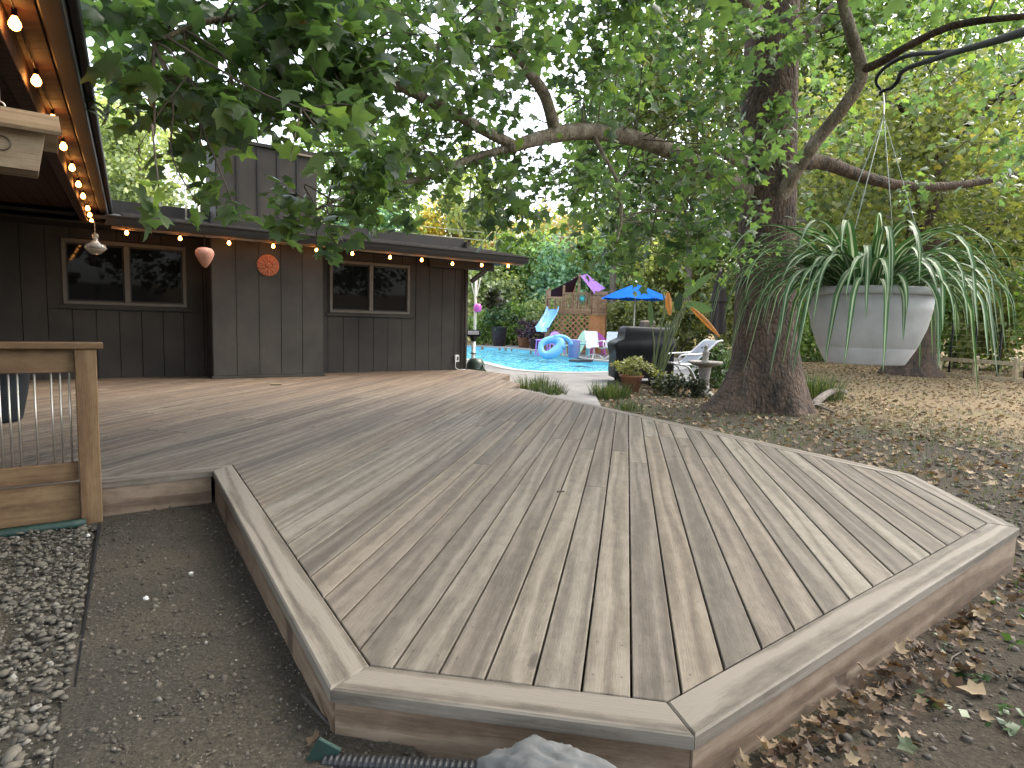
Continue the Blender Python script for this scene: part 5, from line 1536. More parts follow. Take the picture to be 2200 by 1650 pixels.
# ---- covered grill
gc = Vector((2.891, 14, -0.153)); gc.z = PZ
grill = thing('covered_grill', 'barbecue grill under a fitted black vinyl cover', 'grill', gc, 0.12)
def ringrect(x0, x1, y0, y1, z, r=0.08, n=5):
    out = []
    for cx, cy, a0 in ((x1 - r, y1 - r, 0), (x0 + r, y1 - r, math.pi / 2), (x0 + r, y0 + r, math.pi), (x1 - r, y0 + r, 1.5 * math.pi)):
        for i in range(n):
            a = a0 + i / (n - 1) * math.pi / 2
            out.append((cx + r * math.cos(a), cy + r * math.sin(a), z))
    return out
secs = [(-0.66, 0.68, -0.30, 0.30, 0.10), (-0.66, 0.68, -0.31, 0.31, 0.3), (-0.65, 0.67, -0.32, 0.31, 0.55), (-0.66, 0.66, -0.33, 0.31, 0.66), (-0.70, 0.69, -0.36, 0.32, 0.76), (-0.71, 0.70, -0.36, 0.32, 0.84), (-0.64, 0.68, -0.35, 0.31, 0.90),
        (-0.49, 0.66, -0.34, 0.31, 0.96), (-0.47, 0.64, -0.33, 0.31, 1.08), (-0.46, 0.62, -0.32, 0.31, 1.19), (-0.43, 0.59, -0.28, 0.29, 1.225), (-0.33, 0.49, -0.16, 0.22, 1.235)]
vs, fs = [], []
for k, s_ in enumerate(secs):
    rg = ringrect(*s_[:4], s_[4], r=0.06)
    for i, p in enumerate(rg):
        w = 0.018 * math.sin(i * 2.1 + k * 1.3) * (1 if 0 < k < 9 else 0.4)
        vs.append((p[0] * (1 + w), p[1] * (1 + w), p[2] + 0.012 * math.sin(i * 1.7 + k)))
n = 20
for k in range(len(secs) - 1):
    for i in range(n):
        fs.append((k * n + i, k * n + (i + 1) % n, (k + 1) * n + (i + 1) % n, (k + 1) * n + i))
fs.append(tuple((len(secs) - 1) * n + i for i in range(n)))
b1 = MB(); b1.add(vs, fs); o = b1.build('cover', M['cover'], grill, smooth=True)
b1 = MB(); b1.tube([(0.18, -0.34, 1.03), (0.19, -0.38, 0.8), (0.14, -0.37, 0.5), (0.1, -0.36, 0.3)], 0.012, 6, sub=4); b1.build('strap', M['siding2'], grill, smooth=True)
for sx_ in (-0.5, 0.5):
    b1 = MB(); b1.lathe([(0.0, -0.03), (0.08, -0.03), (0.08, 0.03), (0.0, 0.03)], (sx_, -0.2, 0.08), 14, rot=Matrix.Rotation(math.pi / 2, 3, 'X')); b1.build('wheel', M['black'], grill)
    b1 = MB(); b1.box((sx_, 0.2, 0.08), (0.05, 0.05, 0.16)); b1.build('leg', M['black'], grill)
mb = MB(); mb.prism([(-0.15, -0.1), (0.15, -0.1), (0.15, 0.1), (-0.15, 0.1)], 0, 0.14, ch=0.04)
o = mb.build('folded_tarp', M['bark2']); o.location = (gc.x + 0.13, gc.y + 0.06, PZ + 1.245); o.rotation_euler = (0.03, 0, 0.3)
tag(o, 'brown folded tarp lying on top of the covered grill', 'tarp')
# ---- clay pot with wispy plant in front of the grill
planter('clay_flower_pot', 'terracotta pot of pale wispy plants standing before the black grill', (2.33, 12.061, -0.235), 0.15, 0.215, 0.33, M['clay'], M['lf_pale'], 900, 0.055, 0.34, 0.30, 6)
# ---- bird of paradise with dying orange leaves
def paddle(base_pts, leaf_dir, ln, wd, mat, parent, droop=0.2, stem_r=0.018, fold=0.25):
    b1 = MB(); b1.tube(base_pts, [stem_r * 1.3] + [stem_r] * (len(base_pts) - 2) + [stem_r * 0.6], 6, sub=4); b1.build('stem', M['stemgreen'], parent, True, True)
    p = Vector(base_pts[-1]); d = Vector(leaf_dir).normalized()
    s_ = d.cross(Vector((0, 1, 0.15))).normalized(); u_ = s_.cross(d)
    vs, fs = [], []
    ns = 10
    for i in range(ns + 1):
        t = i / ns
        w = wd * math.sin(math.pi * min(1, t * 0.92 + 0.08)) ** 0.7
        q = p + d * ln * t + Vector((0, 0, -1)) * droop * ln * t * t
        nn = s_.cross(d)
        vs += [q - s_ * w + nn * w * fold, q, q + s_ * w + nn * w * fold]
    for i in range(ns):
        for k in range(2):
            fs.append((i * 3 + k, i * 3 + k + 1, i * 3 + k + 4, i * 3 + k + 3))
    b1 = MB(); b1.add(vs, fs); return b1.build('leaf', mat, parent, True, True)
M['stemgreen'] = plain('green_stem', (0.10, 0.13, 0.045), 0.5, 0.2, 8.0)
M['paddle'] = ribbonmat('broad_green_leaf', (0.075, 0.13, 0.04), 0.3)
M['paddle_o'] = ribbonmat('dying_orange_leaf', (0.42, 0.17, 0.035), 0.35)
M['paddle_d'] = ribbonmat('dark_green_leaf', (0.035, 0.065, 0.03), 0.2)
bp_ = Vector((3.049, 13, 0.093)); bp_.z = PZ
bop = thing('bird_of_paradise', 'tall bird of paradise plant with green and withered orange leaves', 'plant', bp_)
def Q(px_, py_, dy=0.0):
    return None
paddle([(bp_.x, bp_.y, PZ + 0.1), (3.194, 13, 0.684), (3.468, 13, 1.39), (3.478, 12.95, 1.657)], Vector((4.02, 12.9, 2.164)) - Vector((3.478, 12.95, 1.657)), 0.82, 0.085, M['paddle'], bop, 0.02)
paddle([(bp_.x - .05, bp_.y, PZ + 0.1), (3.16, 13.05, 0.632), (3.39, 13.05, 1.272), (3.4, 13, 1.388)], Vector((3.42, 12.9, 1.768)) - Vector((3.4, 13, 1.388)), 0.42, 0.10, M['paddle_d'], bop, 0.05)
paddle([(bp_.x + .04, bp_.y, PZ + 0.1), (3.264, 12.9, 0.738), (3.478, 12.9, 1.417), (3.644, 12.85, 1.459)], Vector((4.302, 12.8, 0.933)) - Vector((3.644, 12.85, 1.459)), 0.8, 0.055, M['paddle_o'], bop, 0.12, fold=0.9)
paddle([(bp_.x, bp_.y + .05, PZ + 0.1), (3.334, 13.1, 0.733), (3.573, 13.1, 1.375), (3.614, 13.1, 1.522)], Vector((4.124, 13, 1.446)) - Vector((3.614, 13.1, 1.522)), 0.55, 0.11, M['paddle'], bop, 0.05)
paddle([(bp_.x - .08, bp_.y, PZ + 0.1), (3.046, 13, 0.729), (3.134, 13, 1.457), (3.078, 13, 1.792), (3.178, 12.97, 1.765)], Vector((3.247, 12.95, 1.286)) - Vector((3.178, 12.97, 1.765)), 0.5, 0.07, M['paddle_o'], bop, 0.0, fold=0.7)
paddle([(bp_.x - .06, bp_.y + .05, PZ + 0.1), (2.973, 13.1, 0.674), (2.905, 13.1, 1.064)], Vector((2.819, 13.1, 1.79)) - Vector((2.905, 13.1, 1.064)), 0.6, 0.06, M['paddle'], bop, 0.1)
for k in range(7):
    b1 = MB(); a = random.uniform(-0.25, 0.4)
    b1.tube([(bp_.x + random.uniform(-.1, .1), bp_.y + random.uniform(-.08, .08), PZ + 0.05), (bp_.x + 0.12 + a * 0.4, bp_.y, PZ + 0.6), (bp_.x + 0.2 + a * 0.8, bp_.y, PZ + random.uniform(1.0, 1.4))], [0.026, 0.02, 0.012], 6, sub=4); b1.build('stem', M['stemgreen'], bop, True, True)
b1 = MB(); b1.lathe([(0, 0), (0.16, 0), (0.21, 0.3), (0.22, 0.3), (0.22, 0.33), (0.19, 0.32), (0, 0.28)], (bp_.x, bp_.y, PZ), 18); b1.build('tub', M['black'], bop, True, True)
# ---- silver sling recliner
rc = Vector((3.818, 13.4, -0.071)); rc.z = -0.235
rec = thing('sling_recliner', 'silver framed grey sling recliner beside the grill', 'recliner', rc, 0.25)
prf = [(0.62, 1.02), (0.50, 1.0), (0.34, 0.86), (0.10, 0.66), (-0.05, 0.52), (-0.30, 0.50), (-0.55, 0.54)]
for sy_ in (-0.27, 0.27):
    b1 = MB(); b1.tube([(x, sy_, z) for x, z in prf], 0.02, 8, sub=4); b1.build('side_frame', M['alum'], rec, smooth=True)
    b1 = MB(); b1.tube([(-0.30, sy_, 0.51), (-0.10, sy_, 0.40), (0.10, sy_, 0.05), (0.25, sy_, 0.02), (0.32, sy_, 0.10), (0.05, sy_, 0.55)], 0.018, 8, sub=4); b1.build('leg', M['alum'], rec, smooth=True)
    b1 = MB(); b1.tube([(0.22, sy_, 0.74), (-0.05, sy_ * 1.1, 0.72), (-0.35, sy_ * 1.1, 0.70), (-0.42, sy_ * 1.1, 0.60), (-0.35, sy_, 0.5)], 0.018, 8, sub=4); b1.build('arm', M['alum'], rec, smooth=True)
b1 = MB(); b1.add([(x, sy_, z + 0.005) for x, z in prf for sy_ in (-0.26, 0.26)], [(2 * i, 2 * i + 1, 2 * i + 3, 2 * i + 2) for i in range(len(prf) - 1)]); b1.build('sling', M['grey_sling'], rec, smooth=True)
# ---- bird bath with a small figure
bb = Vector((3.705, 11.9, -0.25)); bb.z = -0.25
bath = thing('bird_bath', 'weathered concrete bird bath with small statue near the tree', 'bird bath', bb)
b1 = MB(); b1.lathe([(0, 0), (0.19, 0), (0.19, 0.05), (0.14, 0.09), (0.10, 0.13), (0.095, 0.3), (0.115, 0.52), (0.13, 0.56), (0, 0.56)], seg=20); b1.build('pedestal', M['stone'], bath, smooth=True)
b1 = MB(); b1.lathe([(0, 0.555), (0.13, 0.56), (0.25, 0.60), (0.32, 0.635), (0.325, 0.665), (0.30, 0.665), (0.2, 0.63), (0, 0.62)], seg=28); b1.build('bowl', M['stone'], bath, smooth=True)
b1 = MB(); b1.lathe([(0, 0.62), (0.09, 0.62), (0.09, 0.66), (0.05, 0.69), (0.055, 0.76), (0.07, 0.82), (0.05, 0.87), (0.03, 0.89), (0.045, 0.92), (0.04, 0.965), (0, 0.985)], seg=14); b1.build('figure', M['stone'], bath, smooth=True)
# ---- closed dark parasol
du = Vector((5.887, 18, 1.113)); du.z = PZ
t_ = thing('closed_parasol', 'tall closed dark brown parasol left of the big tree', 'parasol', du)
hT = (5.845, 18, 2.667)[2] - PZ
b1 = MB(); n = 16; vs, fs = [], []
pf = [(0.04, hT), (0.10, hT - 0.25), (0.17, hT - 0.7), (0.20, hT - 0.85), (0.15, hT - 0.9), (0.19, hT - 1.4), (0.22, hT - 1.75), (0.10, hT - 1.8)]
for r, z in pf:
    for k in range(n):
        a = 2 * math.pi * k / n
        rr = r * (1 + (0.22 if k % 2 else -0.15))
        vs.append((rr * math.cos(a), rr * math.sin(a), z))
for i in range(len(pf) - 1):
    for k in range(n):
        fs.append((i * n + k, i * n + (k + 1) % n, (i + 1) * n + (k + 1) % n, (i + 1) * n + k))
b1.add(vs, fs); b1.build('canopy', M['darkumb'], t_)
b1 = MB(); b1.tube([(0, 0, 0), (0, 0, hT + 0.1)], 0.03, 8); b1.build('pole', M['bark2'], t_, smooth=True)
# ---- shrubs and tufts by the patio
def shrub(label, c, rad, n, ls, mat, seed, name='shrub'):
    o = puff('foliage', (0, 0, rad[2] * 0.9), rad, n, ls, mat, None, seed=seed)
    t = thing(name, label, 'shrub', c)
    o.parent = t; tag(o, kind='stuff')
    b1 = MB()
    for k in range(4):
        a = k * 1.6 + seed
        b1 = MB(); b1.tube([(0, 0, -0.03), (0.25 * rad[0] * math.cos(a), 0.25 * rad[1] * math.sin(a), rad[2] * 0.6), (0.5 * rad[0] * math.cos(a), 0.5 * rad[1] * math.sin(a), rad[2] * 1.3)], [0.018, 0.012, 0.005], 5, sub=3)
        b1.build('stem', M['bark2'], t, smooth=True)
    return t
shrub('leafy dark green shrub behind the bird bath', (4.481, 13.636, -0.25), (0.42, 0.45, 0.55), 1500, 0.085, M['lf_shrub'], 31)
shrub('low dark shrub in the bed left of the bird bath', (3.233, 11.787, -0.25), (0.55, 0.4, 0.22), 1000, 0.07, M['lf_dark'], 32)
shrub('small green sprawling plant right of the grill pot', (2.985, 12.523, -0.25), (0.4, 0.35, 0.2), 600, 0.06, M['lf_pale'], 33)
def tuft_thing(label, c, rad, n, h, w, mat, seed):
    t = thing('grass_tuft', label, 'grass tuft', c)
    o = tuft('blades', (0, 0, 0), rad, n, h, w, mat, t, seed, world_coords=False); tag(o, kind='stuff')
    return t
tuft_thing('dark green liriope clump at the deck edge by the patio', (0.445, 11.648, -0.25), 0.40, 420, 0.34, 0.014, M['lf_grass'], 41)
tuft_thing('second dark liriope clump spilling toward the concrete walk', (0.76, 11.064, -0.25), 0.22, 240, 0.26, 0.012, M['lf_grass'], 42)
tuft_thing('grassy clump right of the concrete walk', (1.77, 11.091, -0.25), 0.36, 420, 0.32, 0.014, M['lf_grass'], 43)
tuft_thing('small ragged grass clump beside the deck right of the walk', (1.835, 9.623, -0.25), 0.22, 160, 0.16, 0.01, M['lf_grass'], 44)
tuft_thing('tall grass and weeds right of the big tree trunk', (5.806, 11.795, -0.25), 0.5, 520, 0.55, 0.014, M['lf_grass'], 45)
for i, (a, c, lb) in enumerate((((5.147, 10.519, -0.22), (6.537, 12.097, -0.12), 'mossy arched log end lying right of the big tree'), ((5.306, 11.445, -0.22), (5.1, 9.73, -0.21), 'long bare stick on the ground at the foot of the tree'), ((4.534, 9.948, -0.22), (5.376, 10.584, -0.19), 'short pale broken branch beside the tree roots'))):
    m_ = (Vector(a) + Vector(c)) / 2 + Vector((0, 0, 0.12 if i == 0 else 0.02))
    b1 = MB(); b1.tube([a, m_, c], [0.07 if i == 0 else 0.025, 0.06 if i == 0 else 0.022, 0.05 if i == 0 else 0.015], 8, sub=5, wob=0.08)
    o = b1.build('fallen_branch', M['bark2'], smooth=True); tag(o, lb, 'branch')
# ---- fence on the right
fence = thing('garden_fence', 'low pale rail fence with wire posts at the right edge of the lawn', 'fence', (14.185, 20.612, -0.25))
f0 = Vector((13.555, 19.689, -0.25)); f1 = Vector((14.666, 17.07, -0.25)); f1 = f0 + (f1 - f0) * 1.9
M['palerail'] = wood('pale_fence_rail', (0.38, 0.32, 0.21), (0.25, 0.2, 0.12), (0.48, 0.42, 0.3), rand=True)
for k in range(6):
    p = f0.lerp(f1, k / 5)
    b1 = MB(); b1.box((p.x, p.y, p.z + 0.33), (0.11, 0.11, 0.7), bev=0.006); b1.build('post', M['palerail'], fence, True)
for k in range(5):
    p, q = f0.lerp(f1, k / 5), f0.lerp(f1, (k + 1) / 5)
    b1 = MB(); b1.bar(p + Vector((0, 0, 0.52)), q + Vector((0, 0, 0.52)), 0.05, 0.12, bev=0.005); b1.build('rail', M['palerail'], fence, True)
    b1 = MB(); b1.bar(p + Vector((0, 0, 0.06)), q + Vector((0, 0, 0.06)), 0.05, 0.10, bev=0.005); b1.build('rail', M['palerail'], fence, True)
w0, w1 = f0 + Vector((0.5, 1.3, 0)), f1 + Vector((0.9, 1.3, 0))
wf = thing('wire_fence', 'tall wire fence on dark steel posts behind the pale rail fence', 'fence', w0)
for k in range(9):
    p = w0.lerp(w1, k / 8)
    b1 = MB(); b1.tube([p, p + Vector((0, 0, 1.75))], 0.03, 6); b1.build('post', M['black'], wf, True, True)
for k in range(9):
    b1 = MB(); z_ = 0.15 + k * 0.19; b1.tube([w0 + Vector((0, 0, z_)), w1 + Vector((0, 0, z_))], 0.004, 4); b1.build('wire', M['steel'], wf, True)

# ================================================================== big sycamore
def barkmat(name, stops, patch, sc=1.0):
    m, nt, b = new_mat(name)
    v = mapping(nt, scale=(sc, sc, sc * 0.45))
    n1 = N(nt, 'TexNoise', Scale=5.0, Detail=7.0, Roughness=0.7); L(nt, v, n1.inputs['Vector'])
    vo = N(nt, 'TexVoronoi', Scale=16.0, feature='DISTANCE_TO_EDGE'); L(nt, v, vo.inputs['Vector'])
    wv_ = N(nt, 'TexNoise', Scale=26.0, Detail=5.0); L(nt, v, wv_.inputs['Vector'])
    r = ramp(nt, stops); L(nt, n1.outputs['Fac'], r.inputs[0])
    cr = ramp(nt, [(0.0, (0.35, 0.33, 0.32)), (0.12, (1, 1, 1))]); L(nt, vo.outputs['Distance'], cr.inputs[0])
    mx = N(nt, 'Mix', data_type='RGBA', blend_type='MULTIPLY'); mx.inputs[0].default_value = 0.55; L(nt, r.outputs[0], mx.inputs[6]); L(nt, cr.outputs[0], mx.inputs[7])
    L(nt, mx.outputs[2], b.inputs['Base Color']); b.inputs['Roughness'].default_value = 0.95; b.inputs['Specular IOR Level'].default_value = 0.2
    hs = N(nt, 'Math', operation='MULTIPLY_ADD'); hs.inputs[1].default_value = 0.6; L(nt, vo.outputs['Distance'], hs.inputs[0]); L(nt, wv_.outputs['Fac'], hs.inputs[2])
    bump(nt, hs.outputs[0], 0.9, 0.05 * patch, b)
    return m
M['bark'] = barkmat('sycamore_bark', [(0.28, (0.035, 0.029, 0.026)), (0.45, (0.075, 0.058, 0.046)), (0.58, (0.12, 0.083, 0.06)), (0.75, (0.16, 0.135, 0.11))], 2.0)
M['barkl'] = barkmat('sycamore_limb_bark', [(0.3, (0.09, 0.075, 0.058)), (0.5, (0.20, 0.165, 0.125)), (0.7, (0.36, 0.32, 0.26))], 0.5, 1.6)
M['lf_syc'] = leafmat('sycamore_leaves', [(0.0, (0.050, 0.086, 0.052)), (0.35, (0.078, 0.125, 0.066)), (0.7, (0.112, 0.165, 0.07)), (0.93, (0.155, 0.21, 0.07)), (0.975, (0.26, 0.19, 0.04)), (1.0, (0.24, 0.10, 0.03))], 0.58, 0.34, (1.1, 1.25, 0.55), spec=0.75)
M['twig'] = plain('grey_brown_twig', (0.10, 0.08, 0.06), 0.9, 0.25, 30.0)
TB = Vector((4.183, 10.15, -0.298)); TB.z = GZ0
syc = thing('sycamore_tree', 'huge sycamore with thick flared trunk and canopy arching over the deck', 'tree', TB)
path = [Vector((TB.x, TB.y, -0.45)), Vector((TB.x, TB.y, 0.3)), Vector((4.088, 10.15, 1.193)), Vector((4.027, 10.15, 2.606)), Vector((3.942, 10.15, 4.049)), Vector((3.888, 10.15, 5.452)), Vector((3.85, 10.1, 6.921)), Vector((3.55, 10, 8.797)), Vector((3.32, 10, 11.136))]
rad = [0.60, 0.56, 0.475, 0.435, 0.425, 0.40, 0.36, 0.28, 0.16]
pp, rr_ = smooth_path(path, rad, 9)
SEG = 40
vs, fs = [], []
for i, (p, r) in enumerate(zip(pp, rr_)):
    h = p.z - GZ0
    for k in range(SEG):
        a = 2 * math.pi * k / SEG
        fl = max(0, 1 - max(0, h) / 1.15) ** 2.2
        rootm = 0.55 + 0.45 * math.cos(5 * a + 0.7) + 0.25 * math.cos(3 * a + 2.0)
        q = r * (1 + fl * (0.72 - 0.38 * math.cos(a)) * max(0.15, rootm)) * (1 + 0.05 * mnoise.noise(Vector((math.cos(a) * 1.6, math.sin(a) * 1.6, p.z * 0.9))) + 0.035 * mnoise.noise(Vector((math.cos(a) * 6, math.sin(a) * 6, p.z * 2.2))))
        vs.append((p.x + q * math.cos(a), p.y + q * math.sin(a), p.z))
for i in range(len(pp) - 1):
    for k in range(SEG):
        fs.append((i * SEG + k, i * SEG + (k + 1) % SEG, (i + 1) * SEG + (k + 1) % SEG, (i + 1) * SEG + k))
mb = MB(); mb.add(vs, fs); mb.build('trunk', M['bark'], syc, True, True)
LIMBS = [
    ([(3.802, 10.1, 3.101), (3.462, 9.9, 3.23), (2.482, 9.3, 3.475), (1.657, 8.6, 3.537), (0.887, 7.9, 3.425), (0.397, 7.3, 3.199), (-0.12, 6.8, 2.906)], [0.17, 0.15, 0.115, 0.105, 0.10, 0.09, 0.055]),
    ([(-0.022, 6.9, 2.951), (-0.361, 6.6, 3.022), (-0.713, 6.3, 3.122), (-1.14, 5.9, 3.204), (-1.394, 5.4, 3.237), (-1.652, 4.8, 3.182), (-1.925, 4.2, 2.963), (-2.21, 3.9, 2.684)], [0.06, 0.055, 0.05, 0.042, 0.035, 0.028, 0.02, 0.012]),
    ([(0.427, 7.35, 3.204), (0.269, 7.1, 3.558), (0.028, 6.9, 3.792), (-0.194, 6.6, 3.983), (-0.348, 6.2, 4.221), (-0.524, 5.8, 4.665), (-0.876, 5.4, 5.173)], [0.075, 0.065, 0.06, 0.05, 0.045, 0.035, 0.02]),
    ([(-0.071, 6.85, 2.931), (-0.546, 6.6, 2.715), (-0.978, 6.3, 2.449), (-1.371, 6, 2.308), (-1.804, 5.7, 2.028)], [0.045, 0.035, 0.028, 0.02, 0.01]),
    ([(4.024, 9.9, 2.963), (4.098, 9.7, 3.241), (4.26, 9.3, 3.72), (4.476, 9, 4.116), (4.589, 8.8, 4.39), (4.56, 8.7, 4.592), (4.336, 8.6, 4.987), (4.104, 8.5, 5.452), (3.602, 8.2, 6.532)], [0.14, 0.11, 0.095, 0.09, 0.085, 0.08, 0.075, 0.065, 0.03]),
    ([(4.563, 8.7, 4.562), (4.694, 8.5, 4.576), (4.862, 8.2, 4.657), (5.158, 7.8, 4.735), (5.594, 7.3, 4.62), (6.167, 6.8, 4.471)], [0.06, 0.055, 0.05, 0.045, 0.035, 0.02]),
    ([(4.026, 10, 5.05), (4.327, 9.8, 5.516), (4.617, 9.6, 5.825), (5, 9.4, 6.367), (5.463, 9, 7.045)], [0.12, 0.10, 0.09, 0.07, 0.03]),
    ([(4.325, 10.3, 3.739), (5.355, 11.2, 3.99), (6.455, 12, 3.98), (7.714, 12.6, 3.953), (9.327, 13.2, 4.172), (11.42, 13.8, 4.7)], [0.15, 0.12, 0.11, 0.095, 0.08, 0.05]),
    ([(3.511, 9.9, 3.583), (3.149, 9.7, 3.662), (2.958, 9.6, 3.719)], [0.075, 0.06, 0.045]),
    ([(3.697, 10, 5.656), (2.869, 9.3, 5.946), (1.786, 8.4, 6.066), (0.338, 7.2, 6.164), (-0.982, 6, 6.305)], [0.16, 0.14, 0.11, 0.08, 0.04]),
    ([(3.783, 10, 6.464), (3.054, 8.6, 6.835), (2.108, 7, 7.086), (1.248, 5.4, 7.135)], [0.15, 0.12, 0.08, 0.04]),
    ([(0.887, 7.9, 3.425), (1.015, 7.7, 3.115), (1.196, 7.5, 2.695), (1.224, 7.4, 2.304), (1.166, 7.3, 2.022)], [0.03, 0.025, 0.02, 0.014, 0.008]),
]
for li, (pts, rd) in enumerate(LIMBS):
    b1 = MB(); b1.tube(pts, rd, 12, sub=6, wob=0.05); b1.build('limb', M['bark'] if li in (5, 7) else M['barkl'], syc, True, True)
limb_pts = []
for pts, rd in LIMBS:
    q, r_ = smooth_path([Vector(p) for p in pts], list(rd), 8)
    limb_pts += [tuple(p) for p in q[4:]]
limb_pts = np.array(limb_pts)
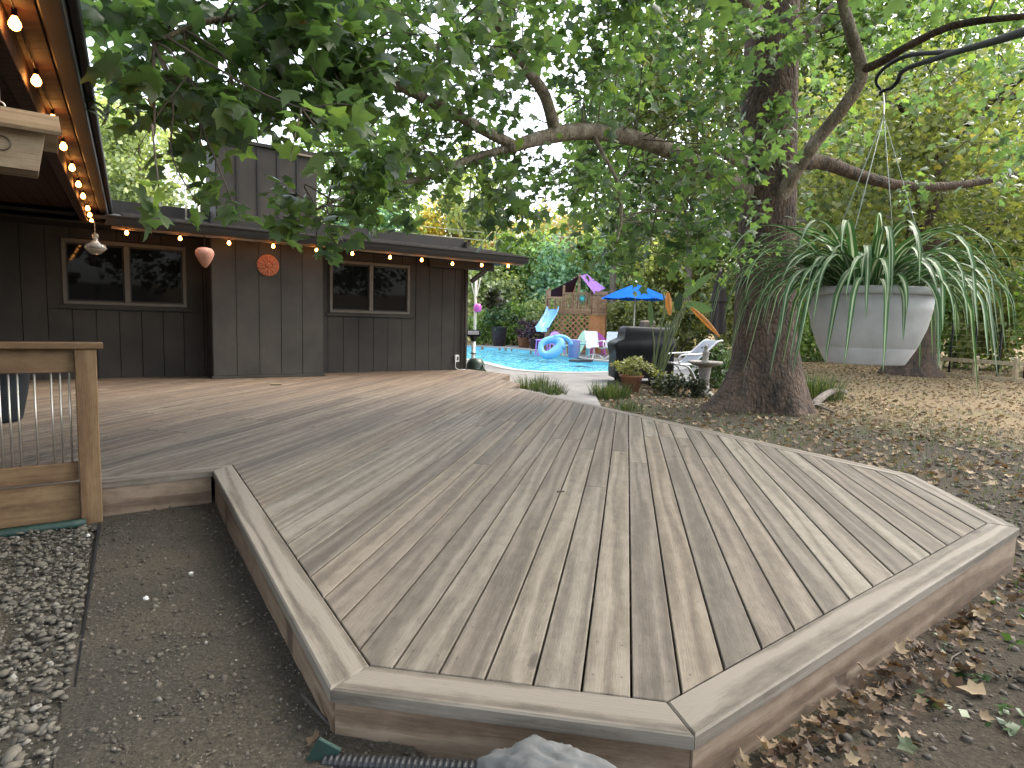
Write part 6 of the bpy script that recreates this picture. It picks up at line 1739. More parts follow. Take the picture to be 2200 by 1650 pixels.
SPRAYS = np.array([(-1.45,5.16,3.28,0.4,42,0.145),
 (-2.0,3.88,2.49,0.6,41,0.145),
 (-1.36,5.15,3.41,0.61,32,0.145),
 (-2.14,5.11,3.05,0.55,31,0.145),
 (-2.04,4.4,2.95,0.62,36,0.145),
 (-2.66,4.63,3.0,0.61,41,0.145),
 (-2.46,4.39,2.57,0.55,39,0.145),
 (-2.8,4.83,2.93,0.43,39,0.145),
 (-2.04,3.95,2.99,0.62,49,0.145),
 (-1.81,4.04,2.55,0.47,36,0.145),
 (-2.34,5.04,2.78,0.48,35,0.145),
 (-1.42,4.23,3.19,0.6,50,0.145),
 (-2.77,4.86,3.5,0.53,33,0.145),
 (-2.16,4.72,3.45,0.51,44,0.145),
 (-2.13,4.14,2.82,0.54,41,0.145),
 (-1.64,3.96,3.08,0.4,37,0.145),
 (-1.73,4.4,2.96,0.53,50,0.145),
 (-1.48,4.06,3.04,0.45,37,0.145),
 (-1.46,4.92,2.89,0.54,28,0.145),
 (-1.34,4.48,3.11,0.59,36,0.145),
 (-1.6,4.44,2.89,0.54,39,0.145),
 (-1.3,4.94,3.0,0.48,46,0.145),
 (-1.7,4.86,3.26,0.39,50,0.145),
 (-1.78,4.63,3.2,0.58,43,0.145),
 (-2.17,4.05,2.88,0.5,46,0.145),
 (-1.5,4.86,3.03,0.62,43,0.145),
 (-1.47,5.14,3.74,0.42,48,0.145),
 (-2.93,4.8,3.5,0.57,30,0.145),
 (-1.9,5.05,2.85,0.29,31,0.14),
 (-1.39,4.74,2.69,0.42,33,0.14),
 (-1.34,3.95,2.34,0.43,26,0.14),
 (-1.4,4.46,2.65,0.3,35,0.14),
 (-2.35,4.91,2.74,0.34,36,0.14),
 (-2.0,4.88,2.63,0.45,33,0.14),
 (-2.16,4.25,2.47,0.42,25,0.14),
 (-2.34,4.55,3.34,0.42,53,0.13),
 (-3.88,5.99,4.08,0.48,48,0.13),
 (-3.4,5.85,3.9,0.39,41,0.13),
 (-2.54,4.65,3.53,0.44,40,0.13),
 (-3.19,5.89,3.77,0.48,42,0.13),
 (-3.83,5.85,3.65,0.62,51,0.13),
 (-3.32,5.81,3.11,0.28,20,0.12),
 (-3.27,5.19,3.05,0.26,22,0.12),
 (-3.58,5.91,3.08,0.36,21,0.12),
 (-1.99,4.0,2.15,0.2,14,0.125),
 (-2.07,4.2,2.0,0.12,7,0.125),
 (-1.86,3.3,1.66,0.11,5,0.125),
 (-1.98,3.9,1.76,0.1,4,0.125),
 (-1.84,4.1,1.79,0.09,4,0.125),
 (-1.59,4.6,2.48,0.18,9,0.125),
 (-1.8,4.9,1.76,0.16,9,0.125),
 (-1.55,5.0,1.84,0.3,32,0.125),
 (-1.73,5.0,2.02,0.26,24,0.125),
 (-1.34,5.2,1.99,0.35,44,0.125),
 (-1.14,5.5,2.21,0.35,44,0.125),
 (-1.46,5.2,2.21,0.32,40,0.125),
 (-0.97,5.5,1.92,0.18,12,0.125),
 (-1.41,4.9,1.65,0.14,8,0.125),
 (-1.19,5.2,2.4,0.35,44,0.125),
 (-1.55,5.0,1.62,0.1,4,0.125),
 (-0.91,6.71,3.71,0.52,62,0.13),
 (-0.21,4.94,3.48,0.53,69,0.13),
 (-0.99,6.77,4.39,0.53,53,0.13),
 (-1.72,6.76,4.09,0.52,65,0.13),
 (-0.3,6.18,4.33,0.44,56,0.13),
 (-0.41,6.24,3.97,0.48,59,0.13),
 (-0.51,5.45,3.43,0.6,43,0.13),
 (-1.11,5.8,3.31,0.43,61,0.13),
 (-0.21,5.32,3.31,0.45,53,0.13),
 (-0.98,5.83,3.62,0.43,47,0.13),
 (-1.21,5.1,3.0,0.58,42,0.13),
 (-1.21,5.94,3.6,0.66,49,0.13),
 (-1.31,6.05,4.24,0.47,69,0.13),
 (-0.62,4.92,3.23,0.55,43,0.13),
 (-1.39,5.32,3.0,0.42,39,0.13),
 (-0.38,6.29,3.44,0.62,48,0.13),
 (-0.73,6.25,2.58,0.54,61,0.13),
 (-1.61,6.38,2.93,0.45,65,0.13),
 (-0.82,6.97,3.31,0.59,40,0.13),
 (-1.17,7.08,3.18,0.56,37,0.13),
 (-1.57,7.53,3.27,0.54,55,0.13),
 (-1.42,7.27,2.62,0.51,41,0.13),
 (-0.93,6.22,3.2,0.5,63,0.13),
 (-1.3,6.73,2.84,0.57,50,0.13),
 (-0.72,7.02,3.06,0.58,39,0.13),
 (-0.27,6.45,2.48,0.36,50,0.13),
 (-0.3,7.06,2.93,0.5,57,0.13),
 (-0.92,5.99,2.72,0.6,41,0.13),
 (-0.53,6.79,2.92,0.44,38,0.13),
 (-1.05,7.1,3.32,0.41,46,0.13),
 (-1.56,6.73,3.28,0.46,38,0.13),
 (-0.65,6.55,3.28,0.58,39,0.13),
 (-1.77,7.46,2.82,0.55,43,0.13),
 (-1.1,7.34,2.73,0.37,59,0.13),
 (0.86,7.57,4.01,0.68,37,0.135),
 (0.53,7.67,3.94,0.54,44,0.135),
 (-0.17,8.64,5.61,0.74,57,0.135),
 (0.84,7.48,4.21,0.68,44,0.135),
 (-0.25,8.71,4.86,0.75,43,0.135),
 (0.84,8.15,5.21,0.49,43,0.135),
 (0.47,8.98,5.11,0.68,45,0.135),
 (1.02,6.89,3.71,0.54,61,0.135),
 (1.09,7.93,5.23,0.51,58,0.135),
 (0.12,7.65,4.77,0.63,49,0.135),
 (-0.13,6.73,4.41,0.63,57,0.135),
 (0.17,7.4,3.75,0.63,37,0.135),
 (0.13,8.39,5.4,0.65,63,0.135),
 (-0.16,6.71,3.46,0.6,50,0.135),
 (0.8,8.2,4.79,0.5,55,0.135),
 (0.28,7.04,4.62,0.67,56,0.135),
 (1.05,7.4,4.62,0.5,62,0.135),
 (-0.41,8.27,5.14,0.59,64,0.135),
 (0.83,8.63,3.73,0.49,62,0.135),
 (0.47,8.08,4.4,0.58,38,0.135),
 (0.84,6.88,2.62,0.41,50,0.13),
 (-0.04,7.54,2.83,0.48,42,0.13),
 (-0.37,7.27,2.39,0.38,42,0.13),
 (-0.04,7.2,2.54,0.49,31,0.13),
 (0.83,8.92,3.35,0.41,42,0.13),
 (-0.2,8.11,3.2,0.56,49,0.13),
 (0.15,6.83,2.83,0.46,31,0.13),
 (0.38,8.32,2.82,0.41,51,0.13),
 (0.73,8.59,2.92,0.59,36,0.13),
 (0.05,7.14,2.36,0.48,47,0.13),
 (0.48,8.54,3.11,0.42,40,0.13),
 (-0.13,7.07,2.35,0.5,45,0.13),
 (2.5,7.7,3.27,0.74,64,0.135),
 (2.3,9.48,5.46,0.62,64,0.135),
 (1.98,9.77,5.12,0.57,70,0.135),
 (1.32,8.99,3.54,0.61,68,0.135),
 (2.49,8.41,3.83,0.77,67,0.135),
 (3.34,9.39,4.93,0.52,52,0.135),
 (1.49,8.43,3.88,0.77,53,0.135),
 (1.62,8.1,4.67,0.69,59,0.135),
 (2.65,7.84,4.53,0.79,74,0.135),
 (2.17,8.69,5.54,0.56,53,0.135),
 (1.91,8.71,5.58,0.67,49,0.135),
 (1.36,9.06,4.44,0.82,62,0.135),
 (1.27,7.54,4.68,0.53,69,0.135),
 (1.04,7.97,4.33,0.71,68,0.135),
 (1.97,7.6,3.72,0.53,42,0.135),
 (1.65,9.23,5.95,0.78,67,0.135),
 (2.25,8.25,5.12,0.73,57,0.135),
 (1.97,9.33,5.5,0.6,55,0.135),
 (2.4,7.88,3.95,0.5,56,0.135),
 (2.57,8.36,5.14,0.54,46,0.135),
 (1.22,8.77,3.79,0.68,58,0.135),
 (3.38,9.67,4.57,0.78,46,0.135),
 (2.92,8.34,5.53,0.55,45,0.135),
 (2.37,8.99,4.82,0.75,55,0.135),
 (2.98,9.6,2.4,0.45,50,0.13),
 (2.74,8.05,2.19,0.7,70,0.13),
 (2.68,9.07,3.41,0.45,58,0.13),
 (1.99,8.2,2.31,0.59,52,0.13),
 (1.0,8.99,2.98,0.66,45,0.13),
 (0.86,8.92,2.23,0.48,58,0.13),
 (1.4,9.31,2.57,0.56,66,0.13),
 (0.81,8.36,3.03,0.59,53,0.13),
 (2.56,7.96,2.96,0.71,58,0.13),
 (2.23,8.76,2.89,0.7,46,0.13),
 (1.84,8.74,3.08,0.55,50,0.13),
 (1.58,8.81,3.0,0.48,50,0.13),
 (1.0,7.99,2.5,0.75,63,0.13),
 (1.4,9.28,2.15,0.49,61,0.13),
 (2.45,7.84,3.24,0.51,60,0.13),
 (1.88,7.84,3.11,0.48,53,0.13),
 (2.78,8.33,2.71,0.57,60,0.13),
 (2.35,8.84,2.65,0.6,43,0.13),
 (1.81,9.6,2.61,0.62,57,0.13),
 (1.87,8.93,2.69,0.59,52,0.13),
 (2.77,9.24,2.66,0.58,59,0.13),
 (1.8,9.34,2.13,0.43,41,0.13),
 (2.32,8.93,1.98,0.47,27,0.13),
 (2.32,8.03,2.26,0.35,39,0.13),
 (1.6,8.99,2.53,0.38,35,0.13),
 (1.93,8.26,2.0,0.4,32,0.13),
 (1.66,7.9,2.26,0.34,39,0.13),
 (2.45,8.99,2.16,0.48,35,0.13),
 (1.37,8.33,2.2,0.42,25,0.13),
 (3.23,8.4,3.89,0.55,46,0.14),
 (3.23,9.08,5.8,0.38,29,0.14),
 (3.73,8.79,5.31,0.41,35,0.14),
 (3.87,8.82,4.96,0.43,28,0.14),
 (3.56,8.43,3.82,0.51,41,0.14),
 (3.69,9.02,4.86,0.49,43,0.14),
 (6.27,11.8,5.95,0.68,39,0.14),
 (5.17,11.51,6.0,0.51,44,0.14),
 (4.43,8.88,5.35,0.53,51,0.14),
 (4.37,10.04,6.41,0.72,54,0.14),
 (7.64,11.57,6.47,0.82,56,0.14),
 (7.25,9.67,5.88,0.61,39,0.14),
 (5.17,10.09,6.61,0.69,53,0.14),
 (6.21,9.91,6.31,0.66,37,0.14),
 (6.72,9.29,6.0,0.8,52,0.14),
 (6.51,11.22,6.36,0.54,59,0.14),
 (6.08,9.61,4.92,0.65,33,0.14),
 (6.18,11.42,6.41,0.68,34,0.14),
 (8.35,10.65,6.63,0.77,33,0.14),
 (7.45,10.66,5.53,0.69,37,0.14),
 (9.27,11.8,7.71,0.76,57,0.14),
 (6.73,9.18,5.03,0.57,34,0.14),
 (8.2,10.88,3.8,0.59,42,0.14),
 (6.54,12.95,5.16,0.83,37,0.14),
 (6.77,11.78,5.69,0.58,35,0.14),
 (5.85,12.73,5.87,0.58,39,0.14),
 (8.4,11.3,4.89,0.89,61,0.14),
 (8.06,13.14,5.58,0.85,45,0.14),
 (4.66,10.77,3.4,0.66,59,0.14),
 (9.39,11.89,5.46,0.81,60,0.14),
 (6.93,11.49,3.62,0.55,42,0.14),
 (7.62,10.57,4.22,0.62,58,0.14),
 (5.68,10.61,4.1,0.7,53,0.14),
 (5.26,12.41,5.05,0.74,38,0.14),
 (8.73,11.53,5.76,0.58,42,0.14),
 (9.59,12.28,4.56,0.59,58,0.14),
 (-6.29,8.98,6.1,0.73,50,0.17),
 (0.93,7.17,6.4,1.0,83,0.17),
 (-3.53,5.59,5.22,1.1,83,0.17),
 (1.88,8.12,8.18,0.68,76,0.17),
 (-3.58,6.81,6.82,1.02,60,0.17),
 (-1.46,7.38,7.73,0.71,76,0.17),
 (-3.5,8.58,7.43,1.05,55,0.17),
 (1.94,5.17,5.22,0.74,53,0.17),
 (-2.21,7.18,7.46,0.92,62,0.17),
 (5.89,9.18,7.6,0.96,69,0.17),
 (0.9,7.22,8.48,0.75,90,0.17),
 (4.53,7.6,8.28,0.99,79,0.17),
 (1.73,9.11,8.48,0.84,49,0.17),
 (2.64,5.13,4.4,0.85,73,0.17),
 (-2.2,5.66,4.64,0.92,86,0.17),
 (3.24,6.14,7.28,0.71,63,0.17),
 (4.78,6.53,8.03,0.85,68,0.17),
 (-1.54,5.62,5.16,1.0,68,0.17),
 (1.87,6.66,5.71,0.82,82,0.17),
 (-0.66,7.76,7.28,0.77,84,0.17),
 (-4.75,7.93,5.45,0.77,82,0.17),
 (4.12,7.91,7.78,0.69,69,0.17),
 (-0.75,6.23,5.25,0.69,66,0.17),
 (6.49,9.31,7.19,0.7,58,0.17),
 (5.1,7.09,5.21,0.68,73,0.17),
 (5.62,9.13,9.21,0.68,81,0.17),
 (0.05,5.16,4.58,0.98,53,0.17),
 (-2.86,5.13,4.73,0.72,70,0.17),
 (0.09,5.44,6.64,1.02,76,0.17),
 (-1.03,5.76,4.64,1.03,53,0.17),
 (4.18,6.63,6.33,0.77,53,0.17),
 (3.82,5.39,5.56,0.81,89,0.17),
 (-4.77,6.72,5.39,1.02,84,0.17),
 (1.16,6.27,7.55,0.86,81,0.17),
 (-1.87,5.89,6.75,0.9,80,0.17),
 (4.3,7.7,5.62,1.09,70,0.17),
 (0.43,5.71,5.63,0.71,78,0.17),
 (6.33,8.21,8.36,0.85,63,0.17),
 (-1.71,6.99,8.36,0.98,67,0.17),
 (-0.16,6.65,5.94,1.11,79,0.17),
 (2.63,6.93,7.06,0.76,90,0.17),
 (-0.15,7.31,8.09,1.07,77,0.17),
 (5.75,9.12,6.63,1.06,81,0.17),
 (0.75,8.54,8.62,0.71,86,0.17),
 (-4.57,7.09,7.01,1.02,76,0.17),
 (-2.59,9.08,6.47,0.88,75,0.17),
 (3.14,5.49,6.87,1.08,67,0.17),
 (0.19,6.32,6.37,0.89,89,0.17),
 (5.63,7.45,8.63,0.9,55,0.17),
 (-4.11,8.9,6.81,0.96,90,0.17),
 (1.68,7.53,8.1,0.89,72,0.17),
 (-3.08,6.31,7.12,1.03,62,0.17),
 (7.29,9.07,7.24,0.89,68,0.17),
 (0.61,8.66,6.57,0.99,65,0.17),
 (0.62,9.15,7.77,0.77,70,0.17),
 (-4.06,6.99,6.73,0.68,61,0.17),
 (3.25,7.43,8.67,0.71,82,0.17),
 (-0.78,6.67,7.26,0.97,85,0.17),
 (2.99,6.26,4.6,0.76,72,0.17),
 (2.25,8.28,6.2,0.69,89,0.17),
 (3.89,7.81,7.04,0.84,61,0.17),
 (3.18,8.79,9.84,0.92,75,0.17),
 (-3.76,5.42,5.28,0.73,89,0.17),
 (-5.94,8.84,9.89,0.95,52,0.17),
 (1.61,5.65,6.79,0.79,63,0.17),
 (-2.8,6.82,7.69,0.81,51,0.17),
 (2.62,5.23,5.88,0.87,60,0.17),
 (-1.27,6.4,5.66,0.78,86,0.17),
 (6.17,8.55,9.16,0.82,61,0.17),
 (0.99,5.02,4.35,1.08,69,0.17),
 (10.3,9.32,8.8,0.9,60,0.2),  # sprays above the view, added to keep sun off the deck and house
 (6.15,9.21,9.62,0.9,60,0.2),
 (3.64,1.11,5.82,0.9,60,0.2),
 (5.66,1.44,7.18,0.9,60,0.2),
 (10.38,6.45,6.69,0.9,60,0.2),
 (3.75,1.68,6.25,0.9,60,0.2),
 (2.63,6.78,5.87,0.9,60,0.2),
 (9.54,4.03,6.29,0.9,60,0.2),
 (8.91,9.75,7.74,0.9,60,0.2),
 (3.72,8.98,7.52,0.9,60,0.2),
 (4.84,5.14,6.86,0.9,60,0.2),
 (6.67,6.01,5.8,0.9,60,0.2),
 (9.22,6.89,8.75,0.9,60,0.2),
 (7.17,8.4,7.41,0.9,60,0.2),
 (7.27,4.05,5.14,0.9,60,0.2),
 (10.9,10.52,8.81,0.9,60,0.2),
 (7.98,8.96,7.71,0.9,60,0.2),
 (4.81,9.79,8.89,0.9,60,0.2),
 (7.04,8.72,8.51,0.9,60,0.2),
 (7.65,4.57,7.56,0.9,60,0.2),
 (9.84,5.7,7.62,0.9,60,0.2),
 (10.42,10.32,8.15,0.9,60,0.2),
 (7.24,7.36,7.21,0.9,60,0.2),
 (6.12,5.72,6.91,0.9,60,0.2),
 (8.49,9.59,10.09,0.9,60,0.2),
 (0.49,8.93,7.56,0.9,60,0.2),
 (-1.82,4.21,5.01,0.9,60,0.2),
 (-3.91,7.78,7.47,0.9,60,0.2),
 (-1.36,10.85,9.79,0.9,60,0.2),
 (-2.8,6.4,6.69,0.9,60,0.2),
 (-2.15,6.88,7.49,0.9,60,0.2),
 (-0.18,6.25,5.9,0.9,60,0.2),
 (-0.52,9.41,8.46,0.9,60,0.2),
 (0.53,8.59,8.02,0.9,60,0.2),
 (-3.48,7.27,7.42,0.9,60,0.2),
 (1.25,7.59,6.45,0.9,60,0.2),
 (-3.33,9.19,8.55,0.9,60,0.2),
 (-1.54,-2.77,7.64,1.0,60,0.26),  # large-leaf sprays behind the camera, unseen, added to shade the near deck
 (-1.79,-0.23,6.16,1.0,60,0.26),
 (-1.39,1.72,5.99,1.0,60,0.26),
 (-0.92,2.21,5.87,1.0,60,0.26),
 (-3.07,-8.89,7.2,1.0,60,0.26),
 (4.54,-6.04,6.65,1.0,60,0.26),
 (2.52,0.45,4.68,1.0,60,0.26),
 (-1.12,-9.63,5.16,1.0,60,0.26),
 (1.57,-2.85,5.62,1.0,60,0.26),
 (-4.35,1.95,5.47,1.0,60,0.26),
 (7.4,2.09,7.1,1.0,60,0.26),
 (-1.92,-6.26,5.03,1.0,60,0.26),
 (3.24,-0.63,6.85,1.0,60,0.26),
 (2.24,-4.31,6.5,1.0,60,0.26),
 (-2.69,-2.89,5.2,1.0,60,0.26),
 (4.73,-6.64,7.85,1.0,60,0.26),
 (-0.44,0.2,6.9,1.0,60,0.26),
 (-0.62,1.3,7.25,1.0,60,0.26),
 (6.8,-4.17,5.28,1.0,60,0.26),
 (-4.73,-2.75,5.04,1.0,60,0.26),
 (7.61,-9.16,7.44,1.0,60,0.26),
 (5.59,-3.65,7.87,1.0,60,0.26),
 (-5.81,-2.24,6.83,1.0,60,0.26),
 (2.06,-1.89,5.84,1.0,60,0.26),
 (0.55,1.34,7.86,1.0,60,0.26),
 (-5.64,-6.86,6.1,1.0,60,0.26),
 (-1.15,-9.8,6.61,1.0,60,0.26),
 (-3.28,0.98,7.44,1.0,60,0.26),
 (-1.14,-0.87,6.59,1.0,60,0.26),
 (0.12,-1.57,5.51,1.0,60,0.26),
 (-1.46,-0.65,6.15,1.0,60,0.26),
 (-2.03,-2.67,4.89,1.0,60,0.26),
 (-2.82,-5.17,7.87,1.0,60,0.26),
 (4.27,-1.02,7.43,1.0,60,0.26),
 (1.73,1.88,5.31,1.0,60,0.26),
 (7.41,-8.89,5.66,1.0,60,0.26),
 (7.84,-7.93,4.67,1.0,60,0.26),
 (1.85,-7.13,4.93,1.0,60,0.26),
 (-4.67,-6.19,5.71,1.0,60,0.26),
 (7.4,-7.99,7.35,1.0,60,0.26),
 (-1.15,-8.28,4.74,1.0,60,0.26),
 (5.99,-7.65,5.38,1.0,60,0.26),
 (0.65,2.34,6.04,1.0,60,0.26),
 (-3.14,-2.29,6.52,1.0,60,0.26),
 (3.09,-6.95,6.56,1.0,60,0.26),
 (5.48,-4.17,5.3,1.0,60,0.26),
 (5.72,-3.12,6.47,1.0,60,0.26),
 (-2.2,1.01,7.09,1.0,60,0.26),
 (5.96,2.36,5.68,1.0,60,0.26),
 (-2.41,-5.88,5.16,1.0,60,0.26),
 (-0.24,-3.99,6.89,1.0,60,0.26),
 (-4.91,-0.2,5.82,1.0,60,0.26),
 (1.45,-0.0,6.51,1.0,60,0.26),
 (-3.34,-2.47,5.36,1.0,60,0.26),
 (-4.89,1.79,5.89,1.0,60,0.26),
 (1.75,-5.74,6.68,1.0,60,0.26),
 (-1.36,0.31,5.37,1.0,60,0.26),
 (6.47,-5.77,5.08,1.0,60,0.26),
 (-4.14,-2.33,6.43,1.0,60,0.26),
 (5.01,-7.7,7.73,1.0,60,0.26),
 (4.6,2.19,6.06,1.0,60,0.26),
 (-2.53,-0.77,7.68,1.0,60,0.26),
 (-1.8,-7.02,5.1,1.0,60,0.26),
 (4.04,-6.32,6.56,1.0,60,0.26),
 (0.22,-8.85,5.9,1.0,60,0.26),
 (-0.82,-5.16,7.79,1.0,60,0.26),
 (6.39,-1.72,7.72,1.0,60,0.26),
 (6.98,1.81,7.18,1.0,60,0.26),
 (1.82,-7.72,5.22,1.0,60,0.26),
 (2.78,-9.83,4.89,1.0,60,0.26),
 (-2.43,-2.7,7.87,1.0,60,0.26),
 (0.57,-7.36,5.7,1.0,60,0.26),
 (-4.2,-7.2,7.15,1.0,60,0.26),
 (-4.67,-8.06,6.63,1.0,60,0.26),
 (-4.29,-2.08,7.9,1.0,60,0.26),
 (7.46,-9.68,7.02,1.0,60,0.26),
 (3.31,-4.42,5.54,1.0,60,0.26),
 (0.32,-6.55,4.62,1.0,60,0.26),
 (4.39,0.06,7.79,1.0,60,0.26),
 (-5.04,-2.65,7.36,1.0,60,0.26),
 (0.55,4.93,5.27,0.8,60,0.2),  # narrower sprays overhead and behind the camera, unseen, added for shade on the deck
 (-0.76,3.18,4.87,0.8,60,0.2),
 (-1.6,1.06,6.18,0.8,60,0.2),
 (3.6,-2.65,6.02,0.8,60,0.2),
 (3.57,-0.21,5.43,0.8,60,0.2),
 (2.07,3.59,5.08,0.8,60,0.2),
 (5.36,0.11,6.5,0.8,60,0.2),
 (2.87,4.47,6.76,0.8,60,0.2),
 (1.32,-3.49,7.14,0.8,60,0.2),
 (5.84,1.0,6.4,0.8,60,0.2),
 (-0.68,2.88,5.72,0.8,60,0.2),
 (3.06,5.23,7.42,0.8,60,0.2),
 (-2.46,-0.92,6.63,0.8,60,0.2),
 (1.58,2.03,5.07,0.8,60,0.2),
 (2.11,5.18,5.12,0.8,60,0.2),
 (0.77,4.09,5.96,0.8,60,0.2),
 (-2.53,-1.87,6.98,0.8,60,0.2),
 (1.27,-0.57,5.21,0.8,60,0.2),
 (-3.25,-3.78,6.73,0.8,60,0.2),
 (0.2,-3.11,7.48,0.8,60,0.2),
 (-0.39,-2.74,5.87,0.8,60,0.2),
 (-2.69,-3.11,6.66,0.8,60,0.2),
 (6.08,4.56,6.12,0.8,60,0.2),
 (-1.92,5.02,6.06,0.8,60,0.2),
 (1.58,2.43,6.45,0.8,60,0.2),
 (4.24,-1.92,6.49,0.8,60,0.2),
 (0.1,-1.14,7.11,0.8,60,0.2),
 (-2.87,-3.7,6.72,0.8,60,0.2),
 (-2.92,3.8,6.77,0.8,60,0.2),
 (-1.36,-1.0,6.4,0.8,60,0.2),
 (3.99,-0.87,6.99,0.8,60,0.2),
 (4.62,-3.38,6.75,0.8,60,0.2),
 (6.07,1.74,7.19,0.8,60,0.2),
 (4.57,-2.96,7.22,0.8,60,0.2),
 (-2.33,-2.33,7.39,0.8,60,0.2),
 (4.82,-0.88,6.87,0.8,60,0.2),
 (1.11,-1.85,5.66,0.8,60,0.2),
 (0.43,4.48,6.43,0.8,60,0.2),
 (4.02,5.46,5.34,0.8,60,0.2),
 (5.6,-3.06,6.07,0.8,60,0.2),
 (2.15,-2.87,5.22,0.8,60,0.2),
 (3.48,0.71,5.44,0.8,60,0.2),
 (-0.44,1.98,6.74,0.8,60,0.2),
 (2.61,3.07,5.4,0.8,60,0.2),
 (2.23,-2.2,6.09,0.8,60,0.2),
 (0.84,1.86,5.4,0.8,60,0.2),
 (-2.24,-3.98,6.39,0.8,60,0.2),
 (4.49,-1.38,4.99,0.8,60,0.2),
 (2.03,2.12,7.26,0.8,60,0.2),
 (5.06,0.03,5.55,0.8,60,0.2),
 (1.43,-2.72,5.32,0.8,60,0.2),
 (-2.93,-3.48,5.66,0.8,60,0.2),
 (6.71,0.88,4.82,0.8,60,0.2),
 (6.63,0.14,5.72,0.8,60,0.2),
 (5.37,0.05,5.69,0.8,60,0.2),
 (-2.7,4.56,7.11,0.8,60,0.2),
 (4.73,-0.34,7.24,0.8,60,0.2),
 (1.89,0.82,7.37,0.8,60,0.2),
 (3.83,-3.01,6.82,0.8,60,0.2),
 (-1.72,-2.39,6.32,0.8,60,0.2),
 (-4.62,5.27,3.88,0.73,53,0.16),
 (-5.34,6.87,5.29,0.78,53,0.16),
 (-4.91,4.01,3.45,0.54,57,0.16),
 (-5.16,6.63,6.78,0.78,71,0.16),
 (-6.48,5.34,4.73,0.75,54,0.16),
 (-6.55,6.07,6.3,0.57,43,0.16),
 (-6.13,5.23,5.02,0.7,51,0.16),
 (-4.22,4.38,3.75,0.77,63,0.16),
 (-5.19,5.34,5.94,0.75,54,0.16),
 (-4.8,5.08,4.8,0.76,66,0.16),
 (-4.83,6.68,4.67,0.8,77,0.16),
 (-6.28,6.58,6.49,0.84,72,0.16),
 (10.77,9.35,6.81,0.88,94,0.15),
 (11.66,12.2,4.72,0.93,85,0.15),
 (9.17,11.71,10.22,0.91,74,0.15),
 (11.57,12.41,10.96,0.64,93,0.15),
 (13.92,12.08,9.72,1.04,84,0.15),
 (11.26,11.78,8.45,0.66,67,0.15),
 (10.31,12.73,6.64,0.97,101,0.15),
 (11.86,9.71,5.99,0.97,83,0.15),
 (13.11,12.36,4.89,0.81,88,0.15),
 (12.41,11.65,6.25,1.01,94,0.15),
 (13.42,11.25,9.65,0.74,102,0.15),
 (11.38,11.37,9.31,0.99,70,0.15),
 (10.55,8.37,3.92,0.81,85,0.15),
 (10.37,9.15,3.89,0.8,76,0.15),
 (11.42,12.84,8.14,0.71,79,0.15),
 (11.75,11.13,7.92,0.65,98,0.15),
 (10.18,9.47,6.06,0.94,71,0.15),
 (8.65,8.7,4.58,0.91,68,0.15)])
HERO = []
def leaf_cloud(sprays, seed):
    r = np.random.default_rng(seed)
    P, Nn, T, S, C = [], [], [], [], []
    tw = MB()
    for (x, y, z, rad_, n, ls) in sprays:
        c = np.array([x, y, z])
        d = np.linalg.norm(limb_pts - c, axis=1)
        a = limb_pts[np.argmin(d + r.uniform(0, 0.3, len(d)))]
        far_ = np.linalg.norm(a - c) > 1.3
        if far_: a = c + (a - c) * 0.25
        # supporting twig from the limb to the spray
        ln_ = np.linalg.norm(a - c)
        md = (a + c) / 2 + np.array([0, 0, 0.12 * ln_]) + r.normal(0, 0.09 * ln_, 3)
        m2 = a * 0.25 + c * 0.75 + r.normal(0, 0.06 * ln_, 3)
        tw.tube([tuple(a), tuple(md), tuple(m2), tuple(c)], [0.010, 0.007, 0.006, 0.004], 5, sub=4, caps=False)
        base = (c - a); base = base / (np.linalg.norm(base) + 1e-6)
        nt_ = max(4, int(n / 13))
        tone = r.normal(0.45, 0.12)
        for k in range(nt_):
            dv = r.normal(size=3) * np.array([1, 1, 0.55]) + base * 0.5 + np.array([0, 0, -0.18])
            dv /= np.linalg.norm(dv)
            ln = rad_ * r.uniform(0.55, 1.15)
            e = c + dv * ln + np.array([0, 0, -0.10 * ln])
            m_ = c + dv * ln * 0.5
            if rad_ > 0.2: tw.tube([tuple(c), tuple(m_), tuple(e)], [0.006, 0.004, 0.0025], 4, caps=False)
            m = max(2, int(n / nt_))
            t = np.clip(r.uniform(0.12, 1.08, m), 0, 1.05)
            pos = c + dv * (ln * t)[:, None] + np.array([0, 0, -0.10 * ln]) * (t ** 2)[:, None] + r.normal(0, 0.055 * rad_ / 0.45 + 0.02, (m, 3))
            P.append(pos)
            Nn.append(r.normal(0, 0.62, (m, 3)) + np.array([0, 0, 0.75]))
            T.append(dv * 0.7 + r.normal(0, 0.6, (m, 3)) + np.array([0, 0, -0.55]))
            S.append(ls * r.uniform(0.6, 1.25, m))
            C.append(np.clip(tone + r.normal(0, 0.22, m), 0, 0.93) + (r.uniform(0, 1, m) < 0.02) * 0.08)
    return (np.concatenate(q) for q in (P, Nn, T, S, C)), tw
(LP, LN, LT, LS, LC), twigs = leaf_cloud(SPRAYS, 77)
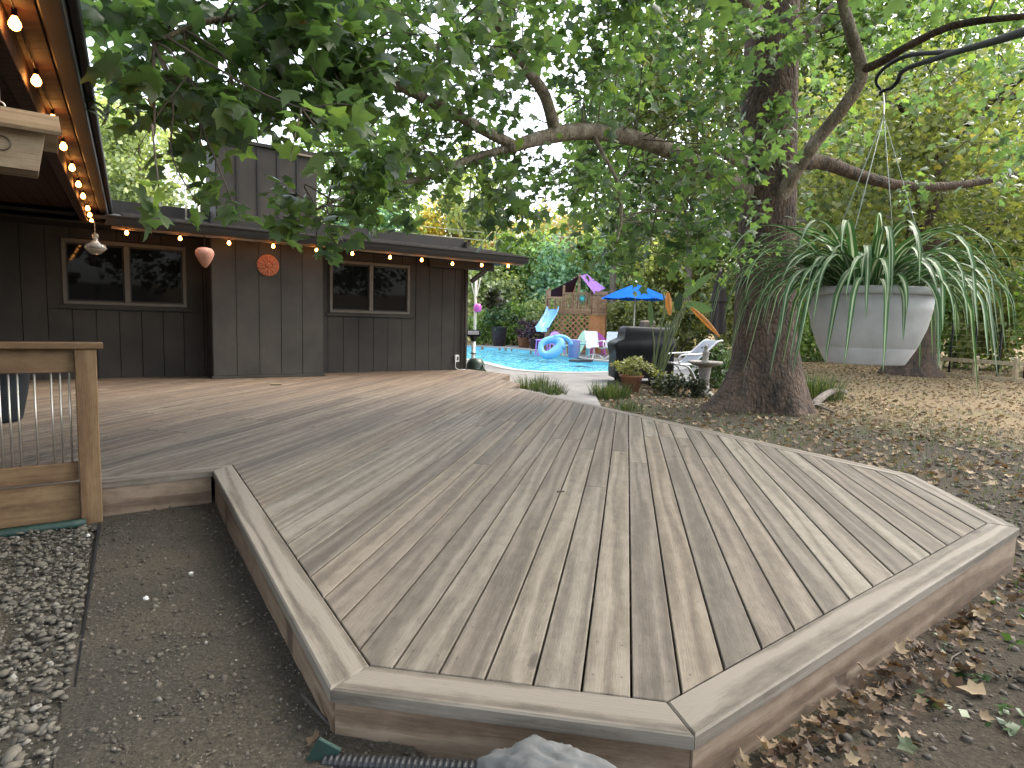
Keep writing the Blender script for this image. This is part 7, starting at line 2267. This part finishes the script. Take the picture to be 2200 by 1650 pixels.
# stalks keep the leaf off the twig: nearest 300 leaves become objects of their own
cd = np.linalg.norm(LP - np.array([0, 0, CAMH]), axis=1)
vv = LP - np.array([0, 0, CAMH])
el_ = np.abs(vv[:, 0] / np.maximum(vv[:, 1], 0.1)) < 0.84
ev_ = (vv[:, 1] > 0.5) & (vv[:, 2] / np.maximum(vv[:, 1], 0.1) < 0.56)
show = np.where(el_ & ev_, LS / cd, 0)
order = np.argsort(-show)
hero = order[:300]
rest = np.ones(len(LP), bool); rest[hero] = False
near = rest & (cd < 6.0); far = rest & (cd >= 6.0)
leaf_variants = []
for k in range(10):
    V, F = leaf_template(PLANE_HALF, fold=random.uniform(0.05, 0.4), curl=random.uniform(0.05, 0.5))
    V = V.copy(); V[:, 2] += np.array([random.uniform(-0.05, 0.05) for _ in V])
    st = np.array([(-0.008, 0.0, 0), (0.008, 0.0, 0), (0.006, -0.4, 0.05), (-0.006, -0.4, 0.05)])
    F = np.concatenate([F, np.array([(len(V), len(V) + 1, len(V) + 2), (len(V), len(V) + 2, len(V) + 3)])])
    V = np.concatenate([V, st])
    leaf_variants.append((V, F))
hero_me = []
for k, (V, F) in enumerate(leaf_variants):
    o = np_mesh('leaf', V, F, M['lf_syc'], syc, rnd=np.full(len(V), 0.15 + 0.78 * k / 9.0))
    hero_me.append(o)
used = set()
for i in hero:
    k = int(np.clip((LC[i] - 0.15) / 0.78 * 9 + 0.5, 0, 9))
    o = hero_me[k]
    if k in used:
        o = o.copy(); COL.objects.link(o)
    used.add(k)
    nrm = Vector(LN[i]).normalized(); t = Vector(LT[i]); t = (t - nrm * t.dot(nrm)).normalized(); s_ = t.cross(nrm)
    o.parent = syc
    o.matrix_parent_inverse = Matrix.Translation(syc.location).inverted()
    o.matrix_basis = Matrix.Translation(LP[i]) @ Matrix((s_, t, nrm)).transposed().to_4x4() @ Matrix.Scale(float(LS[i]) * 1.05, 4)
for k in range(10):
    if k not in used: bpy.data.objects.remove(hero_me[k])
pieces = []
for msk, tm in ((near, LEAF_HI), (far, LEAF_MID)):
    V, F, R = scatter(tm, LP[msk], LN[msk], LT[msk], LS[msk], LC[msk])
    pieces.append((V, F, R))
V = np.concatenate([p[0] for p in pieces]); R = np.concatenate([p[2] for p in pieces])
F = np.concatenate([pieces[0][1], pieces[1][1] + len(pieces[0][0])])
o = np_mesh('crown', V, F, M['lf_syc'], syc, rnd=R, world_coords=True); tag(o, kind='stuff')
o = twigs.build('twigs', M['twig'], syc, True, True); tag(o, kind='stuff')

# ================================================================== trees behind
def pal(name, a, b, c, d=None, trans=0.42):
    st = [(0.0, a), (0.45, b), (0.9, c)]
    if d: st.append((1.0, d))
    return leafmat(name, st, trans, 0.5, (1.05, 1.1, 0.45))
PAL = dict(
    green=pal('mid_green_leaves', (0.060, 0.111, 0.036), (0.151, 0.242, 0.070), (0.322, 0.403, 0.121)),
    lime=pal('yellow_green_leaves', (0.07, 0.095, 0.035), (0.165, 0.195, 0.07), (0.30, 0.31, 0.12), (0.38, 0.31, 0.10)),
    pale=pal('pale_grey_green_leaves', (0.121, 0.172, 0.091), (0.302, 0.363, 0.181), (0.564, 0.600, 0.322)),
    blue=pal('blue_green_leaves', (0.070, 0.151, 0.101), (0.181, 0.322, 0.222), (0.403, 0.600, 0.424)),
    yellow=pal('autumn_yellow_leaves', (0.217, 0.186, 0.039), (0.465, 0.372, 0.078), (0.713, 0.558, 0.139)),
    orange=pal('autumn_orange_leaves', (0.248, 0.124, 0.046), (0.527, 0.279, 0.093), (0.744, 0.449, 0.171)),
    tan=pal('faded_tan_leaves', (0.232, 0.171, 0.093), (0.465, 0.357, 0.202), (0.651, 0.527, 0.310)))
def tree(label, cx, cy, cz, rx, ry, rz_, p, n, ls, seed, tr=0.16, lean=0.0, name='broadleaf_tree', group=None):
    base = Vector((cx - lean, cy, float(ground_z(np.array(cx), np.array(cy))) - 0.05))
    t = thing(name, label, 'tree', base, 0, group)
    r = np.random.default_rng(seed)
    ht = cz - base.z
    b1 = MB(); b1.tube([(0, 0, -0.3), (lean * 0.3, 0, ht * 0.35), (lean * 0.7, 0.05, ht * 0.75), (lean, 0, ht + rz_ * 0.6)], [tr * 1.3, tr, tr * 0.8, tr * 0.25], 9, sub=5, wob=0.05)
    b1.build('trunk', M['bark2'], t, smooth=True)
    for k in range(6):
        a = k * 1.05 + r.uniform(-.4, .4); f = r.uniform(0.4, 0.9)
        b1 = MB(); b1.tube([(lean * f * .7, 0, ht * f), (lean + rx * 0.35 * math.cos(a), ry * 0.35 * math.sin(a), ht * f + rz_ * 0.3), (lean + rx * 0.75 * math.cos(a), ry * 0.75 * math.sin(a), ht + rz_ * r.uniform(-0.2, 0.5))], [tr * 0.5, tr * 0.3, tr * 0.1], 6, sub=3)
        b1.build('limb', M['bark2'], t, smooth=True)
    nc = max(14, n // 110)
    d = r.normal(size=(nc, 3)); d /= np.linalg.norm(d, axis=1, keepdims=True)
    cc = d * (r.uniform(0.15, 1.0, (nc, 1)) ** 0.45)
    csz = r.uniform(0.10, 0.22, nc)
    k = r.integers(0, nc, n)
    q = r.normal(size=(n, 3)) * csz[k][:, None]
    p_ = cc[k] + q
    pos = p_ * np.array([rx, ry, rz_]) + np.array([lean, 0, ht])
    nr = r.normal(0, 0.8, (n, 3)) + q * 5 + np.array([0, 0, 0.6])
    tip = r.normal(size=(n, 3)) + q * 6 + np.array([0, 0, -0.6])
    tone = r.normal(0, 0.16, nc)
    V, F, R = scatter(LEAF_LO, pos, nr, tip, ls * r.uniform(0.6, 1.4, n), np.clip(r.normal(0.45, 0.2, n) + tone[k], 0, 1))
    o = np_mesh('crown', V, F, PAL[p], t, rnd=R); tag(o, kind='stuff')
    return t
TREES = [('pale grey green tree behind the house left of the chimney', -21.39, 36.0, 9.33, 3.25, 3.18, 'pale', 9000, 0.26, 0.16, 0),
 ('tall airy tree rising behind the porch roof corner', -29.12, 44.0, 13.02, 2.65, 4.63, 'pale', 3800, 0.28, 0.16, 0),
 ('round green tree peeking right of the chimney chase', -11.18, 46.0, 10.67, 4.5, 4.32, 'green', 8000, 0.3, 0.16, 0),
 ('blue green tree over the middle of the roof', -9.12, 40.0, 6.56, 2.11, 1.95, 'blue', 3500, 0.24, 0.16, 0),
 ('bright yellow autumn tree above the roof', -6.37, 58.0, 8.59, 3.71, 3.49, 'yellow', 7000, 0.34, 0.16, 0),
 ('tan thinning tree between the yellow and orange trees', -3.26, 60.0, 8.62, 2.26, 3.72, 'tan', 3000, 0.34, 0.16, 0),
 ('orange autumn tree just left of the play tower roof line', -1.99, 62.0, 8.57, 1.96, 3.96, 'orange', 3500, 0.34, 0.16, 0),
 ('green tree beyond the roof end', 0.41, 40.0, 3.54, 2.56, 3.38, 'green', 8000, 0.26, 0.16, 0),
 ('pale tree behind the far pool planters', -1.27, 38.0, 2.11, 2.0, 2.64, 'pale', 5000, 0.24, 0.16, 0),
 ('blue green tree behind the play tower', 3.64, 38.0, 3.44, 2.57, 3.14, 'blue', 7000, 0.24, 0.16, 0),
 ('tan half bare tree behind the play tower canopy', 3.75, 55.0, 7.07, 2.48, 3.93, 'tan', 3000, 0.32, 0.16, 0),
 ('grey green tree behind the blue parasol', 6.94, 40.0, 3.95, 2.86, 3.91, 'pale', 8000, 0.26, 0.16, 0),
 ('yellow green tree behind the bird of paradise', 10.86, 42.0, 4.34, 2.68, 4.26, 'lime', 8000, 0.26, 0.16, 0),
 ('lime tree seen left of the big trunk', 12.76, 38.0, 4.53, 2.29, 4.0, 'lime', 8000, 0.25, 0.16, 0),
 ('green tree behind the big sycamore trunk', 15.08, 36.0, 7.3, 2.98, 5.95, 'green', 9000, 0.25, 0.16, 0),
 ('tall yellow green tree right of the big trunk', 17.12, 34.0, 8.38, 3.32, 6.26, 'lime', 12000, 0.25, 0.2, 0),
 ('slender grey trunked tree beyond the lawn', 18.95, 40.0, 13.73, 3.61, 6.32, 'green', 8000, 0.28, 0.16, 0),
 ('broad lime tree behind the spider plant', 20.01, 32.0, 8.85, 3.85, 6.26, 'lime', 13000, 0.25, 0.2, 0),
 ('tall green tree at the far right of the lawn', 20.69, 28.0, 8.76, 3.16, 5.89, 'green', 12000, 0.22, 0.2, 0),
 ('yellow tinged tree at the right picture edge', 21.83, 26.0, 6.81, 2.54, 4.69, 'lime', 10000, 0.22, 0.2, 0),
 ('green tree filling the gap above the wire fence', 25.85, 36.0, 5.52, 3.52, 4.6, 'lime', 9000, 0.26, 0.16, 0),
 ('tall green tree rising behind the arching sycamore limb', 5.63, 36.0, 11.4, 3.25, 5.95, 'green', 9000, 0.28, 0.18, 0),
 ('tall lime tree high behind the sycamore trunk', 9.41, 34.0, 12.6, 3.32, 6.9, 'lime', 11000, 0.27, 0.18, 0),
 ('high green crown at the top right corner', 17.66, 30.0, 15.6, 4.29, 5.19, 'green', 12000, 0.25, 0.2, 0),
 ('high lime crown right of the sycamore top', 14.45, 32.0, 17.31, 2.89, 5.05, 'lime', 8000, 0.25, 0.2, 0),
 ('airy tree rising above the far roof end', -3.72, 50.0, 10.84, 2.63, 4.51, 'pale', 3500, 0.32, 0.16, 0)]
for i, (lb, cx, cy, cz, rx, rz_, p, n, ls, tr, lean) in enumerate(TREES):
    tree(lb, cx, cy, cz, rx, rx * 0.8, rz_, p, n, ls, 200 + i, tr, lean)
# trunk of the lit tree across the lawn is thick with flared base
t2 = Vector((12.432, 19.323, -0.25))
tr2 = thing('oak_tree', 'thick rough barked tree standing across the leafy lawn', 'tree', t2)
b1 = MB(); b1.tube([(0, 0, -0.2), (0, 0, 0.05), (0, 0, 0.5), (0, 0.05, 1.4), (0.05, 0.1, 3.0), (0.2, 0.2, 5.5), (0.5, 0.3, 9.0)], [1.05, 0.88, 0.66, 0.58, 0.52, 0.44, 0.3], 22, sub=6, wob=0.03)
b1.build('trunk', M['bark'], tr2, smooth=True)
for k in range(7):
    a = k * 0.9 + 0.3; z_ = 3.4 + k * 0.6
    b1 = MB(); b1.tube([(0.1, 0.1, z_), (1.6 * math.cos(a), 1.6 * math.sin(a), z_ + 1.0), (3.6 * math.cos(a), 3.6 * math.sin(a), z_ + 1.6)], [0.2, 0.13, 0.05], 8, sub=4); b1.build('limb', M['bark'], tr2, smooth=True)
rr = np.random.default_rng(5)
n = 15000; nc = 130
d = rr.normal(size=(nc, 3)); d /= np.linalg.norm(d, axis=1, keepdims=True)
cc = d * (rr.uniform(0.2, 1.0, (nc, 1)) ** 0.5); k = rr.integers(0, nc, n); q = rr.normal(size=(n, 3)) * 0.13
pos = (cc[k] + q) * np.array([5.6, 4.5, 3.2]) + np.array([0.3, 0.2, 6.4])
V, F, R = scatter(LEAF_MID, pos, rr.normal(0, 0.7, (n, 3)) + np.array([0, 0, 0.7]), rr.normal(size=(n, 3)) + q * 6 + np.array([0, 0, -0.7]), 0.17 * rr.uniform(0.6, 1.3, n), np.clip(rr.normal(0.45, 0.2, n) + rr.normal(0, .15, nc)[k], 0, 1))
o = np_mesh('crown', V, F, PAL['lime'], tr2, rnd=R); tag(o, kind='stuff')

# far woodland that reads as one mass
rr = np.random.default_rng(99)
n = 60000; nc = 420
cx_ = np.concatenate([rr.uniform(-62, 70, nc)]); cy_ = rr.uniform(52, 74, nc)
cz_ = rr.uniform(0.0, 1.0, nc) ** 0.8 * (7.0 + 2.5 * np.sin(cx_ * 0.21) + 1.5 * np.sin(cx_ * 0.53 + 1)) + 1.0
k = rr.integers(0, nc, n)
pos = np.stack([cx_[k], cy_[k], cz_[k]], -1) + rr.normal(0, 1, (n, 3)) * np.array([1.5, 1.2, 0.95])
pos[:, 2] += ground_z(pos[:, 0], pos[:, 1]) * 0.8
hue = np.clip(0.42 + 0.22 * np.sin(cx_ * 0.13 + 0.6) + rr.normal(0, 0.16, nc), 0, 1)
M['wood_far'] = leafmat('far_woodland_leaves', [(0, (0.09, 0.14, 0.06)), (0.35, (0.18, 0.24, 0.10)), (0.6, (0.30, 0.32, 0.13)), (0.8, (0.42, 0.36, 0.14)), (1.0, (0.46, 0.32, 0.16))], 0.4, 0.6)
V, F, R = scatter(LEAF_LO, pos, rr.normal(0, 0.8, (n, 3)) + np.array([0, -0.4, 0.5]), rr.normal(size=(n, 3)) + np.array([0, 0, -0.5]), 0.55 * rr.uniform(0.6, 1.4, n), np.clip(hue[k] + rr.normal(0, 0.1, n), 0, 1))
o = np_mesh('far_woodland', V, F, M['wood_far'], rnd=R); tag(o, 'mixed green and yellow woodland closing the view behind the yard', 'woodland', kind='stuff')
# understorey behind the pool and along the right
UND = [('low green bush behind the garden pole', -1.81, 33.0, 0.73, 0.99, 1.05, 'green', 1500),
 ('green bush between the tall planter and purple pots', 0.04, 34.0, 0.86, 1.02, 1.25, 'green', 1800),
 ('pale bush left of the slide', 1.18, 34.0, 1.12, 1.02, 1.28, 'pale', 1800),
 ('bush hidden behind the play tower base', 3.23, 33.0, 1.36, 1.49, 1.55, 'green', 1800),
 ('yellow green bamboo like bush right of the play tower', 5.07, 30.0, 1.17, 1.02, 1.18, 'lime', 2400),
 ('lime bush behind the covered grill', 6.42, 29.0, 1.16, 1.09, 1.2, 'lime', 2400),
 ('green bush behind the bird of paradise stems', 7.4, 27.0, 1.09, 1.02, 1.22, 'lime', 2400),
 ('lime bush behind the closed parasol', 9.01, 26.0, 2.11, 0.98, 1.76, 'lime', 2600),
 ('broad green bush behind the sycamore trunk', 11.58, 26.0, 1.31, 1.56, 1.86, 'green', 3000),
 ('green bush left of the oak trunk across the lawn', 14.08, 27.0, 0.93, 1.42, 1.57, 'green', 3000),
 ('large glossy bush behind the wire fence near the oak', 17.5, 24.5, 1.44, 1.38, 1.8, 'green', 3600),
 ('dense green bush behind the wire fence', 18.11, 23.0, 1.76, 1.38, 2.08, 'lime', 3600),
 ('bush at the far right behind the fence', 18.24, 21.0, 1.83, 1.26, 2.13, 'green', 3600),
 ('dark low bush between the oak and the sycamore', 15.15, 26.0, 0.49, 1.17, 1.03, 'green', 2000)]
for i, (lb, x, y, z, rx, rz_, p, n_) in enumerate(UND):
    t = thing('bush', lb, 'bush', (x, y, z - rz_ * 0.9))
    o = puff('foliage', (0, 0, rz_ * 0.9), (rx, rx * 0.7, rz_), n_, 0.17, PAL[p], t, seed=300 + i, world_coords=False); tag(o, kind='stuff')
    for kk in range(3):
        b1 = MB(); a = kk * 2.1; b1.tube([(0, 0, -0.1), (0.3 * rx * math.cos(a), 0.2 * rx * math.sin(a), rz_)], [0.04, 0.015], 5); b1.build('stem', M['bark2'], t, smooth=True)
# utility pole and wires beyond the roof
up0 = Vector((-8.515, 48, 5.459)); up0.z = 0.0
t_ = thing('utility_pole', 'grey utility pole with two wires seen above the roof', 'utility pole', up0)
zt_ = (-8.545, 48, 8.316)[2]
b1 = MB(); b1.tube([(0, 0, -0.5), (0, 0, zt_)], 0.16, 8); b1.build('pole', M['stone'], t_, smooth=True)
for dz_ in (0.15, 0.75):
    b1 = MB(); b1.tube([(0, 0, zt_ - dz_), (9, 1.5, zt_ - dz_ - 0.35), (20, 3, zt_ - dz_ - 0.2)], 0.022, 4, sub=6); b1.build('wire', M['white'], t_, smooth=True)

# ================================================================== leaf litter
M['lf_dry'] = leafmat('dry_fallen_leaves', [(0.0, (0.045, 0.026, 0.016)), (0.3, (0.11, 0.068, 0.04)), (0.6, (0.21, 0.145, 0.085)), (0.9, (0.31, 0.24, 0.15)), (1.0, (0.07, 0.09, 0.045))], 0.15, 0.75, (1, .9, .6))
rr = np.random.default_rng(17)
def litter_pos(n, x0, x1, y0, y1, seed):
    r = np.random.default_rng(seed)
    x = r.uniform(x0, x1, n); y = r.uniform(y0, y1, n)
    ok = ~in_poly(x, y, inset(DECK, -0.05)) & ~in_poly(x, y, pat) & (np.hypot(x - TB.x, y - TB.y) > 0.8)
    x, y = x[ok], y[ok]
    return np.stack([x, y, ground_z(x, y)], -1)
DRYT = leaf_template([(0, 0), (0.40, 0.04), (0.30, 0.24), (0.5, 0.5), (0.2, 0.6), (0, 1.0)], fold=-0.45, curl=-0.3)
P1 = litter_pos(16000, 3.4, 19, 5.5, 24, 1)
dens = np.clip((P1[:, 0] + 0.62 * P1[:, 1] - 7.2) / 5.0, 0.10, 1)
P1 = P1[rr.uniform(0, 1, len(P1)) < dens]
P2 = litter_pos(900, 0.9, 6.0, 0.9, 6.5, 2)
# drift against the right fascia
tq = rr.uniform(0.0, 1.0, 620); lq = np.abs(rr.normal(0, 0.10, 620)) + 0.03
Bv, Cv = Vector(B_), Vector(C_); bd = (Cv - Bv).normalized(); bn = Vector((bd.y, -bd.x))
P3 = np.stack([B_[0] + (C_[0] - B_[0]) * tq + bn.x * lq, B_[1] + (C_[1] - B_[1]) * tq + bn.y * lq, np.zeros(620)], -1)
P3[:, 2] = ground_z(P3[:, 0], P3[:, 1]) + rr.uniform(0, 0.05, 620) * np.exp(-lq * 6)
P3 = P3[rr.uniform(0, 1, 620) < np.clip(1.15 - tq * 0.9, 0.1, 1)]
P4 = np.concatenate([litter_pos(900, -3.5, 4.0, 9.5, 14, 6), litter_pos(2200, 1.2, 7.0, 5.0, 12.5, 8)])
PP = np.concatenate([P1, P2, P4]); n = len(PP)
V, F, R = scatter(DRYT, PP + np.array([0, 0, 0.012]), rr.normal(0, 0.35, (n, 3)) + np.array([0, 0, 1]), rr.normal(size=(n, 3)) * np.array([1, 1, 0.1]), rr.uniform(0.04, 0.09, n), np.clip(rr.normal(0.5, 0.25, n), 0, 1))
o = np_mesh('leaf_litter', V, F, M['lf_dry'], rnd=R); tag(o, 'tan fallen leaves strewn over the lawn right of the deck', 'leaf litter', kind='stuff')
big = np.argsort(P3[:, 1])[:0]
nb_ = 0
n = len(P3)
nr = rr.normal(0, 0.6, (n, 3)) + np.array([0, 0, 1]); tp = rr.normal(size=(n, 3)) * np.array([1, 1, 0.35])
sz = rr.uniform(0.018, 0.052, n); cl = np.clip(rr.normal(0.28, 0.22, n), 0, 1)
V, F, R = scatter(DRYT, P3[nb_:] + np.array([0, 0, 0.015]), nr[nb_:], tp[nb_:], sz[nb_:], cl[nb_:])
o = np_mesh('leaf_drift', V, F, M['lf_dry'], rnd=R); tag(o, 'small crumbled brown leaves drifted against the right deck fascia', 'leaf litter', kind='stuff')
DRY = (((2.133, 2.687, -0.18), 0.06, 0.75, 'pale tan curled leaf lying alone at the right end of the fascia'), ((2.275, 2.796, -0.17), 0.055, 0.6, 'tan leaf beside the pale one at the right fascia end'),
       ((0.757, 1.646, -0.13), 0.055, 0.55, 'orange brown leaf closest to the front right deck corner'), ((0.958, 1.759, -0.13), 0.052, 0.45, 'ochre leaf standing up in the thick of the drift'), ((1.116, 1.955, -0.13), 0.06, 0.15, 'dark chocolate leaf propped against the right fascia'),
       ((1.286, 2.119, -0.14), 0.055, 0.3, 'reddish brown leaf tilted on the fascia midway along the drift'), ((1.509, 2.259, -0.16), 0.05, 0.7, 'light tan leaf just beyond the middle of the drift'), ((1.233, 1.743, -0.17), 0.055, 1.0, 'faded green leaf lying flat on the dark soil'),
       ((-0.523, 1.636, -0.13), 0.05, 0.35, 'brown leaf at the front left deck corner by the metal stake'), ((0.396, 1.598, -0.13), 0.055, 0.6, 'yellow tan leaf tucked right of the limestone rock'))
for i, (q, s_, c_, lb) in enumerate(DRY):
    V_, F_2 = leaf_template(PLANE_HALF, fold=random.uniform(-0.8, -0.2), curl=random.uniform(-1.0, -0.2))
    V_ = V_.copy(); V_[:, 2] += np.array([random.uniform(-0.09, 0.09) for _ in V_])
    o = np_mesh('fallen_leaf', V_ * s_, F_2, M['lf_dry'], rnd=np.full(len(V_), c_)); o.location = Vector(q) + Vector((0, 0, 0.015))
    o.rotation_euler = (random.uniform(-0.6, 0.6), random.uniform(-0.6, 0.6), random.uniform(0, 6.28)); tag(o, lb, 'leaf', 'dry leaves around the deck')
# thin grass on the lawn
rr = np.random.default_rng(23)
gp_ = np.concatenate([litter_pos(5200, 2.2, 15, 2.6, 20, 9), litter_pos(5000, 1.2, 7, 3.0, 12, 10)])
n = len(gp_); az = rr.uniform(0, 6.283, n); hh = rr.uniform(0.03, 0.085, n)
out = np.stack([np.cos(az), np.sin(az), np.zeros(n)], -1); sd2 = np.stack([-np.sin(az), np.cos(az), np.zeros(n)], -1)
V = np.stack([gp_ - sd2 * 0.005, gp_ + sd2 * 0.005, gp_ + out * (hh * 0.6)[:, None] + np.array([0, 0, 1]) * hh[:, None]], 1).reshape(-1, 3)
o = np_mesh('lawn_grass', V, np.arange(3 * n).reshape(-1, 3), M['lf_grass'], rnd=np.repeat(rr.uniform(0.3, 1, n), 3)); tag(o, 'sparse short grass among the fallen leaves on the lawn', 'grass', kind='stuff')
# clods, twigs and weeds on the bare soil right of the deck
M['clod'] = stonemat('soil_clod', [(0, (0.03, 0.024, 0.018)), (0.6, (0.075, 0.06, 0.045)), (1, (0.16, 0.135, 0.10))], 60.0)
cp = np.concatenate([litter_pos(7000, 0.5, 5.0, 0.9, 5.0, 31), litter_pos(5000, 3.0, 8.0, 4.0, 9.0, 32)])
o = stones('soil_clods', cp + np.array([0, 0, 0.002]), rr.gamma(1.5, 0.0042, len(cp)) + 0.003, rr.uniform(0.4, 0.8, len(cp)), 33, 'clod'); tag(o, 'crumbly dark soil clods over the bare ground right of the deck', 'soil', kind='stuff')
cq_u, cq_v = rr.uniform(0.03, 0.97, 5000), rr.uniform(0, 1, 5000)
cq = np.stack([(-0.56 + cq_u * 0.84) * (1 - cq_v) + (-2.75 + cq_u * 0.83) * cq_v, (0.55 + cq_u * 0.25) * (1 - cq_v) + (3.95 + cq_u * 0.4) * cq_v, np.zeros(5000)], -1)
cq[:, 2] = -0.222 + 0.075 * np.clip((3.6 - cq[:, 1]) / 1.9, 0, 1)
o = stones('path_grit', cq, rr.gamma(1.4, 0.0022, 5000) + 0.0018, rr.uniform(0.4, 0.8, 5000), 34, 'clod'); tag(o, 'coarse dark grit covering the dirt path', 'grit', kind='stuff')
tb = MB()
for q in litter_pos(150, 0.8, 7.5, 1.0, 9.0, 35):
    a = random.uniform(0, 6.28); l_ = random.uniform(0.05, 0.22)
    d_ = Vector((math.cos(a), math.sin(a), 0)) * l_
    tb.tube([tuple(Vector(q) + Vector((0, 0, 0.006))), tuple(Vector(q) + d_ * 0.5 + Vector((random.uniform(-.01, .01), random.uniform(-.01, .01), 0.016))), tuple(Vector(q) + d_ + Vector((0, 0, 0.005)))], [0.0035, 0.003, 0.0015], 5)
o = tb.build('fallen_twigs', M['twig'], smooth=True); tag(o, 'thin fallen twigs scattered over the ground right of the deck', 'twigs', kind='stuff')
wp_ = litter_pos(60, 1.2, 4.2, 1.4, 4.6, 36)
wk = np.repeat(np.arange(len(wp_)), 9); nw = len(wk)
V, F, R = scatter(LEAF_LO, wp_[wk] + rr.normal(0, 0.025, (nw, 3)) * np.array([1, 1, 0.3]) + np.array([0, 0, 0.015]), rr.normal(0, 0.5, (nw, 3)) + np.array([0, 0, 1]), rr.normal(size=(nw, 3)) * np.array([1, 1, 0.3]), rr.uniform(0.018, 0.045, nw), rr.uniform(0, 0.8, nw))
o = np_mesh('ground_weeds', V, F, M['lf_shrub'], rnd=R); tag(o, 'low green weeds dotting the dark soil right of the deck', 'weeds', kind='stuff')
# specks on the deck
o = MB().box((0, 0, 0.006), (0.05, 0.008, 0.008)).build('twig_bit', M['twig']); o.location = (0.327, 3.843, 0.003); o.rotation_euler = (0, 0, 0.3); tag(o, 'tiny dark twig bit lying in the middle of the deck', 'twig')
o = np_mesh('fallen_leaf', DRYT[0] * 0.06, DRYT[1], M['lf_dry'], rnd=np.full(len(DRYT[0]), 0.1)); o.location = (-0.268, 7.018, 0.02); tag(o, 'single small dry leaf on the deck boards toward the patio', 'leaf')
if 'group' in o: del o['group']
